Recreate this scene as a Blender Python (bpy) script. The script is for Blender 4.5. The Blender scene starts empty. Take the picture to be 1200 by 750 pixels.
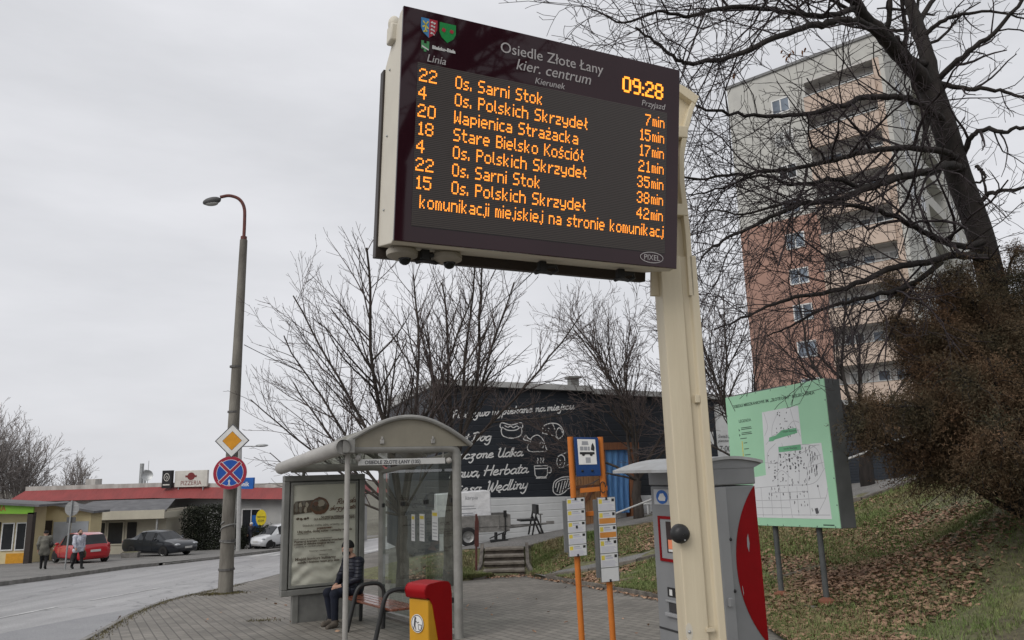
import bpy, bmesh, math, random
import numpy as np
from mathutils import Matrix, Vector
random.seed(7); rng = np.random.default_rng(7)
S = bpy.context.scene; COL = S.collection
# ------------------------------------------------------------------ camera, world, sun, exposure
RC = np.array([[0.99956998, 0.02932322, 0.0], [0.00584428, -0.19921972, -0.97993742], [-0.02873492, 0.97951603, -0.19930542]])
EYE = np.array([0.0, 0.0, 1.7]); FPX = 867.0
cd = bpy.data.cameras.new('camera'); cam = bpy.data.objects.new('camera', cd); COL.objects.link(cam)
cam.matrix_world = Matrix.Translation(EYE) @ Matrix(RC.tolist()).to_4x4()
cd.sensor_width = 36; cd.lens = 36 * FPX / 1200; cd.clip_start = 0.05; cd.clip_end = 3000
S.camera = cam
S.render.resolution_x, S.render.resolution_y = 1024, 640
S.view_settings.view_transform = 'Standard'; S.view_settings.look = 'None'
S.view_settings.exposure = 0.1; S.view_settings.gamma = 1
try: S.view_settings.use_curve_mapping = False
except Exception: pass
SUN_EL, SUN_AZ = 42, 218      # overcast: a wide soft sun behind cloud
W = bpy.data.worlds.new('World'); S.world = W; W.use_nodes = True
nt = W.node_tree; nt.nodes.clear()
def wn(t, **k):
    n = nt.nodes.new(t)
    for a, b in k.items(): setattr(n, a, b)
    return n
sky = wn('ShaderNodeTexSky', sky_type='NISHITA', sun_disc=False)
sky.sun_elevation = math.radians(SUN_EL); sky.sun_rotation = math.radians(SUN_AZ); sky.dust_density = 4
bg1 = wn('ShaderNodeBackground'); bg1.inputs[1].default_value = 0.06; nt.links.new(sky.outputs[0], bg1.inputs[0])
tc = wn('ShaderNodeTexCoord'); mp = wn('ShaderNodeMapping'); mp.inputs['Scale'].default_value = (1.2, 1.2, 4.5)
nz = wn('ShaderNodeTexNoise'); nz.inputs['Scale'].default_value = 1.3; nz.inputs['Detail'].default_value = 6; nz.inputs['Roughness'].default_value = 0.55
cr = wn('ShaderNodeValToRGB'); cr.color_ramp.elements[0].position = 0.3; cr.color_ramp.elements[1].position = 0.72
cr.color_ramp.elements[0].color = (0.60, 0.61, 0.64, 1); cr.color_ramp.elements[1].color = (0.80, 0.805, 0.84, 1)
bg2 = wn('ShaderNodeBackground'); bg2.inputs[1].default_value = 1.0
mx = wn('ShaderNodeMixShader'); mx.inputs[0].default_value = 0.94
out = wn('ShaderNodeOutputWorld')
L = nt.links.new
L(tc.outputs['Generated'], mp.inputs[0]); L(mp.outputs[0], nz.inputs['Vector']); L(nz.outputs['Fac'], cr.inputs[0]); L(cr.outputs[0], bg2.inputs[0])
L(bg1.outputs[0], mx.inputs[1]); L(bg2.outputs[0], mx.inputs[2]); L(mx.outputs[0], out.inputs[0])
sl = bpy.data.lights.new('sun', 'SUN'); sl.energy = 1.5; sl.angle = math.radians(40); sl.color = (1, 0.97, 0.93)
so = bpy.data.objects.new('sun', sl); COL.objects.link(so)
_a = math.radians(SUN_AZ); _e = math.radians(SUN_EL)
so.rotation_euler = Vector((math.sin(_a) * math.cos(_e), math.cos(_a) * math.cos(_e), math.sin(_e))).to_track_quat('Z', 'Y').to_euler()
# ------------------------------------------------------------------ measuring: the street falls away from the viewer
GA, GB = 0.01, -0.053
def gz(x, y): return GA * x + GB * y
def ray(px, py): return RC @ np.array([(px - 600) / FPX, (375 - py) / FPX, -1.0])
def at(px, py, Y): d = ray(px, py); return EYE + d * (Y / d[1])
def G(px, py): d = ray(px, py); return EYE + d * (1.7 / (GA * d[0] + GB * d[1] - d[2]))
# ------------------------------------------------------------------ helpers
FR = {}
def tag(o, label=None, cat=None, group=None, kind=None):
    if label: o['label'] = label
    if cat: o['category'] = cat
    if group: o['group'] = group
    if kind: o['kind'] = kind
    return o
def thing(name, label, cat, loc=(0, 0, 0), rotz=0.0, group=None):
    o = bpy.data.objects.new(name, None); COL.objects.link(o); o.empty_display_size = 0.1
    o.location = loc; o.rotation_euler = (0, 0, rotz)
    FR[o.name] = Matrix.Translation(Vector(loc)) @ Matrix.Rotation(rotz, 4, 'Z')
    return tag(o, label, cat, group)
def frame(o, yaw, pitch=0.0):
    return Matrix.Translation(Vector(o)) @ Matrix.Rotation(yaw, 4, 'Z') @ Matrix.Rotation(pitch, 4, 'X')
FACE = Matrix(((1, 0, 0, 0), (0, 0, -1, 0), (0, 1, 0, 0), (0, 0, 0, 1)))   # 2-D drawing -> local x right, z up, facing -y
class MB:
    def __init__(s): s.v = []; s.f = []; s.m = []
    def add(s, vs, fs, m=0, M=None):
        b = len(s.v)
        if M is not None: vs = [tuple(M @ Vector(v)) for v in vs]
        s.v += [tuple(v) for v in vs]; s.f += [tuple(b + i for i in f) for f in fs]; s.m += [m] * len(fs)
    def bx(s, x0, x1, y0, y1, z0, z1, m=0, M=None):
        s.add([(x0, y0, z0), (x1, y0, z0), (x1, y1, z0), (x0, y1, z0), (x0, y0, z1), (x1, y0, z1), (x1, y1, z1), (x0, y1, z1)],
              [(0, 3, 2, 1), (4, 5, 6, 7), (0, 1, 5, 4), (1, 2, 6, 5), (2, 3, 7, 6), (3, 0, 4, 7)], m, M)
    def quad(s, a, b, c, d, m=0): s.add([a, b, c, d], [(0, 1, 2, 3)], m)
    def tube(s, pts, r, n=8, m=0, M=None, caps=True):
        P = [Vector(p) for p in pts]; k = len(P); rs = r if isinstance(r, (list, tuple)) else [r] * k
        vs = []; fs = []; u = None
        for i in range(k):
            t = (P[min(i + 1, k - 1)] - P[max(i - 1, 0)])
            if t.length < 1e-9: t = Vector((0, 0, 1))
            t.normalize()
            if u is None:
                u = t.orthogonal().normalized()
            u = (u - t * u.dot(t)).normalized(); w = t.cross(u)
            for j in range(n):
                a = 2 * math.pi * j / n
                vs.append(P[i] + (u * math.cos(a) + w * math.sin(a)) * rs[i])
        for i in range(k - 1):
            for j in range(n):
                fs.append((i * n + j, i * n + (j + 1) % n, (i + 1) * n + (j + 1) % n, (i + 1) * n + j))
        if caps: fs += [tuple(range(n - 1, -1, -1)), tuple(range((k - 1) * n, k * n))]
        s.add(vs, fs, m, M)
    def prism(s, poly, t0, t1, m=0, M=None, mt=None):
        n = len(poly)
        s.add([(x, y, t0) for x, y in poly] + [(x, y, t1) for x, y in poly], [], m, M); b = len(s.v) - 2 * n
        s.f += [tuple(b + i for i in range(n - 1, -1, -1)), tuple(b + n + i for i in range(n))]; s.m += [m, m if mt is None else mt]
        for i in range(n):
            j = (i + 1) % n; s.f.append((b + i, b + j, b + n + j, b + n + i)); s.m.append(m)
    def lathe(s, prof, n=16, m=0, M=None):
        vs = [(r * math.cos(2 * math.pi * j / n), r * math.sin(2 * math.pi * j / n), z) for r, z in prof for j in range(n)]
        fs = [(i * n + j, i * n + (j + 1) % n, (i + 1) * n + (j + 1) % n, (i + 1) * n + j) for i in range(len(prof) - 1) for j in range(n)]
        s.add(vs, fs, m, M)
    def ball(s, c, r, sx=1, sy=1, sz=1, n=14, k=8, m=0, M=None):
        T = Matrix.Translation(Vector(c)) @ Matrix.Diagonal((sx, sy, sz, 1))
        if M is not None: T = M @ T
        s.lathe([(max(1e-4, r * math.sin(math.pi * i / k)), -r * math.cos(math.pi * i / k)) for i in range(k + 1)], n, m, T)
    def build(s, name, mats, parent=None, M=None, smooth=False, bevel=0, loc=None, seg=2):
        v = s.v
        T = None
        if M is not None: T = M
        if parent is not None and M is not None: T = FR[parent.name].inverted() @ M
        if T is not None: v = [tuple(T @ Vector(p)) for p in v]
        if parent is None and loc is not None: v = [(p[0] - loc[0], p[1] - loc[1], p[2] - loc[2]) for p in v]
        me = bpy.data.meshes.new(name); me.from_pydata(v, [], s.f)
        o = bpy.data.objects.new(name, me); COL.objects.link(o)
        for mt in (mats if isinstance(mats, (list, tuple)) else [mats]): me.materials.append(mt)
        me.polygons.foreach_set('material_index', s.m)
        if smooth:
            me.polygons.foreach_set('use_smooth', [True] * len(s.f))
            try: me.set_sharp_from_angle(angle=math.radians(40))
            except Exception: pass
        me.update()
        if bevel:
            b = o.modifiers.new('bevel', 'BEVEL'); b.width = bevel; b.segments = seg; b.limit_method = 'ANGLE'; b.angle_limit = math.radians(35)
        if parent is not None: o.parent = parent; FR[o.name] = FR[parent.name]
        else:
            FR[o.name] = Matrix.Translation(Vector(loc)) if loc is not None else Matrix.Identity(4)
            if loc is not None: o.location = loc
        return o
def npmesh(name, V, F, mats, parent=None, smooth=False):
    """V (n,3), F (m,k) arrays -> object"""
    me = bpy.data.meshes.new(name); V = np.ascontiguousarray(V, np.float32); F = np.ascontiguousarray(F, np.int32); m, k = F.shape
    me.vertices.add(len(V)); me.vertices.foreach_set('co', V.ravel())
    me.loops.add(m * k); me.loops.foreach_set('vertex_index', F.ravel())
    me.polygons.add(m); me.polygons.foreach_set('loop_start', np.arange(m, dtype=np.int32) * k)
    for mt in (mats if isinstance(mats, (list, tuple)) else [mats]): me.materials.append(mt)
    if smooth: me.polygons.foreach_set('use_smooth', np.ones(m, bool))
    me.update(calc_edges=True); me.validate()
    o = bpy.data.objects.new(name, me); COL.objects.link(o)
    if parent is not None: o.parent = parent; FR[o.name] = FR[parent.name]
    return o
def copy_tree(o, parent=None):
    c = o.copy(); COL.objects.link(c)
    if parent is not None: c.parent = parent
    for ch in list(o.children): copy_tree(ch, c)
    return c
def smoothline(pts, k=6):
    P = [np.array(p, float) for p in pts]
    if len(P) < 3: return [tuple(p) for p in P]
    P = [2 * P[0] - P[1]] + P + [2 * P[-1] - P[-2]]; o = []
    for i in range(1, len(P) - 2):
        a, b, c, d = P[i - 1:i + 3]
        for j in range(k):
            t = j / k
            o.append(tuple(0.5 * (2 * b + (c - a) * t + (2 * a - 5 * b + 4 * c - d) * t * t + (3 * b - a - 3 * c + d) * t ** 3)))
    o.append(tuple(P[-2])); return o
def stroke(mb, pts, w, z=0.0, m=0, M=None, th=0.004):
    """a raised painted line along 2-D points"""
    P = [np.array(p[:2], float) for p in pts]; n = len(P)
    if n < 2: return
    vs = []
    for i in range(n):
        t = P[min(i + 1, n - 1)] - P[max(i - 1, 0)]; l = np.hypot(*t); t = t / l if l > 1e-9 else np.array([1., 0])
        q = np.array([-t[1], t[0]]) * w / 2
        e = t * w * 0.3 * (-1 if i == 0 else 1 if i == n - 1 else 0)
        vs += [(*(P[i] + q + e), z + th), (*(P[i] - q + e), z + th)]
    mb.add(vs, [(2 * i, 2 * i + 1, 2 * i + 3, 2 * i + 2) for i in range(n - 1)], m, M)
# ------------------------------------------------------------------ materials
MT = {}
def mat(name, c, c2=None, scale=6.0, rough=0.6, metal=0.0, bump=0.0, bscale=None, stretch=(1, 1, 1), coat=0.0, detail=5, rvar=0.1, spec=0.3, emit=None, es=1.0, alpha=None):
    if name in MT: return MT[name]
    m = bpy.data.materials.new(name); m.use_nodes = True; t = m.node_tree; b = t.nodes['Principled BSDF']
    if c2 is None: c2 = tuple(x * 0.82 for x in c)
    tcn = t.nodes.new('ShaderNodeTexCoord'); mpn = t.nodes.new('ShaderNodeMapping'); mpn.inputs['Scale'].default_value = stretch
    t.links.new(tcn.outputs['Object'], mpn.inputs[0])
    n = t.nodes.new('ShaderNodeTexNoise'); n.inputs['Scale'].default_value = scale; n.inputs['Detail'].default_value = detail; n.inputs['Roughness'].default_value = 0.6
    t.links.new(mpn.outputs[0], n.inputs['Vector'])
    r = t.nodes.new('ShaderNodeValToRGB'); r.color_ramp.elements[0].position = 0.35; r.color_ramp.elements[1].position = 0.65
    r.color_ramp.elements[0].color = (*c2, 1); r.color_ramp.elements[1].color = (*c, 1)
    t.links.new(n.outputs['Fac'], r.inputs[0]); t.links.new(r.outputs[0], b.inputs['Base Color'])
    mr = t.nodes.new('ShaderNodeMapRange'); mr.inputs['To Min'].default_value = max(0, rough - rvar); mr.inputs['To Max'].default_value = min(1, rough + rvar)
    t.links.new(n.outputs['Fac'], mr.inputs['Value']); t.links.new(mr.outputs[0], b.inputs['Roughness'])
    b.inputs['Metallic'].default_value = metal; b.inputs['Specular IOR Level'].default_value = spec
    if coat: b.inputs['Coat Weight'].default_value = coat; b.inputs['Coat Roughness'].default_value = 0.04
    if bump:
        n2 = t.nodes.new('ShaderNodeTexNoise'); n2.inputs['Scale'].default_value = bscale or scale * 6; n2.inputs['Detail'].default_value = 4
        t.links.new(mpn.outputs[0], n2.inputs['Vector'])
        bp = t.nodes.new('ShaderNodeBump'); bp.inputs['Strength'].default_value = bump; bp.inputs['Distance'].default_value = 0.02
        t.links.new(n2.outputs['Fac'], bp.inputs['Height']); t.links.new(bp.outputs[0], b.inputs['Normal'])
    if emit: b.inputs['Emission Color'].default_value = (*emit, 1); b.inputs['Emission Strength'].default_value = es
    MT[name] = m; return m
def siding(name, c, c2, pitch, axis=2, rough=0.55, strength=0.6, metal=0.0, dirt_sheen=0.25):
    """horizontal (axis 2) or upright profiled cladding: a groove every `pitch` metres"""
    m = mat(name, c, c2, scale=1.2, rough=rough, metal=metal, rvar=0.12, stretch=(1, 1, 0.6)); t = m.node_tree; b = t.nodes['Principled BSDF']
    tcn = t.nodes.new('ShaderNodeTexCoord'); sx = t.nodes.new('ShaderNodeSeparateXYZ'); t.links.new(tcn.outputs['Object'], sx.inputs[0])
    d = t.nodes.new('ShaderNodeMath'); d.operation = 'DIVIDE'; d.inputs[1].default_value = pitch; t.links.new(sx.outputs[axis], d.inputs[0])
    f = t.nodes.new('ShaderNodeMath'); f.operation = 'FRACT'; t.links.new(d.outputs[0], f.inputs[0])
    r = t.nodes.new('ShaderNodeValToRGB'); e = r.color_ramp.elements; e[0].position = 0.0; e[0].color = (0, 0, 0, 1); e[1].position = 0.12; e[1].color = (1, 1, 1, 1)
    q = r.color_ramp.elements.new(0.9); q.color = (0.85, 0.85, 0.85, 1); q = r.color_ramp.elements.new(1.0); q.color = (0, 0, 0, 1)
    t.links.new(f.outputs[0], r.inputs[0])
    bp = t.nodes.new('ShaderNodeBump'); bp.inputs['Strength'].default_value = strength; bp.inputs['Distance'].default_value = 0.03
    t.links.new(r.outputs[0], bp.inputs['Height']); t.links.new(bp.outputs[0], b.inputs['Normal'])
    return m
def thin_glass(name, tint, refl=0.9, dirt_sheen=0.06, dirt_sheen_col=(0.35, 0.36, 0.33)):
    if name in MT: return MT[name]
    m = bpy.data.materials.new(name); m.use_nodes = True; t = m.node_tree; t.nodes.clear()
    o = t.nodes.new('ShaderNodeOutputMaterial'); tr = t.nodes.new('ShaderNodeBsdfTransparent'); tr.inputs[0].default_value = (*tint, 1)
    g = t.nodes.new('ShaderNodeBsdfGlossy'); g.inputs['Roughness'].default_value = 0.02; g.inputs[0].default_value = (refl, refl, refl, 1)
    fr = t.nodes.new('ShaderNodeLayerWeight'); fr.inputs[0].default_value = 0.5
    pw = t.nodes.new('ShaderNodeMath'); pw.operation = 'POWER'; pw.inputs[1].default_value = 4.0; t.links.new(fr.outputs['Facing'], pw.inputs[0])
    ml = t.nodes.new('ShaderNodeMath'); ml.operation = 'MULTIPLY_ADD'; ml.inputs[1].default_value = 0.8; ml.inputs[2].default_value = 0.075; ml.use_clamp = True
    t.links.new(pw.outputs[0], ml.inputs[0])
    m1 = t.nodes.new('ShaderNodeMixShader'); t.links.new(ml.outputs[0], m1.inputs[0]); t.links.new(tr.outputs[0], m1.inputs[1]); t.links.new(g.outputs[0], m1.inputs[2])
    df = t.nodes.new('ShaderNodeBsdfDiffuse'); df.inputs[0].default_value = (*dirt_sheen_col, 1)
    tcn = t.nodes.new('ShaderNodeTexCoord'); n = t.nodes.new('ShaderNodeTexNoise'); n.inputs['Scale'].default_value = 2.5; n.inputs['Detail'].default_value = 6
    mpn = t.nodes.new('ShaderNodeMapping'); mpn.inputs['Scale'].default_value = (1, 1, 0.35); t.links.new(tcn.outputs['Object'], mpn.inputs[0]); t.links.new(mpn.outputs[0], n.inputs['Vector'])
    mr = t.nodes.new('ShaderNodeMapRange'); mr.inputs['From Min'].default_value = 0.35; mr.inputs['From Max'].default_value = 0.75
    mr.inputs['To Min'].default_value = dirt_sheen * 0.3; mr.inputs['To Max'].default_value = dirt_sheen * 2; t.links.new(n.outputs['Fac'], mr.inputs['Value'])
    m2 = t.nodes.new('ShaderNodeMixShader'); t.links.new(mr.outputs[0], m2.inputs[0]); t.links.new(m1.outputs[0], m2.inputs[1]); t.links.new(df.outputs[0], m2.inputs[2])
    t.links.new(m2.outputs[0], o.inputs[0]); MT[name] = m; return m
def glow(name, c, s):
    if name in MT: return MT[name]
    m = bpy.data.materials.new(name); m.use_nodes = True; b = m.node_tree.nodes['Principled BSDF']
    b.inputs['Base Color'].default_value = (0.02, 0.01, 0.005, 1); b.inputs['Emission Color'].default_value = (*c, 1); b.inputs['Emission Strength'].default_value = s
    MT[name] = m; return m
# ------------------------------------------------------------------ lettering
def text(parent, name, s, m, M, x, z, size=None, x1=None, shear=0.0, bold=0.0, align='LEFT', y=-0.004, rot=0.0, ext=0.0008, lift=0.0):
    """lettering on a facade frame M (x right, z up, y back): starts at x on baseline z, fitted to x1 when given"""
    cu = bpy.data.curves.new(name, 'FONT'); cu.body = s; cu.size = size or 0.1; cu.shear = shear; cu.offset = bold; cu.align_x = align; cu.extrude = ext; cu.resolution_u = 3
    o = bpy.data.objects.new(name, cu); COL.objects.link(o); cu.materials.append(m)
    sx = 1.0
    if x1 is not None:
        bpy.context.view_layer.update(); w = max(1e-4, o.dimensions.x)
        if size is None: cu.size = 0.1 * (x1 - x) / w
        else: sx = (x1 - x) / w
    T = M @ Matrix.Translation((x, y, z)) @ Matrix.Rotation(rot, 4, 'Y') @ FACE @ Matrix.Diagonal((sx, 1, 1, 1))
    if parent is not None: o.parent = parent; T = FR[parent.name].inverted() @ T
    o.matrix_local = T
    return o
SCR = {'a': '75,85 40,100 5,60 10,10 40,0 70,40 80,95|80,95 75,20 90,0 115,20', 'b': '15,200 10,20 40,0 80,40 60,95 20,80', 'c': '75,80 45,100 10,60 15,10 50,0 90,20',
 'd': '75,85 40,100 5,60 10,10 40,0 70,40 80,95|90,200 75,20 90,0 110,15', 'e': '10,45 60,60 65,90 40,100 10,60 15,10 50,0 90,20', 'g': '75,85 40,100 5,60 10,10 40,0 70,40 80,95|80,95 75,-60 40,-100 5,-70',
 'i': '20,100 15,20 30,0 55,18|26,140 30,147', 'j': '30,100 25,-60 0,-100 -30,-70|34,140 38,147', 'k': '15,200 10,0|75,95 15,45 50,35 70,0 95,15', 'l': '25,200 10,20 25,0 50,18',
 'm': '5,80 20,100 15,0|15,60 40,100 55,80 50,0|50,60 80,100 95,80 90,15 105,0 125,18', 'n': '5,80 20,100 15,0|15,60 50,100 70,80 65,15 80,0 100,18', 'o': '40,100 10,60 15,10 45,0 75,40 70,85 40,100 95,88',
 'p': '18,100 10,-100|12,60 45,100 75,70 60,10 30,0 12,25', 'r': '5,80 20,100 15,0|15,60 40,100 70,88', 's': '65,85 40,100 15,75 55,35 45,0 8,10', 't': '32,170 20,20 35,0 60,18|0,110 62,112',
 'u': '10,100 10,20 30,0 65,40 70,100|70,100 65,20 80,0 100,18', 'w': '5,100 10,10 30,0 50,30 55,90|55,90 55,10 75,0 100,40 98,100', 'y': '10,100 10,30 30,5 65,45 70,100|70,100 60,-60 30,-100 0,-75',
 'z': '8,88 70,95 12,8 45,12 55,-50 30,-95 2,-80', 'ę': '10,45 60,60 65,90 40,100 10,60 15,10 50,0 90,20|60,0 48,-28 72,-38', 'P': '32,200 20,0|0,160 40,205 95,190 95,120 30,100', 'H': '22,200 10,0|110,200 100,0|-10,100 120,110',
 'D': '30,200 20,0|-5,180 60,200 115,140 100,40 50,0 0,10', 'U': '0,180 25,200 20,50 45,0 85,30 100,200|100,200 95,20 115,0 135,18', 'K': '27,200 15,0|105,200 25,95 60,80 95,5 120,10', 'M': '0,12 15,0 30,200 60,60 100,200 105,10 128,8',
 'W': '0,180 20,200 25,10 45,0 75,160|75,160 80,10 100,0 135,120 130,200', ',': '18,15 5,-30', '.': '10,5 14,10', 'R': '30,200 20,0|0,170 45,205 95,185 90,115 30,100|45,100 75,40 110,0', 'h': '20,200 10,0|12,60 45,100 65,75 60,10 75,0 95,15'}
def script_text(mb, s, x0, z0, x1, z1, w, m=0, M=None, slant=0.25, bold=1):
    adv = {',': 30, ' ': 55, 'i': 50, 'j': 45, 'l': 48, 't': 60, 'm': 122, 'M': 128, 'W': 140, 'U': 130, 'H': 125, 'D': 125, 'K': 112, 'P': 100, 'R': 110, 'r': 70, 's': 72, 'w': 105}
    tot = sum(adv.get(c, 95) for c in s); k = math.hypot(x1 - x0, z1 - z0) / tot; a = math.atan2(z1 - z0, x1 - x0); ca, sa = math.cos(a), math.sin(a); X = 0
    for c in s:
        for line in SCR.get(c, '').split('|'):
            if not line: continue
            p = [tuple(map(float, q.split(','))) for q in line.split()]
            p = smoothline(p, 4)
            p = [((X + px + slant * pz) * k, pz * k * 0.66) for px, pz in p]
            stroke(mb, [(x0 + px * ca - pz * sa, z0 + px * sa + pz * ca) for px, pz in p], w, 0, m, M)
        X += adv.get(c, 95)
LED = {'O': '.###./#...#/#...#/#...#/#...#/#...#/.###.', 's': '..../..../.###/#.../.##./...#/###.', '.': './/././././#', 'S': '.####/#..../#..../.###./....#/....#/####.', 'a': '...../...../.###./....#/.####/#...#/.####',
 'r': '..../..../#.##/##../#.../#.../#...', 'n': '...../...../####./#...#/#...#/#...#/#...#', 'i': '#/./#/#/#/#/#', 't': '.#../.#../####/.#../.#../.#../..##', 'o': '...../...../.###./#...#/#...#/#...#/.###.', 'k': '#..../#..../#..#./#.#../##.../#.#../#..#.',
 'P': '####./#...#/#...#/####./#..../#..../#....', 'l': '#./#./#./#./#./#./.#', 'c': '..../..../.###/#.../#.../#.../.###', 'h': '#..../#..../####./#...#/#...#/#...#/#...#', 'z': '..../..../####/...#/.##./#.../####',
 'y': '...../...../#...#/#...#/#...#/.####/....#/.###.', 'd': '....#/....#/.####/#...#/#...#/#...#/.####', 'e': '...../...../.###./#...#/#####/#..../.###.', 'ł': '.#./.#./.##/.#./##./.#./..#', 'W': '#...#/#...#/#...#/#.#.#/#.#.#/##.##/#...#',
 'p': '...../...../####./#...#/#...#/####./#..../#....', 'ż': '..#./..../####/...#/.##./#.../####', 'K': '#...#/#..#./#.#../##.../#.#../#..#./#...#', 'ś': '..#./.#../.###/#.../.##./...#/###.', 'ó': '...#./..#../.###./#...#/#...#/#...#/.###.',
 'B': '####./#...#/#...#/####./#...#/#...#/####.', 'u': '...../...../#...#/#...#/#...#/#..##/.##.#', 'm': '...../...../##.#./#.#.#/#.#.#/#.#.#/#.#.#', 'j': '..#/.../..#/..#/..#/..#/#.#/.#.', ' ': '.../.../...', ':': './././#/././#',
 '0': '.###./#...#/#...#/#...#/#...#/#...#/.###.', '1': '..#./.##./..#./..#./..#./..#./.###', '2': '.###./#...#/....#/..##./.#.../#..../#####', '3': '.###./#...#/....#/..##./....#/#...#/.###.', '4': '...#./..##./.#.#./#..#./#####/...#./...#.',
 '5': '#####/#..../####./....#/....#/#...#/.###.', '7': '#####/....#/...#./..#../..#../.#.../.#...', '8': '.###./#...#/#...#/.###./#...#/#...#/.###.', '9': '.###./#...#/#...#/.####/....#/....#/.###.'}
LED['.'] = './././././#/#'
def led_text(mb, s, x, ztop, dx, dz, fill=0.86, right=False, xmax=None):
    wd = sum(len(LED[c].split('/')[0]) + 1 for c in s)
    if right: x = x - wd * dx
    for c in s:
        rows = LED[c].split('/')
        for j, r in enumerate(rows):
            for i, ch in enumerate(r):
                if ch == '#':
                    a = x + i * dx; b = ztop - j * dz
                    if xmax and a + dx > xmax: continue
                    mb.add([(a, -0.004, b - dz * fill), (a + dx * fill, -0.004, b - dz * fill), (a + dx * fill, -0.004, b), (a, -0.004, b)], [(0, 1, 2, 3)])
        x += (len(rows[0]) + 1) * dx
    return x
# ================================================================== SETTING: ground, road, pavement, bank
def interp(x, xs, ys): return float(np.interp(x, xs, ys))
NK_Y = [-40, 5, 9, 11, 12.4, 13.4, 14.8, 16.4, 18.2, 19.3, 20.6, 22.5, 26, 60, 75]
NK_X = [-5.8, -5.9, -6.2, -6.6, -6.96, -7.24, -7.67, -8.08, -8.38, -8.38, -8.2, -8.05, -8.0, -6.2, -5.6]
FK_Y = [-40, 20, 27, 30, 35, 37, 40.5, 44, 47.5, 60, 75]
FK_X = [-18.6, -18.5, -18.15, -17.75, -17.6, -16.8, -15.9, -15.4, -14.9, -13.6, -12.4]
def brick_mat(name, c1, c2, mortar, rotz, bw, bh, bump=0.35, stain=0.35):
    m = bpy.data.materials.new(name); m.use_nodes = True; t = m.node_tree; b = t.nodes['Principled BSDF']
    tcn = t.nodes.new('ShaderNodeTexCoord'); mpn = t.nodes.new('ShaderNodeMapping'); mpn.inputs['Rotation'].default_value = (0, 0, rotz)
    t.links.new(tcn.outputs['Object'], mpn.inputs[0])
    br = t.nodes.new('ShaderNodeTexBrick'); br.inputs['Scale'].default_value = 1; br.inputs['Brick Width'].default_value = bw; br.inputs['Row Height'].default_value = bh
    br.inputs['Mortar Size'].default_value = 0.011; br.inputs['Mortar Smooth'].default_value = 0.4; br.inputs['Bias'].default_value = -0.1
    br.inputs['Color1'].default_value = (*c1, 1); br.inputs['Color2'].default_value = (*c2, 1); br.inputs['Mortar'].default_value = (*mortar, 1)
    t.links.new(mpn.outputs[0], br.inputs['Vector'])
    n = t.nodes.new('ShaderNodeTexNoise'); n.inputs['Scale'].default_value = 0.7; n.inputs['Detail'].default_value = 8; n.inputs['Roughness'].default_value = 0.65
    t.links.new(tcn.outputs['Object'], n.inputs['Vector'])
    r = t.nodes.new('ShaderNodeValToRGB'); r.color_ramp.elements[0].position = 0.3; r.color_ramp.elements[1].position = 0.7
    r.color_ramp.elements[0].color = (1 - stain, 1 - stain, 1 - stain * 1.05, 1); r.color_ramp.elements[1].color = (1.1, 1.1, 1.08, 1)
    t.links.new(n.outputs['Fac'], r.inputs[0])
    n3 = t.nodes.new('ShaderNodeTexNoise'); n3.inputs['Scale'].default_value = 60; n3.inputs['Detail'].default_value = 3; t.links.new(tcn.outputs['Object'], n3.inputs['Vector'])
    mr = t.nodes.new('ShaderNodeMapRange'); mr.inputs['To Min'].default_value = 0.7; mr.inputs['To Max'].default_value = 1.3; t.links.new(n3.outputs['Fac'], mr.inputs['Value'])
    x = t.nodes.new('ShaderNodeMix'); x.data_type = 'RGBA'; x.blend_type = 'MULTIPLY'; x.inputs[0].default_value = 1
    t.links.new(br.outputs['Color'], x.inputs[6]); t.links.new(r.outputs[0], x.inputs[7])
    x2 = t.nodes.new('ShaderNodeMix'); x2.data_type = 'RGBA'; x2.blend_type = 'MULTIPLY'; x2.inputs[0].default_value = 1
    t.links.new(x.outputs[2], x2.inputs[6]); t.links.new(mr.outputs[0], x2.inputs[7]); t.links.new(x2.outputs[2], b.inputs['Base Color'])
    b.inputs['Roughness'].default_value = 0.72
    bp = t.nodes.new('ShaderNodeBump'); bp.inputs['Strength'].default_value = bump; bp.inputs['Distance'].default_value = 0.012; bp.invert = True
    t.links.new(br.outputs['Fac'], bp.inputs['Height']); t.links.new(bp.outputs[0], b.inputs['Normal'])
    return m
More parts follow.
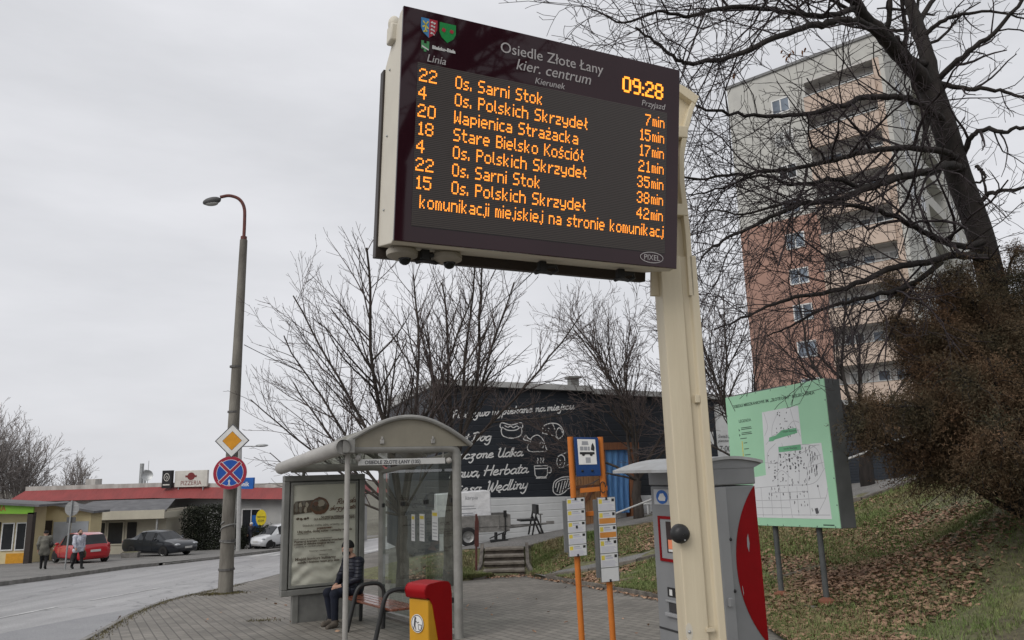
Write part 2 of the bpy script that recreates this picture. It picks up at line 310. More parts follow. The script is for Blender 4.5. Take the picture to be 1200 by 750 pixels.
def ground_mix(name, cols, scale=0.9, scale2=14, rough=0.9, bump=0.6):
    """three tones by two noises"""
    m = bpy.data.materials.new(name); m.use_nodes = True; t = m.node_tree; b = t.nodes['Principled BSDF']
    tcn = t.nodes.new('ShaderNodeTexCoord'); n = t.nodes.new('ShaderNodeTexNoise'); n.inputs['Scale'].default_value = scale; n.inputs['Detail'].default_value = 9; n.inputs['Roughness'].default_value = 0.7
    t.links.new(tcn.outputs['Object'], n.inputs['Vector'])
    r = t.nodes.new('ShaderNodeValToRGB'); e = r.color_ramp.elements; e[0].position = 0.36; e[0].color = (*cols[0], 1); e[1].position = 0.64; e[1].color = (*cols[2], 1)
    q = e.new(0.5); q.color = (*cols[1], 1); t.links.new(n.outputs['Fac'], r.inputs[0])
    n2 = t.nodes.new('ShaderNodeTexNoise'); n2.inputs['Scale'].default_value = scale2; n2.inputs['Detail'].default_value = 6; t.links.new(tcn.outputs['Object'], n2.inputs['Vector'])
    mr = t.nodes.new('ShaderNodeMapRange'); mr.inputs['From Min'].default_value = 0.3; mr.inputs['From Max'].default_value = 0.7; mr.inputs['To Min'].default_value = 0.6; mr.inputs['To Max'].default_value = 1.35; t.links.new(n2.outputs['Fac'], mr.inputs['Value'])
    x = t.nodes.new('ShaderNodeMix'); x.data_type = 'RGBA'; x.blend_type = 'MULTIPLY'; x.inputs[0].default_value = 1
    t.links.new(r.outputs[0], x.inputs[6]); t.links.new(mr.outputs[0], x.inputs[7]); t.links.new(x.outputs[2], b.inputs['Base Color'])
    b.inputs['Roughness'].default_value = rough
    bp = t.nodes.new('ShaderNodeBump'); bp.inputs['Strength'].default_value = bump; bp.inputs['Distance'].default_value = 0.03
    t.links.new(n2.outputs['Fac'], bp.inputs['Height']); t.links.new(bp.outputs[0], b.inputs['Normal'])
    return m
M_PAVE = brick_mat('concrete_pavers', (0.25, 0.23, 0.205), (0.185, 0.171, 0.153), (0.10, 0.091, 0.08), math.radians(-29.5 + 90), 0.22, 0.155, 0.35, 0.42)
def road_mat():
    m = ground_mix('worn_asphalt', [(0.26, 0.255, 0.255), (0.305, 0.30, 0.30), (0.34, 0.335, 0.33)], 0.35, 40, rough=0.42, bump=0.2); t = m.node_tree; b = t.nodes['Principled BSDF']
    src = b.inputs['Base Color'].links[0].from_socket
    tcn = t.nodes.new('ShaderNodeTexCoord'); mpn = t.nodes.new('ShaderNodeMapping'); mpn.inputs['Scale'].default_value = (1.5, .035, 1); mpn.inputs['Rotation'].default_value = (0, 0, .03); t.links.new(tcn.outputs['Object'], mpn.inputs[0])
    n = t.nodes.new('ShaderNodeTexNoise'); n.inputs['Scale'].default_value = 1.0; n.inputs['Detail'].default_value = 5; t.links.new(mpn.outputs[0], n.inputs['Vector'])
    mr = t.nodes.new('ShaderNodeMapRange'); mr.inputs['From Min'].default_value = .35; mr.inputs['From Max'].default_value = .65; mr.inputs['To Min'].default_value = .78; mr.inputs['To Max'].default_value = 1.08; t.links.new(n.outputs['Fac'], mr.inputs['Value'])
    wv = t.nodes.new('ShaderNodeTexNoise'); wv.inputs['Scale'].default_value = .9; wv.inputs['Detail'].default_value = 3; t.links.new(tcn.outputs['Object'], wv.inputs['Vector'])
    va = t.nodes.new('ShaderNodeVectorMath'); va.operation = 'ADD'; mv = t.nodes.new('ShaderNodeMapping'); mv.inputs['Scale'].default_value = (.16, .07, 1); t.links.new(tcn.outputs['Object'], mv.inputs[0])
    sc = t.nodes.new('ShaderNodeVectorMath'); sc.operation = 'SCALE'; sc.inputs['Scale'].default_value = .22; t.links.new(wv.outputs['Color'], sc.inputs[0]); t.links.new(mv.outputs[0], va.inputs[0]); t.links.new(sc.outputs[0], va.inputs[1])
    vo = t.nodes.new('ShaderNodeTexVoronoi'); vo.feature = 'DISTANCE_TO_EDGE'; vo.inputs['Scale'].default_value = 1.6; t.links.new(va.outputs[0], vo.inputs['Vector'])
    mc = t.nodes.new('ShaderNodeMapRange'); mc.inputs['From Min'].default_value = .002; mc.inputs['From Max'].default_value = .012; mc.inputs['To Min'].default_value = .55; mc.inputs['To Max'].default_value = 1; t.links.new(vo.outputs['Distance'], mc.inputs['Value'])
    ml = t.nodes.new('ShaderNodeMath'); ml.operation = 'MULTIPLY'; t.links.new(mr.outputs[0], ml.inputs[0]); t.links.new(mc.outputs[0], ml.inputs[1])
    x = t.nodes.new('ShaderNodeMix'); x.data_type = 'RGBA'; x.blend_type = 'MULTIPLY'; x.inputs[0].default_value = 1; t.links.new(src, x.inputs[6]); t.links.new(ml.outputs[0], x.inputs[7]); t.links.new(x.outputs[2], b.inputs['Base Color'])
    return m
M_ASPH = road_mat()
#'worn_asphalt', [(0.26, 0.255, 0.255), (0.305, 0.30, 0.30), (0.34, 0.335, 0.33)], 0.35, 40, rough=0.42, bump=0.15))
M_ASPH2 = ground_mix('bus_bay_asphalt', [(0.205, 0.205, 0.213), (0.235, 0.235, 0.24), (0.265, 0.265, 0.27)], 0.6, 50, rough=0.5, bump=0.15)
M_PATH = ground_mix('path_asphalt', [(0.13, 0.125, 0.12), (0.17, 0.165, 0.155), (0.2, 0.19, 0.18)], 0.8, 30, rough=0.85, bump=0.3)
M_KERB = mat('kerb_concrete', (0.27, 0.26, 0.245), (0.15, 0.145, 0.135), scale=3, rough=0.85, bump=0.4)
M_KERBD = mat('old_kerb_concrete', (0.2, 0.18, 0.155), (0.09, 0.08, 0.07), scale=4, rough=0.9, bump=0.5)
M_SOIL = ground_mix('turf_soil', [(0.10, 0.08, 0.055), (0.125, 0.12, 0.06), (0.15, 0.155, 0.07)], 0.8, 12, bump=0.8)
M_GROUND = ground_mix('rough_ground', [(0.1, 0.09, 0.07), (0.12, 0.115, 0.085), (0.15, 0.14, 0.11)], 0.3, 5)
M_PAINT = ground_mix('worn_road_paint', [(0.36, 0.355, 0.35), (0.5, 0.5, 0.49), (0.6, 0.6, 0.59)], 2, 30, rough=0.6, bump=0.1)
def sheet(name, xs_lo, xs_hi, ys, dz, m, nx=6, kind='structure'):
    mb = MB(); ny = len(ys)
    for y, a, b in zip(ys, xs_lo, xs_hi):
        for i in range(nx + 1):
            x = a + (b - a) * i / nx; mb.v.append((x, y, gz(x, y) + dz))
    for j in range(ny - 1):
        for i in range(nx): q = j * (nx + 1) + i; mb.f.append((q, q + 1, q + nx + 2, q + nx + 1)); mb.m.append(0)
    return tag(mb.build(name, m, smooth=True), kind=kind)
# the ground sheet
mb = MB(); gx = [-900, -300, -120, -60, -40, -20, 0, 20, 40, 60, 120, 300, 900]; gy = [-300, -60, -40, -20, 0, 20, 40, 60, 75, 90, 140, 300, 900]
for y in gy:
    for x in gx: mb.v.append((x, y, GA * max(-40, min(40, x)) + GB * max(-40, min(75, y)) - 0.35))
for j in range(len(gy) - 1):
    for i in range(len(gx) - 1): q = j * len(gx) + i; mb.f.append((q, q + 1, q + len(gx) + 1, q + len(gx))); mb.m.append(0)
tag(mb.build('ground', M_GROUND, smooth=True), kind='structure')
ys = [-40, -20, -10, 0, 5, 9, 11, 12.4, 13.4, 14.8, 16.4, 18.2, 19.3, 20.6, 22.5, 26, 30, 35, 37, 40.5, 44, 47.5, 55, 60, 75]
nkx = [interp(y, NK_Y, NK_X) for y in ys]; fkx = [interp(y, FK_Y, FK_X) for y in ys]
sheet('road', [x - 0.3 for x in fkx], [x + 0.3 for x in nkx], ys, -0.12, M_ASPH, 8)
sheet('pavement', [x + 0.11 for x in nkx], [40] * len(ys), ys, 0.0, M_PAVE, 12)
sheet('far_pavement', [-60] * len(ys), [x - 0.12 for x in fkx], ys, 0.0, M_PATH, 8)
sel = [i for i, y in enumerate(ys) if 9 <= y <= 20.6]
def patch(name, pts_lo, pts_hi, ys2, m, dz): return sheet(name, pts_lo, pts_hi, ys2, dz, m, 3)
yb = [10, 11, 12.4, 13.4, 14.8, 16.4, 17.5, 18.6]
patch('bus_bay', [interp(y, NK_Y, NK_X) - interp(y, [10, 14, 18.6], [3.0, 2.3, 0.25]) for y in yb], [interp(y, NK_Y, NK_X) + 0.2 for y in yb], yb, M_ASPH2, -0.116)
def kerb_run(name, xs, yss, w, up, dn, m, joint=1.0):
    """one kerb of separate-looking stones, following a polyline"""
    mb = MB(); P = [np.array((x, y)) for x, y in zip(xs, yss)]
    # resample
    d = [0]; 
    for a, b in zip(P[:-1], P[1:]): d.append(d[-1] + float(np.hypot(*(b - a))))
    n = max(1, int(d[-1] / joint))
    for i in range(n):
        s0 = d[-1] * i / n + 0.004; s1 = d[-1] * (i + 1) / n - 0.004
        a = np.array([np.interp(s0, d, [p[0] for p in P]), np.interp(s0, d, [p[1] for p in P])]); b = np.array([np.interp(s1, d, [p[0] for p in P]), np.interp(s1, d, [p[1] for p in P])])
        t = (b - a) / max(1e-6, np.hypot(*(b - a))); q = np.array([t[1], -t[0]]) * w
        z = random.uniform(-0.008, 0.008); c = [a, b, b + q, a + q]
        v = [(p[0], p[1], gz(*p) - dn) for p in c] + [(p[0], p[1], gz(*p) + up + z) for p in c]
        mb.add(v, [(0, 3, 2, 1), (4, 5, 6, 7), (0, 1, 5, 4), (1, 2, 6, 5), (2, 3, 7, 6), (3, 0, 4, 7)])
    o = mb.build(name, m, bevel=0.012); return tag(o, kind='structure')
kerb_run('kerb', [interp(y, NK_Y, NK_X) for y in np.arange(-10, 60, 0.5)], list(np.arange(-10, 60, 0.5)), 0.12, 0.012, 0.2, M_KERB)
kerb_run('far_kerb', [interp(y, FK_Y, FK_X) - 0.13 for y in np.arange(10, 36.8, 0.5)], list(np.arange(10, 36.8, 0.5)), 0.14, 0.03, 0.2, M_KERB)
kerb_run('far_kerb', [interp(y, FK_Y, FK_X) - 0.13 for y in np.arange(36.8, 60, 0.5)], list(np.arange(36.8, 60, 0.5)), 0.14, -0.03, 0.2, M_KERB)
# lane dashes and the crossing
mb = MB()
for y0, y1 in ((13.2, 15.2), (17.0, 19.0), (20.3, 23.4), (27.5, 30.5), (34.5, 37.0)):
    x0 = interp(y0, [12, 20, 26], [-11.6, -11.25, -10.6]); x1 = interp(y1, [12, 20, 26], [-11.6, -11.25, -10.6]); w = 0.06
    mb.quad(*[(x, y, gz(x, y) - 0.112) for x, y in ((x0 - w, y0), (x0 + w, y0), (x1 + w, y1), (x1 - w, y1))])
tag(mb.build('lane_marking', M_PAINT), kind='structure')
mb = MB()
for k in range(7):
    x0 = -14.9 + k * 1.05
    mb.quad(*[(x, y, gz(x, y) - 0.112) for x, y in ((x0, 42), (x0 + 0.52, 42), (x0 + 0.72, 46.2), (x0 + 0.2, 46.2))])
tag(mb.build('crossing_marking', M_PAINT), kind='structure')
# ---- the grass bank: height from scattered survey points (thin plate)
KB = [(-5.2, 24.5), (-4.6, 21.6), (-3.2, 20.2), (-1.46, 20.3), (-0.95, 20.8), (0.15, 21.3), (0.35, 20.7), (1.29, 18.4), (2.6, 14.8), (3.3, 12.9), (3.4, 11), (3.2, 9), (3.0, 7), (2.9, 3), (2.9, -3)]
ctl = [(x, y, gz(x, y) + 0.07) for x, y in KB]
CREST = [(571, 644, 22.9), (617, 642, 22.9), (660, 630, 23.6), (765, 613, 24), (880, 600, 22), (990, 592, 20), (1060, 570, 19.8), (1120, 550, 20), (1200, 549, 20), (1330, 540, 20)]
cpts = [at(*c) for c in CREST]
ctl += [tuple(p) for p in cpts]
for q in ((567, 638, 27.2), (660, 620, 28.8), (761, 599, 30.4), (996, 568, 33.5)): ctl.append(tuple(at(*q)))
for q in ((963, 718, 11.0), (910, 705, 11.8), (1200, 582, 11.5), (1330, 560, 11), (1080, 640, 13.5), (1000, 660, 14), (1200, 660, 10.2), (1120, 700, 10.2), (1200, 750, 8.3), (720, 640, 21), (850, 650, 17)): ctl.append(tuple(at(*q)))
ctl += [(-6, 32, -1.55), (-3, 40, -1.2), (20, 40, 0.6), (30, 40, 1.0), (30, 20, 2.4), (24, 8, 2.6), (20, -4, 2.4), (12, -4, 1.0), (40, 30, 2.0), (10, 55, 0.0), (30, 60, 0.5)]
ctl = np.array(ctl)
def tps(A):
    r = np.linalg.norm(A[:, None, :2] - ctl[None, :, :2], axis=2); return np.where(r > 1e-9, r * r * np.log(r + 1e-12), 0)
nC = len(ctl); Kk = tps(ctl) + np.eye(nC) * 0.02; Pm = np.c_[np.ones(nC), ctl[:, :2]]
sol = np.linalg.solve(np.block([[Kk, Pm], [Pm.T, np.zeros((3, 3))]]), np.r_[ctl[:, 2], np.zeros(3)])
def hz(x, y):
    A = np.atleast_2d(np.c_[x, y]).astype(float)
    z = tps(A) @ sol[:nC] + np.c_[np.ones(len(A)), A] @ sol[nC:]
    return np.maximum(z, GA * A[:, 0] + GB * A[:, 1] + 0.02)
def hz1(x, y): return float(hz(x, y)[0])
dK = [0]
for a, b in zip(KB[:-1], KB[1:]): dK.append(dK[-1] + math.dist(a, b))
ns, T = 150, [-.03, 0, 0.12, 0.3, 0.55, 0.85, 1.2, 1.6, 2.1, 2.7, 3.4, 4.2, 5.1, 6.1, 7.3, 8.7, 10.5, 12.5, 15, 18, 22, 27, 34, 44]
V = []
for i in range(ns):
    s = dK[-1] * i / (ns - 1); kx = np.interp(s, dK, [p[0] for p in KB]); ky = np.interp(s, dK, [p[1] for p in KB])
    for t in T: V.append((kx + 0.05 + 0.8 * t, ky + 0.04 + 0.6 * t))
V = np.array(V); Z = hz(V[:, 0], V[:, 1]); V = np.c_[V, Z]; nT = len(T)
Z0 = V[:, 2].reshape(ns, nT); Z0[:, 2:-3] += rng.normal(0, 0.018, (ns, nT - 5)); Z0[:, 0] -= .3; V[:, 2] = Z0.ravel()
F = [(i * nT + j, (i + 1) * nT + j, (i + 1) * nT + j + 1, i * nT + j + 1) for i in range(ns - 1) for j in range(nT - 1)]
tag(npmesh('grass_bank', V, F, M_SOIL, smooth=True), kind='structure')
# kerbs at the foot of the bank (left and right of the steps) and along the path above
kb = [p for p in KB if p[1] < 21]; kb = [(0.42, 21.35)] + kb[3:]
def kerb_line(name, pts, w, up, dn, m, zf, joint=1.0):
    mb = MB(); P = [np.array(p) for p in pts]; d = [0]
    for a, b in zip(P[:-1], P[1:]): d.append(d[-1] + float(np.hypot(*(b - a))))
    n = max(1, int(d[-1] / joint)); X = [p[0] for p in P]; Yy = [p[1] for p in P]
    for i in range(n):
        s0 = d[-1] * i / n + 0.005; s1 = d[-1] * (i + 1) / n - 0.005
        a = np.array([np.interp(s0, d, X), np.interp(s0, d, Yy)]); b = np.array([np.interp(s1, d, X), np.interp(s1, d, Yy)])
        t = (b - a) / max(1e-6, np.hypot(*(b - a))); q = np.array([t[1], -t[0]]) * w / 2; zr = random.uniform(-0.012, 0.012)
        c = [a - q, b - q, b + q, a + q]; zz = [zf(*a), zf(*b), zf(*b), zf(*a)]
        mb.add([(p[0], p[1], z - dn) for p, z in zip(c, zz)] + [(p[0], p[1], z + up + zr) for p, z in zip(c, zz)], [(0, 3, 2, 1), (4, 5, 6, 7), (0, 1, 5, 4), (1, 2, 6, 5), (2, 3, 7, 6), (3, 0, 4, 7)])
    return tag(mb.build(name, m, bevel=0.012), kind='structure')
kerb_line('bank_kerb', [(0.5, 21.0), (0.6, 20.2), (1.29, 18.4), (2.6, 14.8), (3.3, 12.95)], 0.09, 0.10, 0.1, M_KERBD, gz)
kerb_line('bank_kerb', [(-5.15, 24.4), (-4.6, 21.6), (-3.2, 20.2), (-1.46, 20.3), (-0.9, 20.75)], 0.09, 0.09, 0.1, M_KERBD, gz)
cp2 = [(p[0], p[1]) for p in cpts]
kerb_line('bank_kerb', [(3.72, 12.35), (4.05, 11.75), (4.2, 11.15)], 0.09, 0.05, 0.1, M_KERBD, hz1)
kerb_line('path_kerb', cp2[1:4], 0.09, 0.07, 0.1, M_KERBD, hz1)
kerb_line('path_kerb', cp2[4:], 0.16, 0.10, 0.1, M_KERBD, hz1)
# a lower branch of the path with its stone edge, crossing the bank behind the stop sign
brp = [at(640, 673, 19.6), at(690, 668, 19.0), at(738, 650, 18.6), at(775, 634, 18.4), at(860, 612, 18.5)]
mb = MB(); pv = []
for p in [(a[0] + (b[0] - a[0]) * k / 5, a[1] + (b[1] - a[1]) * k / 5) for a, b in zip(brp[:-1], brp[1:]) for k in range(6)]:
    for o in (0, 0.45, 0.9): pv.append((p[0] - 0.3 * o, p[1] + o, hz1(p[0] - 0.3 * o, p[1] + o) + 0.02))
mb.v = pv; n3 = len(pv) // 3
for i in range(n3 - 1):
    for j in range(2): mb.f.append((i * 3 + j, i * 3 + 3 + j, i * 3 + 4 + j, i * 3 + 1 + j)); mb.m.append(0)
tag(mb.build('bank_path', M_PATH, smooth=True), kind='structure')
kerb_line('path_kerb', [(p[0], p[1]) for p in brp], 0.1, 0.09, 0.1, M_KERBD, hz1)
# upper path between the crest and the shop wall
WY = math.radians(19); WO = np.array([-2.7343, 26.5, 0.0]); WX = np.array([math.cos(WY), math.sin(WY)])
def wallp(u, v=0.0): return (WO[0] + WX[0] * u - WX[1] * v, WO[1] + WX[1] * u + WX[0] * v)
mb = MB(); inner = [(-2.2, 23.6)] + cp2[:8]; K = 40
dI = [0]
for a, b in zip(inner[:-1], inner[1:]): dI.append(dI[-1] + math.dist(a, b))
for i in range(K + 1):
    s = dI[-1] * i / K; a = (np.interp(s, dI, [p[0] for p in inner]), np.interp(s, dI, [p[1] for p in inner])); b = wallp(-1 + 22 * i / K, 0.1)
    for j in range(9):
        x = a[0] + (b[0] - a[0]) * j / 8; y = a[1] + (b[1] - a[1]) * j / 8; mb.v.append((x, y, hz1(x, y) + 0.025))
for i in range(K):
    for j in range(8): q = i * 9 + j; mb.f.append((q, q + 9, q + 10, q + 1)); mb.m.append(0)
tag(mb.build('upper_path', M_PATH, smooth=True), kind='structure')
# steps up to the path
st = tag(bpy.data.objects.new('concrete_steps', None), 'short flight of worn concrete steps with stone edgings climbing the grass bank', 'steps'); COL.objects.link(st)
st.location = (-0.42, 21.2, gz(-0.42, 21.2)); FR[st.name] = Matrix.Translation(st.location)
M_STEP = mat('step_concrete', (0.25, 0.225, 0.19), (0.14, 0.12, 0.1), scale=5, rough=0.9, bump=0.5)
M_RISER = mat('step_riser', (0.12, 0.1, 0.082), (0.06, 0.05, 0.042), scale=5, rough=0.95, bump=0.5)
for k in range(4):
    z = 0.02 + 0.15 * k; mb = MB(); mb.bx(-0.56, 0.56, 0.05 + 0.4 * k, 0.55 + 0.4 * k, z - 0.25, z + 0.085); mb.build('riser', M_RISER, st)
    mb = MB(); mb.bx(-0.57, 0.57, 0.0 + 0.4 * k, 0.56 + 0.4 * k, z + 0.087, z + 0.15); mb.build('tread', M_STEP, st, bevel=0.012)
for s in (-1, 1):
    mb = MB(); P = [(s * (0.66 + (0.1 if i == 0 else 0)), 0.05 + 1.7 * i / 4, 0.16 + 0.56 * i / 4) for i in range(5)]
    for a, b in zip(P[:-1], P[1:]):
        mb.add([(a[0] - .05, a[1], a[2] - .4), (a[0] + .05, a[1], a[2] - .4), (b[0] + .05, b[1] - .01, b[2] - .4), (b[0] - .05, b[1] - .01, b[2] - .4), (a[0] - .05, a[1], a[2]), (a[0] + .05, a[1], a[2]), (b[0] + .05, b[1] - .01, b[2]), (b[0] - .05, b[1] - .01, b[2])],
               [(0, 3, 2, 1), (4, 5, 6, 7), (0, 1, 5, 4), (1, 2, 6, 5), (2, 3, 7, 6), (3, 0, 4, 7)])
    mb.build('edging', M_KERBD, st, bevel=0.01)
# ================================================================== BUILDINGS
M_STEEL = mat('galvanised_steel', (0.42, 0.43, 0.43), (0.33, 0.34, 0.34), scale=8, rough=0.45, metal=0.6)
M_DKGLASS = mat('dark_window_glass', (0.02, 0.022, 0.025), (0.035, 0.037, 0.04), scale=1, rough=0.06, rvar=0.03)
M_WHITE = mat('white_paint', (0.74, 0.74, 0.72), (0.62, 0.62, 0.6), scale=4, rough=0.5)
M_BLACK = mat('black_plastic', (0.018, 0.018, 0.019), (0.03, 0.03, 0.03), scale=10, rough=0.4)
M_ROOF = mat('pale_roof_metal', (0.42, 0.42, 0.41), (0.33, 0.33, 0.325), scale=2, rough=0.5)
# ---- the dark shop with the food lettering
WM = frame((WO[0], WO[1], 0), WY)
shop = thing('shop_building', 'long dark clad food shop with white hand lettering and food drawings', 'building', (WO[0], WO[1], -1.2), WY)
M_NAVY = siding('dark_navy_siding', (0.022, 0.026, 0.033), (0.016, 0.019, 0.025), 0.24, strength=0.35, rough=0.5)
M_PALE = siding('pale_siding', (0.62, 0.63, 0.63), (0.54, 0.55, 0.55), 0.24, strength=0.3)
M_CHALK = mat('white_lettering', (0.75, 0.75, 0.74), (0.6, 0.6, 0.59), scale=9, rough=0.7)
ztop = lambda u: 4.78 - 0.034 * u
zmid = lambda u: 0.82 - 0.024 * u
mb = MB(); n0 = [0, 6.0, 11.4, 21.5]
for a, b in zip(n0[:-1], n0[1:]):
    mb.add([(a, 0, zmid(a) if b < 12 else -1.5), (b, 0, zmid(b) if b < 12 else -1.5), (b, 0, ztop(b)), (a, 0, ztop(a))], [(0, 1, 2, 3)])
mb.add([(0, 0, -1.5), (0, 0, 4.78), (0, 11, 4.78), (0, 11, -1.5)], [(0, 1, 2, 3)]); mb.add([(21.5, 0, -1.5), (21.5, 0, ztop(21.5)), (21.5, 11, ztop(21.5)), (21.5, 11, -1.5)], [(3, 2, 1, 0)])
mb.add([(0, 11, -1.5), (21.5, 11, -1.5), (21.5, 11, ztop(21.5)), (0, 11, 4.78)], [(0, 3, 2, 1)])
mb.build('wall', M_NAVY, shop, WM)
mb = MB(); mb.add([(0, -0.03, -1.5), (11.4, -0.03, -1.5), (11.4, -0.03, zmid(11.4)), (0, -0.03, zmid(0)), (0, 0, zmid(0)), (11.4, 0, zmid(11.4)), (11.4, 0, -1.5)], [(0, 1, 2, 3), (3, 2, 5, 4), (1, 6, 5, 2)]); mb.build('plinth', M_PALE, shop, WM)
mb = MB()
for a, b in ((-0.15, 6.0), (6.0, 21.7)):
    dz = 0 if a < 1 else -0.1
    mb.add([(a, -0.25, ztop(a) + dz), (b, -0.25, ztop(b) + dz), (b, 11.2, ztop(b) + dz), (a, 11.2, ztop(a) + dz), (a, -0.25, ztop(a) + .2 + dz), (b, -0.25, ztop(b) + .2 + dz), (b, 11.2, ztop(b) + .5 + dz), (a, 11.2, ztop(a) + .5 + dz)], [(0, 3, 2, 1), (4, 5, 6, 7), (0, 1, 5, 4), (1, 2, 6, 5), (2, 3, 7, 6), (3, 0, 4, 7)])
roof = mb.build('roof', M_ROOF, shop, WM)
mb = MB(); mb.bx(5.5, 5.85, 0.7, 1.05, 4.6, 5.2); mb.bx(5.42, 5.93, 0.62, 1.13, 5.2, 5.27); mb.build('chimney', mat('flue_metal', (0.2, 0.2, 0.19), rough=0.6, scale=6), roof, WM)
mb = MB(); mb.bx(5.97, 6.1, -0.09, -0.003, zmid(6), 4.55); mb.build('downpipe', M_NAVY, shop, WM)
LM = WM @ FACE
for s, a, b, c, d, w in (('Pieczywo wypiekane na miejscu', .5, 3.60, 5.27, 3.93, .042), ('Hot Dog', .46, 2.74, 1.95, 2.80, .045), ('Pieczone Udka', .36, 2.14, 3.12, 2.22, .045), ('Kawa, Herbata', .36, 1.50, 3.3, 1.61, .045), ('Mięso, Wędliny', .36, 0.94, 3.32, 1.06, .045)):
    mb = MB(); script_text(mb, s, a, b, c, d, w, 0, LM); mb.build('lettering', M_CHALK, shop, Matrix.Identity(4))
def icon(lines, cx, cz, k=1.0, w=0.034):
    ib = MB()
    for l in lines:
        pts = [tuple(map(float, q.split(','))) for q in l.rstrip('*').split()]
        if not l.endswith('*'): pts = smoothline(pts, 5)
        stroke(ib, [(cx + a * k / 100, cz + b * k / 100) for a, b in pts], w, 0, 0, LM)
    ib.build('drawing', M_CHALK, shop, Matrix.Identity(4))
icon(['-38,8 -44,18 -36,30 0,22 36,30 44,18 38,8', '-36,14 -40,0 -32,-18 0,-26 32,-18 40,0 36,14', '-36,14 -18,4 0,2 18,4 36,14', '-26,20 -14,14 -4,18 8,12 20,18 28,14'], 2.75, 3.12)
icon(['-42,0 -36,22 -8,32 22,28 40,8 40,-12 20,-28', '20,-28 2,-14 -42,-4', '20,-28 12,-6 22,14 34,10 38,-4', '-42,0 -40,-6', '0,30 8,10*', '-30,6 -26,8*', '-18,14 -14,12*', '-22,2 -18,4*'], 4.38, 3.07)
icon(['-44,26 -38,34 -30,24 -18,18', '-44,26 -48,20 -40,16 -28,14 -22,6', '-22,10 -14,26 8,34 28,18 40,-14 44,-26', '44,-26 -20,-26 -34,-10 -22,8', '44,-26 -8,-26*', '14,-4 20,8 30,2 26,-14 14,-8'], 3.68, 2.62)
icon(['-30,0 -24,18 -10,24 2,14 0,-10 -12,-22 -26,-16 -30,0', '-16,24 30,40', '-12,-22 34,-6', '-18,6 -14,4*', '-12,-4 -8,-6*', '-18,-10 -14,-10*'], 4.78, 1.97)
icon(['-26,14 26,14 24,-18 18,-26 -18,-26 -24,-18 -26,14*', '-26,4 26,4*', '26,10 38,8 38,-10 24,-12', '-12,24 -14,30 -10,36 -12,42', '0,24 -2,30 2,36 0,42', '10,24 8,30 12,36 10,42', '-20,-30 20,-30*'], 3.85, 1.70)
icon(['-46,-6 -38,16 -8,30 26,30 44,18 40,-2 14,-12 -4,-26 -28,-32 -44,-22 -46,-6', '-36,-6 -30,12 -6,22 24,22 34,14', '-30,-20 -20,10*', '-20,-26 -8,14*', '-10,-24 4,16*', '4,-8 14,18*', '16,-4 24,18*'], 4.75, 1.1)
#icon(['-30,20 10,26 40,10 46,-6 20,-16 -20,-10 -40,4 -30,20', '-20,10 20,12', '-24,2 24,0'], 6.2, 3.0)
# vertical poster right of the display pole
mb = MB(); mb.bx(11.46, 12.1, -0.035, -0.004, 1.4, 4.1); pst = mb.build('poster', mat('poster_white', (0.66, 0.67, 0.66), rough=0.5, scale=2), shop, WM)
text(pst, 'lettering', 'Świeżo\npieczone', M_BLACK, WM, 11.5, 2.75, size=0.17, shear=0.3, y=-0.04)
text(pst, 'lettering', '7:00', M_BLACK, WM, 11.5, 2.2, size=0.34, shear=0.15, y=-0.04)
mb = MB(); mb.bx(11.5, 12.0, -0.045, -0.037, 1.75, 1.95); mb.build('stripe', M_BLACK, pst, WM)
mb = MB(); mb.bx(10.75, 11.3, -0.035, -0.004, 2.5, 3.0); mb.build('notice', M_WHITE, shop, WM)
# garage shutters at the far right of the shop
M_SHUT = siding('dark_roller_shutter', (0.03, 0.036, 0.046), (0.022, 0.026, 0.034), 0.12, strength=0.6)
for a in (13.2, 16.3, 19.2):
    mb = MB(); mb.bx(a, a + 2.6, -0.05, -0.004, -0.3, 3.0); mb.build('shutter', M_SHUT, shop, WM)
# ---- tower block
TO = np.array([28.0344, 50.0, 0.0]); d1 = np.array([0.76, -0.65]); TYAW = math.atan2(-0.65, 0.76)
TM = frame((TO[0], TO[1], 0), TYAW)    # x: along the front towards the near corner (x = 0), y back
tower = thing('tower_block', 'tall grey and terracotta panel tower block with peach balconies', 'building', (TO[0], TO[1], -2), TYAW)
M_TGREY = siding('grey_tower_panel', (0.50, 0.495, 0.46), (0.44, 0.435, 0.41), 2.8, strength=0.25, rough=0.85)
M_TERRA = siding('terracotta_render', (0.37, 0.225, 0.178), (0.32, 0.195, 0.155), 0.7, strength=0.15, rough=0.85)
M_PEACH = mat('peach_render', (0.54, 0.43, 0.355), (0.48, 0.385, 0.32), scale=0.6, rough=0.85)
M_TLOGGIA = mat('loggia_grey', (0.55, 0.53, 0.51), (0.46, 0.445, 0.43), scale=0.8, rough=0.85)  # even light grey of the loggia walls and slabs
TL, TD, ZT, ZC = -12.1, 26.0, 32.9, 20.4
mb = MB(); e = 0.0
BX0, BX1 = -5.8, -0.75           # the balcony column
levels = [31.0 - 2.83 * k for k in range(12)]   # underside of the slab above each loggia
def rect(x0, x1, z0, z1, y=0.0, m=0): mb.add([(x0, y, z0), (x1, y, z0), (x1, y, z1), (x0, y, z1)], [(0, 1, 2, 3)], m)
rect(TL, BX0, ZC, ZT); rect(TL, BX0, -2, ZC, 0, 1); rect(BX1 + 0.45, 0, -2, ZT); rect(BX1, BX1 + 0.45, -2, levels[0] + 0.1, 0, 2); rect(BX1, BX1 + 0.45, levels[0] + 0.1, ZT)
rect(BX0, BX1, levels[0], ZT)
mb.add([(TL, TD, -2), (TL, 0, -2), (TL, 0, ZT), (TL, TD, ZT)], [(0, 1, 2, 3)]); mb.add([(0, TD, -2), (TL, TD, -2), (TL, TD, ZT), (0, TD, ZT)], [(0, 1, 2, 3)])
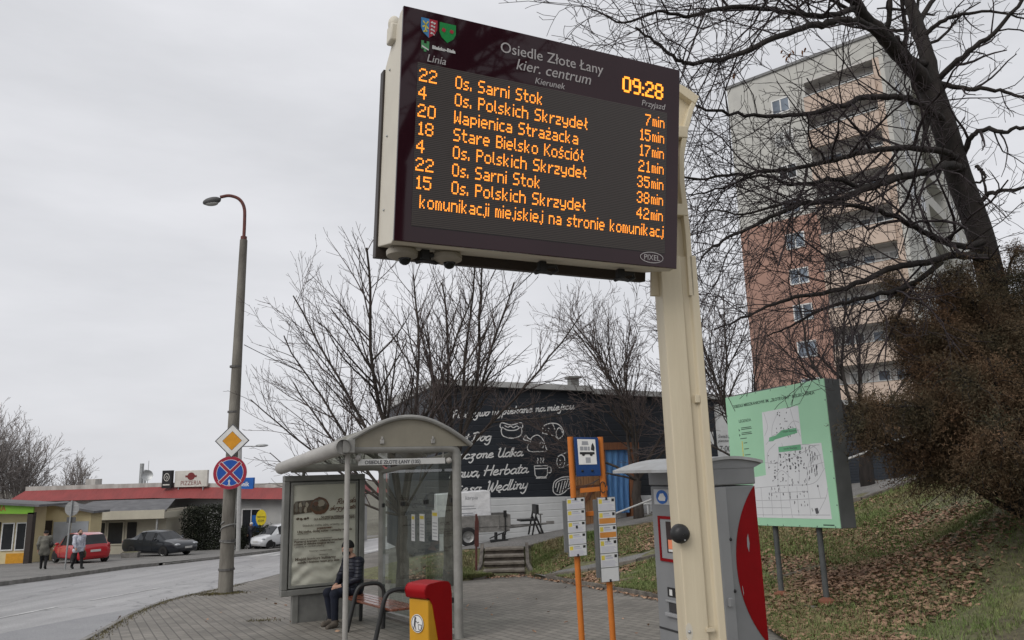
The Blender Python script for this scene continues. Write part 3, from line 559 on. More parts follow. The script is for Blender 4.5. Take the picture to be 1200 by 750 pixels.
mb.add([(TL, 0, ZT), (0, 0, ZT), (0, TD, ZT), (TL, TD, ZT)], [(0, 1, 2, 3)])
rect(BX0, BX1, -2, ZT - 0.5, 1.1, 3)
mb.add([(BX0, 0, -2), (BX0, 1.5, -2), (BX0, 1.5, ZT - .5), (BX0, 0, ZT - .5)], [(0, 1, 2, 3)], 3); mb.add([(BX1, 1.5, -2), (BX1, 0, -2), (BX1, 0, ZT - .5), (BX1, 1.5, ZT - .5)], [(0, 1, 2, 3)], 3)
# flank: set back in steps
yy = [0, 9, 9, 17, 17, TD]; xx = [0, 0, -0.9, -0.9, 0, 0]
for i in range(5): mb.add([(xx[i], yy[i], -2), (xx[i + 1], yy[i + 1], -2), (xx[i + 1], yy[i + 1], ZT), (xx[i], yy[i], ZT)], [(0, 1, 2, 3)])
mb.build('wall', [M_TGREY, M_TERRA, M_PEACH, M_TLOGGIA], tower, TM)
mb = MB(); mb.bx(TL - .12, 0.12, -.12, 0.3, ZT, ZT + .22); mb.bx(-0.3, .12, .3, TD, ZT, ZT + .22); mb.bx(TL - .12, TL + .3, .3, TD, ZT, ZT + .22); mb.bx(-9, -4, 6, 12, ZT, ZT + 2.4); mb.build('parapet', mat('roof_edge', (0.2, 0.2, 0.2), rough=0.7), tower, TM)
M_FRAME = mat('window_frame_white', (0.7, 0.7, 0.69), rough=0.4)
M_PANE = mat('tower_pane', (0.22, 0.26, 0.31), (0.08, 0.095, 0.12), scale=0.5, rough=0.08, rvar=0.03)  # pale blue base colour stands in for the sky mirrored in the panes
M_PANE2 = mat('curtained_pane', (0.42, 0.42, 0.40), (0.25, 0.26, 0.26), scale=1.5, rough=0.12, stretch=(3, 3, .4)); M_PANE3 = mat('dark_pane', (0.07, 0.08, 0.09), (0.04, 0.045, 0.05), scale=.6, rough=.08); RW = random.Random(8)
def window(parent, TMx, x0, x1, z0, z1, y=0.0, fw=0.09, mull=1, pane=None, frm=None, name='window'):
    mb = MB()
    mb.bx(x0, x1, y - .04, y + .02, z0, z0 + fw); mb.bx(x0, x1, y - .04, y + .02, z1 - fw, z1); mb.bx(x0, x0 + fw, y - .04, y + .02, z0 + fw, z1 - fw); mb.bx(x1 - fw, x1, y - .04, y + .02, z0 + fw, z1 - fw)
    for k in range(mull):
        c = x0 + (x1 - x0) * (k + 1) / (mull + 1); mb.bx(c - fw / 2, c + fw / 2, y - .038, y + .018, z0 + fw, z1 - fw)
    w = mb.build(name, frm or M_FRAME, parent, TMx)
    mb = MB(); mb.add([(x0 + fw, y - .012, z0 + fw), (x1 - fw, y - .012, z0 + fw), (x1 - fw, y - .012, z1 - fw), (x0 + fw, y - .012, z1 - fw)], [(0, 1, 2, 3)]); mb.build('pane', pane or RW.choice((M_PANE, M_PANE, M_PANE2, M_PANE3)), w, TMx)
    return w
for k in range(11):
    z = 30.45 - 2.83 * k
    if z < 0: break
    window(tower, TM, -8.5, -7.05, z - 1.25, z, y=-0.02)
for k, zl in enumerate(levels):
    if zl - 1.35 < -1: break
    mb = MB(); mb.bx(BX0 - .05, BX1 + .05, -0.35, 0.12, zl - 2.83 + 0.05, zl - 1.3); b = mb.build('balcony', M_PEACH, tower, TM)
    mb = MB(); mb.bx(BX0 - .05, BX1 + .05, -.4, -.1, zl - 1.3, zl - 1.24); mb.build('rail', M_STEEL, b, TM)
    mb = MB(); mb.bx(BX0, BX1, -0.1, 1.1, zl, zl + .14); mb.build('slab', M_TLOGGIA, tower, TM)
    for a, bb, mu in ((-5.3, -3.9, 1), (-3.4, -2.5, 0), (-2.2, -1.0, 1)):
        window(tower, TM, a, bb, zl - (1.6 if mu else 2.6), zl - .35, y=1.06, mull=mu)
TM2 = TM @ Matrix.Rotation(math.radians(90), 4, 'Z')   # flank: local x runs back along the side
for k in range(11):
    z = 30.4 - 2.83 * k
    if z < 4: break
    for a, y in ((2.6, 0.0), (5.9, 0.0), (10.2, 0.9), (13.6, 0.9), (19, 0.0), (22.4, 0.0)):
        window(tower, TM2, a, a + 1.7, z - 1.3, z, y=y - 0.02)
for k in range(9):   # glazed balconies on the flank
    z = 29.2 - 2.83 * k
    mb = MB(); mb.bx(9.2, 16.6, 0.05, 0.85, z - 1.6, z - 0.6); mb.build('balcony', M_TGREY, tower, TM2)
# ---- pizzeria and the low shops across the road
def simple(c, **k): return mat(c[0], c[1], **k)
M_RED = siding('red_roof_sheet', (0.26, 0.052, 0.05), (0.2, 0.043, 0.041), 0.35, axis=0, strength=0.4, rough=0.5)
M_STUC = mat('grey_white_stucco', (0.42, 0.42, 0.41), (0.33, 0.33, 0.325), scale=0.7, rough=0.9, bump=0.2)
M_PARA = mat('stained_parapet', (0.5, 0.48, 0.45), (0.3, 0.28, 0.26), scale=1.5, rough=0.9, stretch=(1, 1, .3))
PO = (-26.55, 57.0, 0.0)
piz = thing('pizzeria_building', 'low grey pizzeria building with red sheet metal mansard roof across the road', 'building', (PO[0], PO[1], -3.4))
PM = frame(PO, 0)
Rr = math.atan2(-3.0, 9.8); PR = frame(PO, Rr); RL = 10.6
mb = MB(); mb.bx(-10.5, 0, 0, 12, -4.2, 1.2); mb.build('wall', M_STUC, piz, PM)
mb = MB(); mb.add([(0, 0, -4.2), (RL, 0, -4.2), (RL, 0, 0.9), (0, 0, 1.2)], [(0, 1, 2, 3)]); mb.add([(RL, 0, -4.2), (RL, 12, -4.2), (RL, 12, .9), (RL, 0, .9)], [(0, 1, 2, 3)]); mb.build('wall', M_STUC, piz, PR)
mb = MB(); mb.add([(-11.3, -.9, .47), (.1, -.9, .47), (0, 0, 1.25), (-10.5, 0, 1.25), (-11.3, 0, .42), (0, 0, .42)], [(0, 1, 2, 3), (0, 4, 5, 1), (0, 3, 4)])
rf = mb.build('roof', M_RED, piz, PM)
mb = MB(); mb.add([(-.25, -.9, .47), (RL + .4, -.9, .2), (RL, 0, .95), (0, 0, 1.25), (0, 0, .42), (RL, 0, .15)], [(0, 1, 2, 3), (0, 4, 5, 1)]); mb.add([(RL + .4, -.9, .2), (RL + .4, 12, .2), (RL, 12, .95), (RL, 0, .95)], [(0, 1, 2, 3)]); mb.build('roof', M_RED, piz, PR)
mb = MB(); mb.bx(-10.5, 0.02, .0, .25, 1.2, 1.56); mb.bx(-10.5, -10.2, .25, 12, 1.2, 1.56); mb.build('parapet', M_PARA, piz, PM)
mb = MB(); mb.add([(0, 0, 1.2), (RL, 0, .9), (RL, 0, 1.2), (0, 0, 1.56), (0, .25, 1.56), (RL, .25, 1.2)], [(0, 1, 2, 3), (3, 2, 5, 4)]); mb.build('parapet', M_PARA, piz, PR)
mb = MB(); mb.tube([(-3.3, 3, 1.2), (-3.3, 3, 3.1)], .16, 10); mb.tube([(-3.0, 3, 1.2), (-3.0, 3, 2.6)], .1, 8); mb.build('chimney', M_STEEL, rf, PM, smooth=True)
mb = MB(); mb.bx(-8.3, -7.5, 4, 5, 1.2, 2.0); mb.build('chimney', M_PARA, rf, PM)
for a, b, z0, z1 in ((5.6, 6.7, -3.4, -.45), (7.0, 8.6, -2.9, -.45)): window(piz, PR, a, b, z0, z1, y=-0.02, fw=.07, pane=M_DKGLASS)
mb = MB(); mb.bx(-1.1, -.45, -.14, -.01, -.9, -.2); mb.build('lantern', M_BLACK, piz, PM)
M_SIGNW = mat('sign_cream', (0.6, 0.58, 0.53), rough=0.5, scale=2); M_SBLUE = mat('sign_blue', (0.02, 0.12, 0.42), rough=0.4, scale=2)
M_MAROON = mat('sign_maroon', (0.18, 0.03, 0.03), rough=0.5); M_SBLACK = mat('sign_black', (0.02, 0.02, 0.022), rough=0.4)
s1 = thing('roof_sign', 'cream roof sign lettered PIZZERIA with a maroon emblem', 'sign', tuple(Vector(PO) + Vector((1.0, -.6, .95))), Rr); SM = frame(tuple(Vector(PO) + Vector((1.0, -.6, .95))), Rr)
mb = MB(); mb.bx(0, 2.9, 0, .2, .25, 1.45); mb.build('panel', M_SIGNW, s1, SM, bevel=.02)
mb = MB(); mb.bx(.3, .36, .05, .15, -.4, .25); mb.bx(2.5, 2.56, .05, .15, -.4, .25); mb.build('bracket', M_STEEL, s1, SM)
text(s1, 'lettering', 'PIZZERIA', M_MAROON, SM, .55, .38, x1=2.4)
mb = MB(); mb.prism([(.34 * math.cos(t * math.pi / 8), .28 * math.sin(t * math.pi / 8)) for t in range(16)], 0, .01, 0, SM @ Matrix.Translation((1.48, -.004, 1.02)) @ FACE); mb.prism([(-.5, -.07), (.5, -.07), (.5, .07), (-.5, .07)], .01, .016, 0, SM @ Matrix.Translation((1.48, -.004, 1.02)) @ FACE); mb.build('emblem', M_MAROON, s1, Matrix.Identity(4))
s2 = thing('roof_sign', 'small black roof sign with a round white emblem left of the cream sign', 'sign', tuple(Vector(PO) + Vector((0.02, -.55, .95))), Rr); SM = frame(tuple(Vector(PO) + Vector((.02, -.55, .95))), Rr)
mb = MB(); mb.bx(0, .86, 0, .25, .2, 1.5); mb.build('panel', M_SBLACK, s2, SM, bevel=.02)
mb = MB(); stroke(mb, [(.43 + .24 * math.cos(t), 1.0 + .27 * math.sin(t)) for t in np.linspace(0, 6.28, 20)], .05, .004, 0, SM @ FACE); stroke(mb, [(.43, .85), (.55, 1.0), (.4, 1.1), (.35, .95)], .05, .004, 0, SM @ FACE); stroke(mb, [(.15, .45), (.7, .45)], .09, .004, 0, SM @ FACE); mb.build('emblem', M_SIGNW, s2, Matrix.Identity(4))
s3o = tuple(Vector(PO) + Vector((5.85, -1.9, .75))); s3 = thing('roof_sign', 'blue lettered sign on the roof edge behind the concrete lamp post', 'sign', s3o, Rr); SM = frame(s3o, Rr)
mb = MB(); mb.bx(-.4, 1.75, 0, .2, .1, 1.0); mb.build('panel', M_SBLUE, s3, SM, bevel=.02); text(s3, 'lettering', 'tronik', M_WHITE, SM, .3, .4, x1=1.55, bold=.01)
mb = MB(); mb.bx(0, .06, .05, .15, -.5, .1); mb.bx(1.2, 1.26, .05, .15, -.5, .1); mb.build('bracket', M_STEEL, s3, SM)
for k, (px, r, l) in enumerate(((172, .42, 'grey satellite dish on the flat pizzeria roof'),)):
    p = at(px, 566, 58.5); d = thing('satellite_dish', l, 'dish', tuple(p)); mb = MB(); mb.lathe([(0.001, 0), (.2, .03), (.36, .1), (.42, .14)], 16, 0, Matrix.Rotation(math.radians(80), 4, 'X')); mb.build('dish', M_STEEL, d, frame(tuple(p + np.array([0, 0, .55])), .4), smooth=True); mb = MB(); mb.tube([(0, .1, -.1), (0, .1, 1.7)], .02, 6); mb.build('mast', M_STEEL, d, frame(tuple(p), 0))
# yellow oval sign on a post, blue poster in the window
so_ = at(305, 641, 53.0); ov = thing('shop_sign', 'yellow oval service sign standing by the shop window', 'sign', tuple(so_)); OM = frame(tuple(so_), 0)
mb = MB(); mb.prism([(.36 * math.cos(t * math.pi / 12), .55 * math.sin(t * math.pi / 12)) for t in range(24)], 0, .06, 0, OM @ Matrix.Translation((0, 0, 1.95)) @ FACE); mb.build('panel', mat('sign_yellow', (0.7, 0.55, 0.03), rough=.4), ov, Matrix.Identity(4))
mb = MB(); mb.tube([(0, .03, 0), (0, .03, 1.9)], .03, 6); mb.build('post', M_STEEL, ov, OM); text(ov, 'lettering', 'SERWIS', M_SBLACK, OM, -.28, 1.95, x1=.28, y=-.07); text(ov, 'lettering', 'GSM', M_SBLACK, OM, -.2, 1.68, x1=.2, y=-.07)
mb = MB(); mb.bx(7.9, 8.5, -.07, -.05, -2.1, -.9); tag(mb.build('window_poster', M_SBLUE, None, PR), 'blue advertising poster in the lit shop window', 'poster')
mb = MB(); mb.bx(5.7, 6.4, -.07, -.05, -1.9, -1.1); tag(mb.build('window_notice', M_WHITE, None, PR), 'white notice in the dark shop doorway behind the lamp post', 'notice')
# annex with the flat grey canopy
ao = (-29.1, 51.0, 0.0); an = thing('annex_building', 'flat roofed cream annex with dark windows behind the dark saloon car', 'building', (ao[0], ao[1], -3.0)); AM = frame(ao, 0)
M_CREAM = mat('cream_render', (0.5, 0.47, 0.38), (0.42, 0.39, 0.32), scale=.8, rough=.9)
M_FELT = mat('roof_felt', (0.15, 0.15, 0.155), (0.1, 0.1, 0.105), scale=2, rough=.8)
mb = MB(); mb.bx(-.2, 5.6, 0, 5, -3.6, -.2); mb.build('wall', M_CREAM, an, AM)
mb = MB(); mb.add([(-.8, -1.2, -.15), (6.0, -1.2, -.3), (5.0, 2.5, .42), (-.8, 2.5, .42), (-.8, 5, .4), (5.6, 5, .4)], [(0, 1, 2, 3), (3, 2, 5, 4)]); rf = mb.build('roof', M_FELT, an, AM)
mb = MB(); mb.bx(-.8, 6.05, -1.3, -1.2, -.7, -.15); mb.bx(5.95, 6.05, -1.2, 2, -.7, -.3); mb.build('fascia', M_CREAM, rf, AM)
for a, b in ((.5, 1.65), (1.7, 2.85)): window(an, AM, a, b, -2.4, -.85, y=-.02, mull=0, pane=M_DKGLASS, frm=M_CREAM)
mb = MB(); mb.bx(3.05, 3.65, -.05, -.005, -2.2, -.95); mb.build('menu_board', M_SBLACK, an, AM)
mb = MB(); mb.bx(5.45, 5.55, -1.1, -1.0, -3.2, -.7); mb.build('post', M_STEEL, an, AM)
# cream kiosk with a gable
ko = (-28.6, 45.0, 0.0); kk = thing('kiosk', 'cream kiosk with a low dark gable roof behind the red car', 'kiosk', (ko[0], ko[1], -2.7)); KM = frame(ko, 0)
mb = MB(); mb.bx(0, 3.4, 0, 1.2, -3.2, .1); mb.add([(0, -.001, .1), (3.4, -.001, .1), (1.1, -.001, .5)], [(0, 1, 2)]); mb.build('wall', mat('kiosk_cream', (0.62, 0.53, 0.32), (0.55, 0.47, 0.28), scale=1.5, rough=.7), kk, KM)
mb = MB()
for a, b in (((-.3, -.02), (1.1, .52)), ((1.1, .52), (3.75, -.05))): mb.add([(a[0], -.4, a[1]), (b[0], -.4, b[1]), (b[0], 1.4, b[1]), (a[0], 1.4, a[1]), (a[0], -.4, a[1] + .13), (b[0], -.4, b[1] + .13), (b[0], 1.4, b[1] + .13), (a[0], 1.4, a[1] + .13)], [(0, 3, 2, 1), (4, 5, 6, 7), (0, 1, 5, 4), (1, 2, 6, 5), (2, 3, 7, 6), (3, 0, 4, 7)])
mb.build('roof', M_FELT, kk, KM)
mb = MB(); mb.bx(.05, 1.15, -.05, -.005, -2.7, -.4); mb.build('door', mat('kiosk_door', (0.045, 0.035, 0.03), rough=.5), kk, KM)
for a in (1.25, 2.3): mb = MB(); mb.bx(a, a + 1.0, -.04, -.004, -1.75, -.5); mb.build('shutter', mat('pale_shutter', (0.5, 0.53, 0.56), rough=.5, scale=2), kk, KM)
# green kiosk (flower shop) at the left edge
go = (-32.85, 42.0, 0.0); gk = thing('kiosk', 'green fronted flower kiosk with yellow panels at the left edge', 'kiosk', (go[0], go[1], -2.5)); GM = frame(go, 0)
M_GREEN = mat('sign_green', (0.2, 0.42, 0.04), (0.17, 0.37, 0.04), scale=1, rough=.5)
mb = MB(); mb.bx(0, 5.6, .6, 2, -3.0, .5); mb.build('wall', mat('kiosk_cream', (0.62, 0.53, 0.32)), gk, GM)
mb = MB(); mb.add([(-.5, -.5, 1.05), (6.7, -.5, .5), (6.7, 2.2, .5), (-.5, 2.2, 1.05), (-.5, -.5, 1.2), (6.7, -.5, .62), (6.7, 2.2, .62), (-.5, 2.2, 1.2)], [(0, 3, 2, 1), (4, 5, 6, 7), (0, 1, 5, 4), (1, 2, 6, 5), (2, 3, 7, 6), (3, 0, 4, 7)]); mb.build('roof', M_FELT, gk, GM)
mb = MB(); mb.add([(-.3, -.3, .35), (6.3, -.3, .12), (6.3, -.3, .52), (-.3, -.3, 1.03), (-.3, -.2, .35), (6.3, -.2, .12), (6.3, -.2, .52), (-.3, -.2, 1.03)], [(0, 1, 2, 3), (4, 7, 6, 5), (1, 5, 6, 2), (0, 4, 5, 1), (3, 2, 6, 7)]); fs = mb.build('fascia', M_GREEN, gk, GM)
text(fs, 'lettering', 'KWIACIARNIA', mat('sign_red', (0.42, 0.03, 0.04), rough=.5), GM, 4.7 - 2.6, .33, x1=4.75, y=-.31)
mb = MB(); mb.bx(6.0, 6.3, -.3, 0, -3, .2); mb.build('post', mat('kiosk_door', (0.045, 0.035, 0.03)), gk, GM)
for a, b in ((4.9, 5.5), (4.1, 4.8)): window(gk, GM, a, b, -1.85, -.35, y=.57, mull=0, pane=M_DKGLASS, fw=.06)
mb = MB(); mb.bx(4.5, 5.58, .5, .595, -2.6, -2.0); mb.build('panel', mat('orange_panel', (0.62, 0.3, 0.03), rough=.5), gk, GM)
mb = MB(); mb.bx(3.2, 4.0, .52, .595, -2.6, -.3); mb.build('door', mat('kiosk_door', (0.045, 0.035, 0.03)), gk, GM)
# flower crates in front of the kiosk
M_CRATE = mat('crate_wood', (0.3, 0.24, 0.17), rough=.8, scale=8)
def crate(x, y, lab, fl):
    z = gz(x, y); c = thing('flower_crate', lab, 'crate', (x, y, z)); m = frame((x, y, z), random.uniform(-.3, .3)); mb = MB()
    for s in (-1, 1):
        for k in range(3): mb.bx(-.4, .4, s * .25 - .01, s * .25 + .01, .06 + .13 * k, .16 + .13 * k); mb.bx(s * .4 - .01, s * .4 + .01, -.24, .24, .06 + .13 * k, .16 + .13 * k)
    mb.bx(-.39, .39, -.24, .24, .03, .05); mb.build('slats', M_CRATE, c, m); mb = MB()
    for k in range(120):
        a = Vector((random.uniform(-.4, .4), random.uniform(-.26, .26), random.uniform(.35, .6))); d = Vector((random.gauss(0, 1), random.gauss(0, 1), random.gauss(0, .6))).normalized() * .06; e = d.orthogonal().normalized() * .035
        mb.add([a - d, a + e, a + d, a - e], [(0, 1, 2, 3)])
    mb.build('plants', fl, c, m)
M_LEAFY = mat('mixed_plants', (0.35, 0.38, 0.3), (0.12, 0.16, 0.08), scale=12, rough=.8)
crate(-28.9, 40.2, 'wooden crate of pale plants in front of the green kiosk', M_LEAFY); crate(-30.0, 40.6, 'wooden crate of plants at the left picture edge beside the kiosk door', M_LEAFY)
# distant houses beyond the end of the road
def house(x, y, w, d, h, rot, lab, rc, wc):
    z = gz(max(-40, x), min(75, y)) - .4; o = thing('house', lab, 'house', (x, y, z), rot); m = frame((x, y, z), rot); mb = MB(); mb.bx(-w / 2, w / 2, 0, d, 0, h); mb.build('wall', wc, o, m)
    mb = MB(); mb.add([(-w / 2 - .4, -.4, h), (w / 2 + .4, -.4, h), (w / 2 + .4, d + .4, h), (-w / 2 - .4, d + .4, h), (-w / 2 - .4, d / 2, h + d * .33), (w / 2 + .4, d / 2, h + d * .33)], [(0, 1, 5, 4), (2, 3, 4, 5), (1, 2, 5), (3, 0, 4), (0, 3, 2, 1)]); mb.build('roof', rc, o, m)
    for a in np.arange(-w / 2 + 1.2, w / 2 - 1, 3.0): window(o, m, a, a + 1.3, h - 2.2, h - .9, y=-.02, pane=M_DKGLASS)
house(-9, 92, 15, 10, 4.0, .1, 'distant house with a red roof seen through the shelter glass', M_RED, M_STUC)
house(10, 84, 18, 9, 4.2, -.1, 'distant grey house behind the dark shop', M_FELT, M_CREAM)
# ================================================================== LEAVES AND BRANCHES
class Twigs:
    def __init__(s): s.b = {}
    def add(s, P, r0, r1, n=3):
        P = np.asarray(P, float); s.b.setdefault((len(P), n), []).append((P, r0, r1))
    def build(s, name, m, parent, smooth=True):
        Vs = []; Fs = []; base = 0
        for (k, n), L_ in s.b.items():
            P = np.stack([b[0] for b in L_]); B = len(P); r = np.array([[b[1] + (b[2] - b[1]) * (i / (k - 1)) for i in range(k)] for b in L_])
            t = np.gradient(P, axis=1); t /= np.linalg.norm(t, axis=2, keepdims=True) + 1e-9
            ref = np.where(np.abs(t[:, :1, 2:3]) > .8, np.array([[[1., 0, 0]]]), np.array([[[0, 0, 1.]]])); ref = np.broadcast_to(ref, t.shape)
            u = np.cross(t, ref); u /= np.linalg.norm(u, axis=2, keepdims=True) + 1e-9; w = np.cross(t, u)
            a = 2 * np.pi * np.arange(n) / n
            ring = P[:, :, None] + r[:, :, None, None] * (u[:, :, None] * np.cos(a)[None, None, :, None] + w[:, :, None] * np.sin(a)[None, None, :, None])
            Vs.append(ring.reshape(-1, 3)); i, j = np.meshgrid(np.arange(k - 1), np.arange(n), indexing='ij'); j2 = (j + 1) % n
            f = np.stack([i * n + j, i * n + j2, (i + 1) * n + j2, (i + 1) * n + j], -1).reshape(-1, 4)
            Fs.append((base + np.arange(B)[:, None, None] * (k * n) + f[None]).reshape(-1, 4)); base += B * k * n
        if not Vs: return None
        V = np.concatenate(Vs)
        if parent is not None: V = V - np.array(parent.location)
        return npmesh(name, V, np.concatenate(Fs), m, parent, smooth)
R3 = random.Random(5)
def rdir(): return np.array([R3.gauss(0, 1), R3.gauss(0, 1), R3.gauss(0, 1)])
def unit(v): return v / (np.linalg.norm(v) + 1e-9)
def side(d, ang, az=None):
    o = rdir(); o = unit(o - d * o.dot(d)); return unit(d * math.cos(ang) + o * math.sin(ang))
def grow(tw, p, d, Ln, r, lvl, cfg):
    """one branch with its twigs; tw[0] thick wood, tw[1] fine wood"""
    step = max(0.12, min(0.45, Ln / 5)); n = max(3, int(Ln / step)); P = [np.array(p, float)]; d = unit(np.array(d, float)); D = [d]
    for i in range(n):
        d = unit(d + rdir() * cfg['wob'] + np.array([0, 0, cfg['up'] * (1 if lvl < 3 else .6)])); P.append(P[-1] + d * Ln / n); D.append(d)
    r1 = max(cfg['rmin'], r * .35)
    tw[0 if r > cfg['thick'] else 1].add(P, r, r1, 7 if r > .05 else 5 if r > .02 else 3)
    if lvl >= cfg['lv'] or Ln < .25: return
    kids(tw, P, D, Ln, r, r1, lvl, cfg)
def kids(tw, P, D, Ln, r, r1, lvl, cfg, t0=.2):
    n = max(2, int(Ln * cfg['dens'][min(lvl, len(cfg['dens']) - 1)]))
    for k in range(n):
        t = t0 + (1 - t0) * (k + R3.random()) / n; x = t * (len(P) - 1); i = min(int(x), len(P) - 2); q = P[i] + (P[i + 1] - P[i]) * (x - i); dd = D[i] if D is not None else unit(P[i + 1] - P[i])
        rr = (r + (r1 - r) * t) * R3.uniform(.4, .65); L2 = min(cfg.get('lmax', 9), Ln * R3.uniform(*cfg['ratio']) * (1.15 - .6 * t))
        if L2 < .12: continue
        grow(tw, q, side(dd, math.radians(R3.uniform(*cfg['ang']))), L2, max(cfg['rmin'], rr), lvl + 1, cfg)
M_BARK = mat('dark_bark', (0.036, 0.030, 0.027), (0.016, 0.014, 0.013), scale=7, rough=.95, bump=.9, bscale=26, stretch=(1, 1, .3))
M_TWIG = mat('dark_twig', (0.055, 0.043, 0.045), (0.03, 0.024, 0.026), scale=5, rough=.9)
M_BARK2 = mat('grey_brown_bark', (0.07, 0.058, 0.05), (0.03, 0.025, 0.022), scale=6, rough=.95, bump=.6, bscale=22, stretch=(1, 1, .3))
M_TWIG2 = mat('brown_twig', (0.115, 0.09, 0.085), (0.07, 0.056, 0.053), scale=5, rough=.9)
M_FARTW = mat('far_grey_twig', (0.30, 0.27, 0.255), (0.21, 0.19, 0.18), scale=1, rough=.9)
# ---- the big bare tree on the bank, limbs placed one by one
def px6(x, y, Y): return at(820 + x / 2.274, y / 2.274, Y)
bt = px6(830, 1000, 11.8); bt_root = (bt[0], bt[1], hz1(bt[0], bt[1]))
big = thing('bare_tree', 'huge dark bare tree leaning out over the display from the right bank', 'tree', bt_root)
tw = [Twigs(), Twigs()]
CF = dict(wob=.19, up=.03, rmin=.0038, thick=.03, lv=4, dens=[3.6, 4.2, 4.4, 4.6], ratio=(.28, .6), ang=(25, 65), lmax=2.6)
def limb(pts, r0, r1, kidsn=1, t0=.12, cfg=CF, lvl=1):
    q = smoothline([px6(*p) for p in pts], 5); q = [np.array(a) + rdir() * .012 for a in q]
    tw[0].add(q, r0, r1, 9 if r0 > .08 else 7)
    Ln = sum(np.linalg.norm(b - a) for a, b in zip(q[:-1], q[1:]))
    if kidsn: kids(tw, q, None, Ln * kidsn, r0 * .55 if r0 > .06 else r0, max(r1, .008), lvl, dict(cfg, lmax=min(cfg['lmax'], 1.9)), t0)
Yt = 11.6
q = smoothline([px6(850, 1120, 11.8), px6(822, 960, 11.8), px6(785, 780, 11.8), px6(745, 620, 11.7), px6(690, 470, 11.7), px6(655, 350, 11.6), px6(612, 225, 11.6)], 6)
q[0] = (bt_root[0], bt_root[1], bt_root[2] - .1); tw[0].add(q, .21, .185, 14)
limb([(612, 235, 11.6), (540, 150, 11.2), (480, 90, 10.9), (410, 0, 10.5), (350, -90, 10.2), (300, -190, 10)], .145, .05, .8, .2)
limb([(620, 230, 11.6), (600, 130, 11.7), (575, 50, 11.8), (545, -40, 11.9), (530, -150, 12)], .135, .06, .8)
limb([(600, 170, 11.6), (575, 165, 11.5), (535, 120, 11.2), (505, 80, 11.0), (503, 0, 10.8), (505, -80, 10.7)], .07, .03, .8)
limb([(500, 105, 11.0), (450, 70, 10.6), (400, 55, 10.3), (345, 62, 10.0), (290, 68, 9.7), (200, 100, 9.3), (100, 145, 9.0), (0, 168, 8.7), (-60, 160, 8.5), (-120, 110, 8.4), (-170, 70, 8.3)], .07, .012, 1.0)
limb([(420, 20, 10.5), (350, 42, 10.2), (270, 40, 9.8), (180, 22, 9.5), (60, 20, 9.3), (-30, 45, 9.1), (-110, 30, 9), (-200, 60, 8.9), (-290, 25, 8.8)], .05, .01, 1.0)
limb([(410, 5, 10.5), (340, -25, 10.3), (240, -20, 10), (120, -25, 9.8), (20, -40, 9.7), (-80, -30, 9.6), (-180, -60, 9.5)], .05, .012, .9)
limb([(655, 330, 11.6), (620, 300, 11.2), (575, 272, 10.9), (520, 260, 10.6), (430, 262, 10.3), (380, 282, 10.1), (300, 300, 9.9), (200, 310, 9.6), (100, 305, 9.4), (0, 285, 9.2), (-60, 260, 9.1)], .065, .012, 1.0)
limb([(690, 425, 11.6), (640, 402, 11.2), (560, 393, 10.8), (480, 400, 10.5), (400, 412, 10.2), (300, 440, 10), (200, 455, 9.8), (100, 465, 9.6), (0, 475, 9.4), (-80, 470, 9.3)], .06, .01, 1.0)
limb([(700, 450, 11.6), (660, 440, 11.2), (620, 455, 10.8), (560, 462, 10.4), (480, 490, 10.1), (400, 520, 9.9), (330, 535, 9.7), (250, 548, 9.5), (150, 600, 9.3), (60, 640, 9.1), (0, 690, 9.0)], .075, .012, 1.1)
limb([(520, 470, 10.4), (440, 500, 10.3), (360, 480, 10.2), (260, 490, 10), (160, 470, 9.9), (60, 500, 9.8), (-20, 520, 9.7)], .04, .01, 1.0)
limb([(765, 640, 11.6), (700, 658, 11.3), (640, 640, 11), (560, 595, 10.7), (480, 565, 10.4), (400, 545, 10.2), (310, 540, 10), (220, 545, 9.8), (120, 570, 9.6), (20, 560, 9.4)], .055, .01, 1.0)
limb([(770, 690, 11.6), (700, 682, 11.2), (600, 698, 10.8), (500, 718, 10.4), (420, 756, 10.1), (330, 780, 9.9), (230, 800, 9.7), (150, 832, 9.5), (40, 880, 9.3)], .065, .01, 1.0)
limb([(640, 700, 11.0), (560, 755, 10.7), (460, 790, 10.4), (350, 815, 10.2), (260, 860, 10.0), (180, 898, 9.8)], .045, .01, 1.0)
limb([(605, 290, 11.5), (603, 330, 11.3), (592, 385, 11.2)], .045, .03, .6)
limb([(705, 410, 11.6), (722, 368, 11.4), (760, 347, 11.2), (810, 352, 11), (864, 340, 10.8), (930, 360, 10.6), (1010, 340, 10.4)], .05, .015, 1.0)
limb([(745, 545, 11.6), (765, 520, 11.3), (805, 508, 11), (870, 500, 10.8), (960, 480, 10.6)], .045, .015, .9)
limb([(640, 210, 11.5), (700, 150, 11.2), (780, 90, 11), (864, 0, 10.8), (940, -90, 10.6)], .055, .02, 1.0)
limb([(645, 222, 11.5), (715, 235, 11.2), (800, 242, 11), (870, 262, 10.8), (960, 270, 10.6)], .045, .012, 1.0)
limb([(595, 100, 11.7), (640, 60, 11.5), (700, 40, 11.3), (790, 30, 11.1), (880, 60, 10.9)], .045, .012, 1.0)
limb([(735, 440, 11.6), (750, 455, 11.4), (757, 480, 11.3), (730, 490, 11.2)], .03, .015, .6)
limb([(585, 60, 11.8), (640, -20, 11.9), (720, -60, 12), (820, -70, 12)], .05, .015, .9)
limb([(560, 10, 11.8), (610, -80, 12.2), (640, -160, 12.5)], .05, .02, .9)
tw[0].build('trunk', M_BARK, big); tw[1].build('branches', M_TWIG, big)
print('big tree', sum(len(v) for v in tw[0].b.values()), sum(len(v) for v in tw[1].b.values()))
mb = MB()
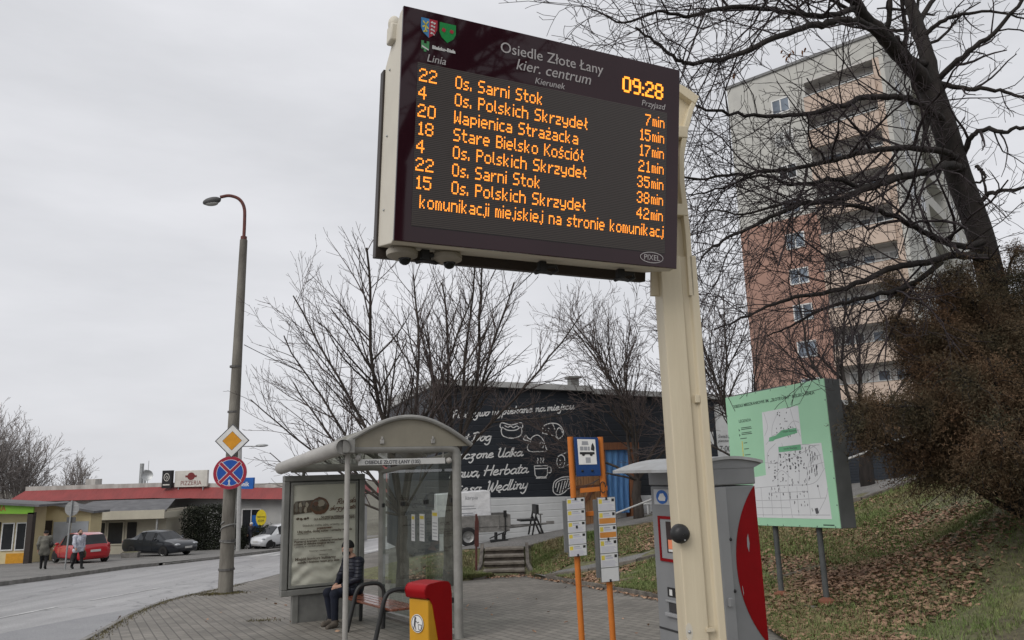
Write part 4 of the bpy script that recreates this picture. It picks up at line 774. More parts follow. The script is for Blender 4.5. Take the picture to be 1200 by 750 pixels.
for px, py in ((923, 65), (921, 68), (925, 70), (928, 62), (918, 60), (943, 58), (941, 61), (920, 72), (861, 88)):
    p = Vector(at(px + random.uniform(-2, 2), py + random.uniform(-2, 2), 9.7)); d = Vector((random.gauss(0, 1), random.gauss(0, 1), random.gauss(0, 1))).normalized() * .05; e = d.orthogonal().normalized() * .03
    mb.add([p - d, p + e, p + d * 1.1, p - e, p + d * .3 + e.cross(d).normalized() * .02], [(0, 1, 4), (1, 2, 4), (2, 3, 4), (3, 0, 4)])
mb.build('withered_leaves', mat('withered_leaf', (0.3, 0.12, 0.05), (0.2, 0.08, 0.03), scale=20, rough=.8), big, Matrix.Identity(4))
# ---- smaller bare trees
def small_tree(name, label, base, stems, cfg, mb_=M_BARK2, mt_=M_TWIG2, trunk=None, group=None, cat='tree', lean=0):
    t = thing(name, label, cat, base, 0, group); w = [Twigs(), Twigs()]; b = np.array(base)
    if trunk:
        h, r = trunk; P = [b + np.array([0, 0, -.2])] + [b + np.array([R3.gauss(0, .03) + lean * k / 5, R3.gauss(0, .03), h * k / 5]) for k in range(1, 6)]; w[0].add(P, r * 1.25, r * .85, 9); top = P[-1]
    for (dx, dy, dz_, Ln, r) in stems:
        s = (top if trunk else b + np.array([dx * .12, dy * .12, -.1])) - (np.array([dx, dy, dz_]) * r if trunk else 0)
        grow(w, s, (dx, dy, dz_), Ln, r, 0, cfg)
    w[0].build('trunk', mb_, t); w[1].build('branches', mt_, t); return t
C1 = dict(wob=.075, up=.045, rmin=.0042, thick=.02, lv=4, dens=[4.2, 4.2, 4.4, 4.2], ratio=(.24, .48), ang=(22, 48), lmax=2.3)
b1 = at(471, 664, 18.0); z1 = gz(b1[0], b1[1])
small_tree('bare_tree', 'bare tree with several upright stems rising behind the bus shelter', (b1[0], b1[1], z1), [(-.26, 0, 1, 6.5, .066), (-.04, .15, 1, 6.4, .058), (.13, .1, 1, 5.8, .052), (-.5, -.1, 1, 6.0, .05), (-.42, .3, 1, 5.6, .045), (-.8, .1, .85, 5.4, .045), (.3, -.3, 1, 4.9, .045), (-.98, -.1, .5, 4.6, .036), (-.7, .35, .9, 4.8, .04), (-1, 0, .22, 3.8, .03), (.5, .1, .9, 4.0, .035)], C1, trunk=(1.7, .13))
b2 = at(525, 668, 19.2); z2 = gz(b2[0], b2[1])
small_tree('bare_tree', 'spreading bare tree in front of the left corner of the dark shop', (b2[0], b2[1], z2), [(.0, 0, 1, 5.2, .06), (.2, .1, 1, 5.5, .06), (.45, 0, 1, 5.5, .052), (-.2, .2, 1, 4.6, .05), (.32, -.3, 1, 5.0, .05), (.7, .1, 1, 5.2, .045), (-.42, 0, .9, 4.0, .04)], C1, trunk=(2.9, .135), lean=.2)
C2 = dict(C1, wob=.12, rmin=.006, dens=[4.0, 3.8, 3.6, 3.6], up=.05, ratio=(.3, .55), lmax=3)
b3 = at(748, 600, 26.5); b3 = (b3[0], b3[1], hz1(b3[0], b3[1]))
small_tree('bare_tree', 'dense bare tree behind the display pole in front of the dark shop', b3, [(-.5, 0, 1, 6.2, 0.062), (-.15, .1, 1, 6.8, 0.068), (.25, 0, 1, 6.4, 0.062), (-.85, 0, .7, 5.2, 0.050), (.7, .1, .7, 5.2, 0.050), (-.3, -.4, 1, 5.6, 0.050), (-1, 0, .3, 4.2, 0.037)], C2, trunk=(1.3, .16))
b4 = at(880, 590, 25.0); b4 = (b4[0], b4[1], hz1(b4[0], b4[1]))
small_tree('bare_tree', 'thin bare tree between the display pole and the terracotta tower base', b4, [(-.5, 0, 1, 6.0, 0.056), (-.1, 0, 1, 6.4, 0.056), (.3, .1, 1, 5.6, 0.050), (-.9, 0, .55, 4.8, 0.043), (.7, 0, .8, 4.6, 0.037)], C2, trunk=(1.2, .13))
b5 = at(1018, 573, 22.0); b5 = (b5[0], b5[1], hz1(b5[0], b5[1]))
small_tree('bare_tree', 'dark bare tree by the handrail in front of the roller shutters', b5, [(-.35, 0, 1, 5.4, 0.062), (.05, 0, 1, 5.6, 0.062), (.4, .1, 1, 5.0, 0.056), (-.7, -.1, .7, 4.0, 0.043), (.8, 0, .6, 3.6, 0.037)], C2, M_BARK, M_TWIG, trunk=(1.5, .17))
# far trees on the left horizon
C3 = dict(wob=.08, up=.08, rmin=.0125, thick=.06, lv=3, dens=[2.6, 2.6, 2.8], ratio=(.35, .6), ang=(20, 45), lmax=4.5)
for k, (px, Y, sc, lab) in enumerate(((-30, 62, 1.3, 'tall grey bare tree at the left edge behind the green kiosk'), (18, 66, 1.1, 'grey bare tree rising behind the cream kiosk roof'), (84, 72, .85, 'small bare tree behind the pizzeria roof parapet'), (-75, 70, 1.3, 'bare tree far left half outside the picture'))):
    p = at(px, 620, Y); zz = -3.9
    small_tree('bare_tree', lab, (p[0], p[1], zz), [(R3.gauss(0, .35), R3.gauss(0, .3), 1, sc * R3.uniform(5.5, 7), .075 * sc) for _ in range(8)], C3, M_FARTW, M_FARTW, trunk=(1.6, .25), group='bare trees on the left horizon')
# a bare tree behind the viewer: it stands in the reflection on the display glass
C4 = dict(wob=.13, up=.03, rmin=.012, thick=.05, lv=3, dens=[2.6, 2.4, 2.4], ratio=(.35, .6), ang=(25, 60), lmax=3.5)
small_tree('bare_tree', 'large bare tree mirrored in the dark glass of the display', (6.4, -5.2, hz1(6.4, -5.2)), [(-.6, 0, 1, 6, .2), (.3, .3, 1, 6.5, .22), (.8, -.3, .8, 5, .15), (-.2, -.6, 1, 6, .17), (-.9, .3, .5, 4.5, .12)], C4, M_BARK, M_TWIG, trunk=(4.2, .36))
# ---- foliage by small leaf sprays
def sprays(name, pts, size, m, parent, n_per=1, flat=.5, updir=.4, sd=1):
    g = np.random.default_rng(sd); P = np.repeat(np.asarray(pts), n_per, 0); N = len(P)
    d = g.normal(0, 1, (N, 3)); d[:, 2] += updir; d /= np.linalg.norm(d, axis=1, keepdims=True); e = np.cross(d, g.normal(0, 1, (N, 3))); e /= np.linalg.norm(e, axis=1, keepdims=True) + 1e-9
    s = (size * g.uniform(.6, 1.4, N))[:, None]; P = P + g.normal(0, size * .8, (N, 3))
    V = np.stack([P - d * s * .3, P + e * s * flat * .5, P + d * s, P - e * s * flat * .5], 1).reshape(-1, 3)
    if parent is not None: V = V - np.array(parent.location)
    return npmesh(name, V, np.arange(N * 4).reshape(-1, 4), m, parent)
M_THUJA = mat('bronzed_conifer', (0.14, 0.082, 0.047), (0.05, 0.047, 0.027), scale=1.3, rough=.9, detail=8)
b6 = at(1208, 590, 11.0); b6 = (b6[0] - .15, b6[1], hz1(b6[0] - .15, b6[1]))
thj = thing('bronze_conifer', 'large rusty brown evergreen bush on the grass bank at the right edge', 'bush', b6)
w = [Twigs(), Twigs()]; tips = []
def conifer_limb(p, d, Ln, r):
    P = [np.array(p, float)]; d = unit(np.array(d, float))
    n = max(4, int(Ln / .3))
    for i in range(n): d = unit(d + rdir() * .13 + np.array([0, 0, .03])); P.append(P[-1] + d * Ln / n)
    w[0].add(P, r, r * .3, 6)
    for k in range(int(Ln * 15)):
        t = R3.uniform(.42, 1); x = t * (len(P) - 1); i = min(int(x), len(P) - 2); q = P[i] + (P[i + 1] - P[i]) * (x - i); L2 = R3.uniform(.25, .75) * (1.15 - .5 * t); dd = side(unit(P[i + 1] - P[i]), math.radians(R3.uniform(25, 75)))
        Q = [q + dd * L2 * j / 4 + np.array([0, 0, -.02 * j * j * .5]) + rdir() * .015 for j in range(5)]; w[1].add(Q, .009, .004, 3)
        for j in range(1, 5):
            for _ in range(13): tips.append(Q[j] + rdir() * .08)
for (px, py, Y) in ((1085, 525, 10.3), (1050, 460, 10.3), (1058, 400, 10.5), (1090, 355, 10.6), (1120, 320, 10.8), (1160, 290, 11), (1210, 268, 11), (1260, 300, 11), (1080, 440, 9.7), (1120, 480, 9.6), (1140, 420, 9.9), (1180, 380, 10.2), (1170, 460, 9.6), (1220, 420, 10), (1240, 480, 10), (1110, 515, 10), (1165, 500, 9.7), (1100, 390, 11.4), (1150, 340, 11.8), (1300, 380, 11), (1290, 470, 10.5), (1205, 500, 9.5), (1070, 500, 10.6), (1110, 440, 11.4), (1200, 330, 11.5), (1240, 250, 11.2), (1280, 240, 11.2), (1130, 300, 11.0), (1150, 310, 10.4), (1105, 345, 10.2), (1065, 430, 10.0), (1045, 440, 10.6), (1180, 320, 10.4), (1190, 280, 10.8), (1040, 490, 10.2), (1085, 470, 9.4), (1150, 500, 9.3), (1160, 300, 10.2), (1185, 300, 10.0), (1215, 300, 10.0), (1140, 335, 10.2), (1195, 340, 9.8), (1165, 360, 9.8), (1225, 350, 9.8), (1120, 380, 9.9), (1205, 275, 10.5), (1240, 300, 10.3), (1135, 395, 9.7), (1190, 420, 9.6), (1160, 430, 9.4), (1215, 460, 9.4), (1100, 420, 9.6), (1075, 400, 10.2), (1240, 400, 9.8), (1195, 505, 9.6), (1230, 500, 9.5), (1035, 470, 10.4), (1030, 520, 10.6), (1060, 545, 10.6), (1042, 420, 10.9), (1075, 375, 10.9)):
    e = at(px, py, Y); s = np.array(b6) + np.array([0, 0, R3.uniform(.0, .3)]); conifer_limb(s, unit(e - s) + np.array([0, 0, .05]), np.linalg.norm(e - s), R3.uniform(.035, .06))
w[0].build('stems', M_BARK, thj); w[1].build('twigs', M_BARK, thj)
sprays('foliage', tips, .031, M_THUJA, thj, 4, .34, .35, 3); print('conifer tips', len(tips))
# hedge and shrubs across the road
M_HEDGE = mat('dark_hedge', (0.028, 0.034, 0.02), (0.012, 0.014, 0.01), scale=2.5, rough=.9, detail=7)
def clump(name, lab, cat, c, sx, sy, sz, n, size, m, power=4, grp=None):
    t = thing(name, lab, cat, c, 0, grp); g = np.random.default_rng(int(abs(c[0] * 100)) + n); u = g.uniform(-1, 1, (n * 2, 3)); u = u[(np.abs(u) ** power).sum(1) < 1 + g.normal(0, .12, len(u))][:n]
    P = u * np.array([sx, sy, sz / 2]) + np.array([c[0], c[1], c[2] + sz / 2]); sprays('foliage', P, size, m, t, 1, .7, .3, n)
    ww = Twigs()
    for k in range(max(3, int(sx * 4))):
        x = c[0] + R3.uniform(-.8, .8) * sx; ww.add([(x, c[1], c[2] - .1), (x + R3.gauss(0, .1), c[1], c[2] + sz * .4), (x + R3.gauss(0, .2), c[1], c[2] + sz * .8)], .05, .02, 5)
    ww.build('stems', M_BARK, t); return t
h0 = at(239, 643, 51.5)
clump('hedge', 'tall dark clipped evergreen hedge beside the pizzeria corner', 'hedge', (h0[0], h0[1] + .6, gz(*h0[:2]) - .05), 1.75, .7, 2.95, 11000, .1, M_HEDGE, 7)
for px, sx, lab in ((283, .42, 'small dark shrub left of the man in the white cap'), (303, .42, 'small dark shrub below the yellow oval sign'), (313, .4, 'small dark shrub beside the parked white car')):
    p = at(px, 641, 51.0); clump('shrub', lab, 'shrub', (p[0], p[1], gz(*p[:2])), sx, .45, 1.45, 1500, .09, M_HEDGE, 3, 'small shrubs in front of the shop window')
p = (-3.0, 44, gz(-3, 44)); clump('hedge', 'dark green hedge far behind the bus shelter glass', 'hedge', (-4.5, 44, gz(-4.5, 44) - .1), 2.6, 1.0, 2.4, 9000, .12, mat('green_hedge', (0.05, 0.065, 0.03), (0.02, 0.027, 0.014), scale=1.2, rough=.9), 5)
# ================================================================== THE PASSENGER DISPLAY
M_CREAMP = mat('cream_powder_coat', (0.645, 0.57, 0.42), (0.56, 0.485, 0.35), scale=5, rough=.42, bump=.08, bscale=60, stretch=(1, 1, .14), detail=8)
M_CREAMD = mat('cream_casing', (0.62, 0.58, 0.49), (0.55, 0.51, 0.43), scale=2, rough=.5)
M_GLOSS = mat('dark_maroon_glass', (0.030, 0.009, 0.0135), (0.024, 0.007, 0.011), scale=1.5, rough=.035, rvar=.02, spec=.38)
M_LEDOFF = None
def led_panel():
    m = bpy.data.materials.new('led_louvre'); m.use_nodes = True; t = m.node_tree; b = t.nodes['Principled BSDF']
    tcn = t.nodes.new('ShaderNodeTexCoord'); sx = t.nodes.new('ShaderNodeSeparateXYZ'); t.links.new(tcn.outputs['Generated'], sx.inputs[0])
    d = t.nodes.new('ShaderNodeMath'); d.operation = 'MULTIPLY'; d.inputs[1].default_value = 88; t.links.new(sx.outputs[2], d.inputs[0])
    f = t.nodes.new('ShaderNodeMath'); f.operation = 'FRACT'; t.links.new(d.outputs[0], f.inputs[0])
    r = t.nodes.new('ShaderNodeValToRGB'); e = r.color_ramp.elements; e[0].position = .35; e[0].color = (0.013, 0.0095, 0.008, 1); e[1].position = .55; e[1].color = (0.066, 0.052, 0.045, 1); t.links.new(f.outputs[0], r.inputs[0])
    t.links.new(r.outputs[0], b.inputs['Base Color']); b.inputs['Roughness'].default_value = .45; b.inputs['Coat Weight'].default_value = .12; b.inputs['Coat Roughness'].default_value = .05
    return m
M_LEDOFF = led_panel()
M_AMBER = glow('amber_led', (1.0, 0.30, 0.03), 1.75); M_AMBER2 = glow('amber_clock', (1.0, 0.32, 0.03), 1.9)
M_PRINT = mat('pale_print', (0.5, 0.47, 0.47), (0.42, 0.4, 0.4), scale=9, rough=.5); M_PRINTW = mat('white_print', (0.7, 0.7, 0.69), rough=.5)
DO = Vector((-0.6141, 3.7324, 2.9079)); DYAW, DPIT = math.radians(24.46), math.radians(8.377); DW, DH = 1.8, 1.262
DM = frame(DO, DYAW, DPIT)
pb = at(826, 750, 4.72); dsp = thing('departure_display', 'cream post carrying a big dark amber lit departure board', 'display', (pb[0], pb[1], gz(pb[0], pb[1])), DYAW)
# casing: front frame, sloping rear, flange below
mb = MB(); D1 = .34
# side profile (y back, z up): full height in front, lower at the back
prof = [(0.0, 0.0), (0.0, DH), (.05, DH), (D1, DH - .21), (D1, .01), (.04, -.012)]
mb.add([(0, y, z) for y, z in prof] + [(DW, y, z) for y, z in prof], [(5, 4, 3, 2, 1, 0), tuple(range(6, 12))] + [(i, (i + 1) % 6, 6 + (i + 1) % 6, 6 + i) for i in range(6)])
cas = mb.build('casing', M_CREAMD, dsp, DM, bevel=.006)
mb = MB(); mb.bx(-.012, DW + .012, D1 - .01, D1 + .06, -.05, DH - .22); mb.build('rear_flange', mat('bronze_flange', (0.045, 0.035, 0.03), rough=.5), cas, DM, bevel=.004)
mb = MB(); mb.bx(-.002, DW + .002, -.022, -.002, -.004, DH + .004); fp = mb.build('front_glass', M_GLOSS, dsp, DM, bevel=.003)
mb = MB(); mb.bx(.088, 1.708, -.0245, -.0222, .082, .972); mb.build('led_screen', M_LEDOFF, dsp, DM)
mb = MB(); fy = -.0225; TR = DM @ Matrix.Translation((0, fy, 0))
rows = [('22', 'Os. Sarni Stok', '7'), ('4', 'Os. Polskich Skrzydeł', '15'), ('20', 'Wapienica Strażacka', '17'), ('18', 'Stare Bielsko Kościół', '21'), ('4', 'Os. Polskich Skrzydeł', '35'), ('22', 'Os. Sarni Stok', '38'), ('15', 'Os. Polskich Skrzydeł', '42')]
for k, (a, b, c) in enumerate(rows):
    z = .941 - .0978 * k; led_text(mb, a, .098, z, .0092, .0103)
    wd = sum(len(LED[q].split('/')[0]) + 1 for q in b); led_text(mb, b, .305, z - .003, .0079 if k not in (1, 4, 6) else .0081, .0103)
    led_text(mb, 'min', 1.695, z - .006, .0068, .0095, right=True); led_text(mb, c, 1.695 - 15 * .0068 + .002, z - .003, .0083, .0103, right=True)
sc_txt = 'komunikacji miejskiej na stronie komunikacj'; led_text(mb, sc_txt, .128, .252, (1.703 - .128) / sum(len(LED[q].split('/')[0]) + 1 for q in sc_txt), .0103)
mb.build('led_text', M_AMBER, dsp, TR)
mb = MB(); led_text(mb, '09:28', 1.375, 1.146, .0118, .0140, fill=1.0); 
led_text(mb, '09:28', 1.379, 1.146, .0118, .0140, fill=1.0); mb.build('led_clock', M_AMBER2, dsp, DM @ Matrix.Translation((0, -.0225, 0)))
PY = -.0245
text(dsp, 'title', 'Osiedle Złote Łany', M_PRINT, DM, .563, 1.128, x1=1.235, y=PY); text(dsp, 'title', 'kier. centrum', M_PRINT, DM, .662, 1.048, x1=1.151, y=PY, shear=.22)
text(dsp, 'caption', 'Kierunek', M_PRINT, DM, .784, .987, x1=.979, y=PY, shear=.2); text(dsp, 'caption', 'Linia', M_PRINT, DM, .135, .986, x1=.242, y=PY, shear=.2); text(dsp, 'caption', 'Przyjazd', M_PRINT, DM, 1.515, .988, x1=1.69, y=PY, shear=.2)
text(dsp, 'caption', 'Bielsko-Biała', M_PRINTW, DM, .165, 1.062, x1=.296, y=PY, bold=.0012)
def shield(cx, zt, w, h): return [(cx - w / 2, zt), (cx + w / 2, zt), (cx + w / 2, zt - h * .5), (cx + w * .36, zt - h * .76), (cx, zt - h), (cx - w * .36, zt - h * .76), (cx - w / 2, zt - h * .5)]
FM = DM @ Matrix.Translation((0, PY, 0)) @ FACE
M_CB = mat('crest_blue', (0.06, 0.24, 0.5), rough=.4); M_CR = mat('crest_red', (0.42, 0.03, 0.05), rough=.4); M_CG = mat('crest_green', (0.01, 0.27, 0.06), rough=.4); M_CY = mat('crest_yellow', (0.7, 0.6, 0.1), rough=.4)
mb = MB(); cx, zt, w, h = .143, 1.222, .092, .105
mb.prism([(cx - w / 2, zt), (cx, zt), (cx, zt - h), (cx - w * .36, zt - h * .76), (cx - w / 2, zt - h * .5)], 0, .002, 0); mb.prism([(cx, zt), (cx + w / 2, zt), (cx + w / 2, zt - h * .5), (cx + w * .36, zt - h * .76), (cx, zt - h)], 0, .002, 1)
for l in ([(cx - .034, zt - .02), (cx - .02, zt - .035), (cx - .008, zt - .018)], [(cx - .036, zt - .05), (cx - .02, zt - .04), (cx - .006, zt - .055)], [(cx - .02, zt - .03), (cx - .02, zt - .075)], [(cx - .03, zt - .075), (cx - .012, zt - .07)]): stroke(mb, l, .008, .0022, 2, None, .001)
for k in range(4): stroke(mb, [(cx + .01, zt - .018 - .02 * k), (cx + .034 - .003 * k, zt - .018 - .02 * k)], .006, .0022, 3, None, .001); stroke(mb, [(cx + .014, zt - .012 - .02 * k), (cx + .03, zt - .024 - .02 * k)], .005, .0022, 3, None, .001)
mb.build('crest', [M_CB, M_CR, M_CY, M_PRINTW], dsp, FM)
mb = MB(); mb.prism(shield(.249, 1.219, .094, .108), 0, .002, 0)
for s in (-1, 1):
    for j in range(4): a = j * math.pi / 2 + .4; mb.prism([(.249 + s * .023 + .006 * math.cos(a) + .0065 * math.cos(t), 1.178 + .006 * math.sin(a) + .0065 * math.sin(t)) for t in np.linspace(0, 5.6, 8)], .002, .003 + j * .0003, 1)
mb.build('crest', [M_CG, M_CR], dsp, FM)
mb = MB(); 
for a, b in ((.103, 1.096), (.118, 1.082), (.133, 1.096)): mb.prism([(a, b - .045), (a + .014, b - .045), (a + .014, b), (a, b)], 0, .002, 0)
mb.prism([(.106, 1.06), (.145, 1.045), (.145, 1.052), (.106, 1.07)], .002, .003, 1); mb.build('city_logo', [mat('logo_green', (0.08, 0.3, 0.12), rough=.4), M_PRINTW], dsp, FM)
mb = MB(); stroke(mb, [(1.612 + .083 * math.cos(t), .05 + .032 * math.sin(t)) for t in np.linspace(0, 6.2832, 40)], .0045, 0, 0, None, .002); mb.build('maker_badge', M_PRINT, dsp, FM); text(dsp, 'maker_lettering', 'PIXEL', M_PRINT, DM, 1.555, .034, x1=1.67, y=PY)
mb = MB(); mb.ball((.0, .17, DH - .02), .04, .9, .9, 1.2); mb.bx(-.03, .02, .12, .22, DH - .13, DH - .03); mb.build('side_speaker', M_CREAMD, dsp, DM, smooth=True, bevel=.01)
for z in (.2, .62, 1.0): mb = MB(); mb.ball((-.002, .22, z), .007); mb.build('rivet', M_STEEL, cas, DM)
# the post: shallow channel section, forked head that clasps the board's back edge
P0 = at(826, 750, 4.72); P1 = at(795, 335, 4.72); PX = (P0[0] + P1[0]) / 2; PY0 = 4.72
POM = frame((PX, PY0, 0), math.radians(10)); zt = 3.05; zb = gz(PX, PY0)
sec = [(-.132, -.05), (.005, -.05), (.018, -.025), (.058, -.025), (.07, -.05), (.118, -.05), (.118, .09), (-.132, .09)]
mb = MB(); mb.prism(sec, zb - .1, zt, 0); post = mb.build('post', M_CREAMP, dsp, POM, bevel=.006)
def onpost(px, py, Y=4.66): 
    q = POM.inverted() @ Vector(at(px, py, Y)); return (q.x, q.z)
outl = [onpost(*p) for p in ((815, 345), (810, 270), (803, 210), (803, 180), (808, 150), (815, 125), (823, 109), (816, 103), (806, 99), (793, 94), (770, 100), (765, 345))]
mb = MB(); mb.prism([(a, b) for a, b in outl][::-1], -.03, .0, 0, FACE.copy()); 
rim = [onpost(*p) for p in ((815, 345), (810, 270), (803, 210), (803, 180), (808, 150), (815, 125), (821, 111))]
for a, b in zip(rim[:-1], rim[1:]):
    mb.add([(a[0] - .03, -.05, a[1]), (a[0] + .006, -.05, a[1]), (b[0] + .006, -.05, b[1]), (b[0] - .03, -.05, b[1]), (a[0] - .03, .13, a[1]), (a[0] + .006, .13, a[1]), (b[0] + .006, .13, b[1]), (b[0] - .03, .13, b[1])], [(0, 1, 2, 3), (4, 7, 6, 5), (1, 5, 6, 2), (0, 3, 7, 4)])
hd = [onpost(*p) for p in ((823, 109), (806, 99), (790, 93), (790, 101), (818, 118))]; mb.add([(a, -.055, b) for a, b in hd] + [(a, .13, b) for a, b in hd], [(0, 1, 2, 3, 4), (9, 8, 7, 6, 5)] + [(i, (i + 1) % 5, 5 + (i + 1) % 5, 5 + i)[::-1] for i in range(5)])
for y0 in (146, 238): a = onpost(789, y0); b = onpost(808, y0 + 8); mb.bx(a[0] - .05, b[0], -.055, .1, b[1] - .03, a[1])
mb.build('forked_head', M_CREAMP, dsp, POM, bevel=.004)
mb = MB(); mb.bx(-.35, .05, -.0, .08, zt + .1, zt + .5); mb.build('bracket', M_CREAMP, dsp, POM @ Matrix.Translation((-.05, .06, 0)), bevel=.01)
a = onpost(795, 625); mb = MB(); mb.lathe([(.001, .062), (.03, .06), (.05, .045), (.058, .02), (.058, 0)], 20, 0, Matrix.Translation((a[0], -.05, a[1])) @ FACE); cb = mb.build('call_button', M_BLACK, dsp, POM, smooth=True)
mb = MB(); mb.ball((a[0] + .01, -.108, a[1] - .035), .005); mb.build('sound_hole', M_STEEL, cb, POM)
for px, py in ((807, 740), (806, 752)): a = onpost(px, py); mb = MB(); mb.ball((a[0], -.05, a[1]), .011); mb.build('bolt', M_STEEL, post, POM)
a = onpost(807, 740); mb = MB(); mb.prism([(a[0] + .022 * math.cos(t), a[1] + .05 * math.sin(t)) for t in np.linspace(0, 6, 14)], .05, .052, 0, FACE); mb.build('cover_plate', M_CREAMD, post, POM)
a = onpost(832, 738); mb = MB(); mb.bx(a[0] - .02, a[0] + .03, -.06, -.03, a[1] - .012, a[1] + .008); mb.build('clip', M_CREAMP, post, POM)
a = onpost(818, 466); mb = MB(); mb.bx(a[0] - .012, a[0] + .02, -.055, -.03, a[1] - .03, a[1] + .02); mb.build('clip', M_CREAMP, post, POM, bevel=.004)
# dome cameras and clamps under the board
for k, (u, lab) in enumerate(((.10, 'grey dome camera at the left corner under the departure board'), (.36, 'grey dome camera second from the left corner under the departure board'))):
    p = DM @ Vector((u, .18, -.01)); c = thing('security_camera', lab, 'camera', p, DYAW); m = frame(p, DYAW)
    mb = MB(); mb.lathe([(.001, .02), (.06, .015), (.088, -.02), (.086, -.045), (.05, -.062), (.001, -.064)][::-1], 20, 0, m); mb.build('housing', mat('camera_grey', (0.34, 0.31, 0.26), rough=.5), c, Matrix.Identity(4), smooth=True)
    mb = MB(); mb.ball((.012, -.01, -.062), .036); mb.build('lens_dome', mat('smoked_dome', (0.01, 0.01, 0.01), rough=.08, rvar=.02), c, m, smooth=True)
    mb = MB(); mb.ball((-.06, -.05, -.02), .008); mb.build('screw', M_BLACK, c, m)
for u in (.22, .95, 1.50):
    p = DM @ Vector((u, .16, -.02)); c = thing('black_clamp', {.22: 'small black clamp between the two dome cameras', .95: 'small black clamp under the middle of the departure board', 1.5: 'small black clamp under the right end of the departure board'}[u], 'clamp', p, DYAW); m = frame(p, DYAW); mb = MB()
    mb.bx(-.02, .03, -.02, .02, -.05, .01); mb.build('block', M_BLACK, c, m, bevel=.006); mb = MB(); mb.tube([(.03, 0, -.02), (.1, .0, -.01), (.12, .02, -.03), (.08, .03, -.05), (.0, .0, -.05), (-.05, -.02, -.07)], .012, 6); mb.build('arm', M_BLACK, c, m)
p = DM @ Vector((.95, .2, -.04)); pe = Vector(at(470, 425, 9)); mb = MB(); mb.tube([p.lerp(pe, t) + Vector((0, 0, -.5 * t * (1 - t))) for t in np.linspace(0, 1, 14)], .003, 4)
tag(mb.build('thin_cable', M_BLACK), 'thin dark cable slanting down from the underside of the departure board', 'cable')
# ================================================================== TICKET MACHINE
c0 = np.array([1.457, 5.6]); TA = -1.12     # front: local x runs towards the near corner
fdir = np.array([math.cos(TA), math.sin(TA)]); FWd, TDp = .80, .385
to = c0 - fdir * FWd; TMx = frame((to[0], to[1], 0), TA); zb = gz(*c0) ; ztp = 1.70
tk = thing('ticket_machine', 'grey ticket machine with a curved canopy and a red arc on its side', 'ticket machine', (to[0], to[1], zb), TA)
M_TGR = mat('grey_enamel', (0.235, 0.24, 0.245), (0.2, 0.205, 0.21), scale=3, rough=.45, bump=.06, bscale=200)
M_TGL = mat('grey_enamel_light', (0.30, 0.305, 0.31), (0.27, 0.275, 0.28), scale=3, rough=.4)
M_TRED = mat('signal_red', (0.24, 0.002, 0.005), (0.2, 0.002, 0.004), scale=4, spec=.15, rough=.5)
mb = MB(); mb.bx(0, FWd, 0, TDp, zb + .1, 1.54); body = mb.build('body', M_TGR, tk, TMx, bevel=.012)
mb = MB(); mb.bx(-.008, FWd + .008, -.008, TDp + .008, 1.547, ztp - .02); mb.build('head_box', M_TGR, tk, TMx, bevel=.01)
mb = MB(); mb.bx(.02, FWd - .02, .02, TDp - .02, zb - .1, zb + .098); mb.build('plinth', M_BLACK, tk, TMx)
# canopy: arched roof bulging over the front
mb = MB(); n = 12; ar = [(-.34 + (TDp + .42) * i / n, ztp - .075 + .135 * math.sin(math.pi * (.12 + .62 * i / n)) ) for i in range(n + 1)]
mb.v = []; 
for y, z in ar: mb.v += [(-.03, y, z), (FWd + .03, y, z), (FWd + .03, y, z - .022), (-.03, y, z - .022)]
for i in range(n):
    for j in range(4): q = i * 4; mb.f.append((q + j, q + (j + 1) % 4, q + 4 + (j + 1) % 4, q + 4 + j)); mb.m.append(0)
mb.f += [(3, 2, 1, 0), (n * 4, n * 4 + 1, n * 4 + 2, n * 4 + 3)]; mb.m += [0, 0]
mb.build('canopy', mat('canopy_metal', (0.42, 0.43, 0.43), (0.33, 0.33, 0.32), scale=9, rough=.45), tk, TMx, smooth=True)
for xs in (-.012, FWd - .004):
    mb = MB()
    poly = [(y, z - .024) for y, z in ar] + [(TDp, ztp - .03), (0.0, ztp - .03)]
    mb.add([(xs, y, z) for y, z in poly] + [(xs + .016, y, z) for y, z in poly], [tuple(range(len(poly))), tuple(range(2 * len(poly) - 1, len(poly) - 1, -1))])
    mb.build('canopy_cheek', M_TGR, tk, TMx)
# front: recessed red framed screen, stickers, slots
mb = MB(); z0, z1, x0, x1 = .955, 1.305, .09, .60
for a, b, c, d in ((x0, x1, z1 - .022, z1), (x0, x1, z0, z0 + .022), (x0, x0 + .022, z0 + .022, z1 - .022), (x1 - .022, x1, z0 + .022, z1 - .022)): mb.bx(a, b, -.012, 0.004, c, d)
fr = mb.build('screen_frame', M_TRED, tk, TMx)
mb = MB(); mb.bx(x0 + .023, x1 - .023, -.006, .004, z0 + .023, z1 - .023); mb.build('screen_surround', M_TGL, fr, TMx)
mb = MB(); mb.bx(x0 + .1, x1 - .08, -.010, -.0065, z0 + .07, z1 - .04); sc = mb.build('screen', mat('screen_dark', (0.05, 0.035, 0.035), rough=.12), fr, TMx)
mb = MB(); mb.bx(x0 + .12, x1 - .12, -.012, -.0105, z0 + .10, z0 + .17, 0); mb.bx(x0 + .12, x1 - .12, -.012, -.0105, z0 + .08, z0 + .098, 1); mb.build('screen_picture', [mat('screen_orange', (0.5, 0.16, 0.08), rough=.3, emit=(.5, .16, .08), es=.5), M_WHITE], sc, TMx)
mb = MB(); mb.bx(.06, .52, -.004, .003, 1.4 + .0, 1.4 + .001); 
mb = MB(); mb.bx(.08, .55, -.0055, .003, 1.365 - .0, 1.395); 
stk = MB(); stk.bx(.05, .46, -.004, -.0005, 1.395, 1.515); st_ = stk.build('sticker', mat('sticker_white', (0.5, 0.51, 0.52), rough=.4), tk, TMx)
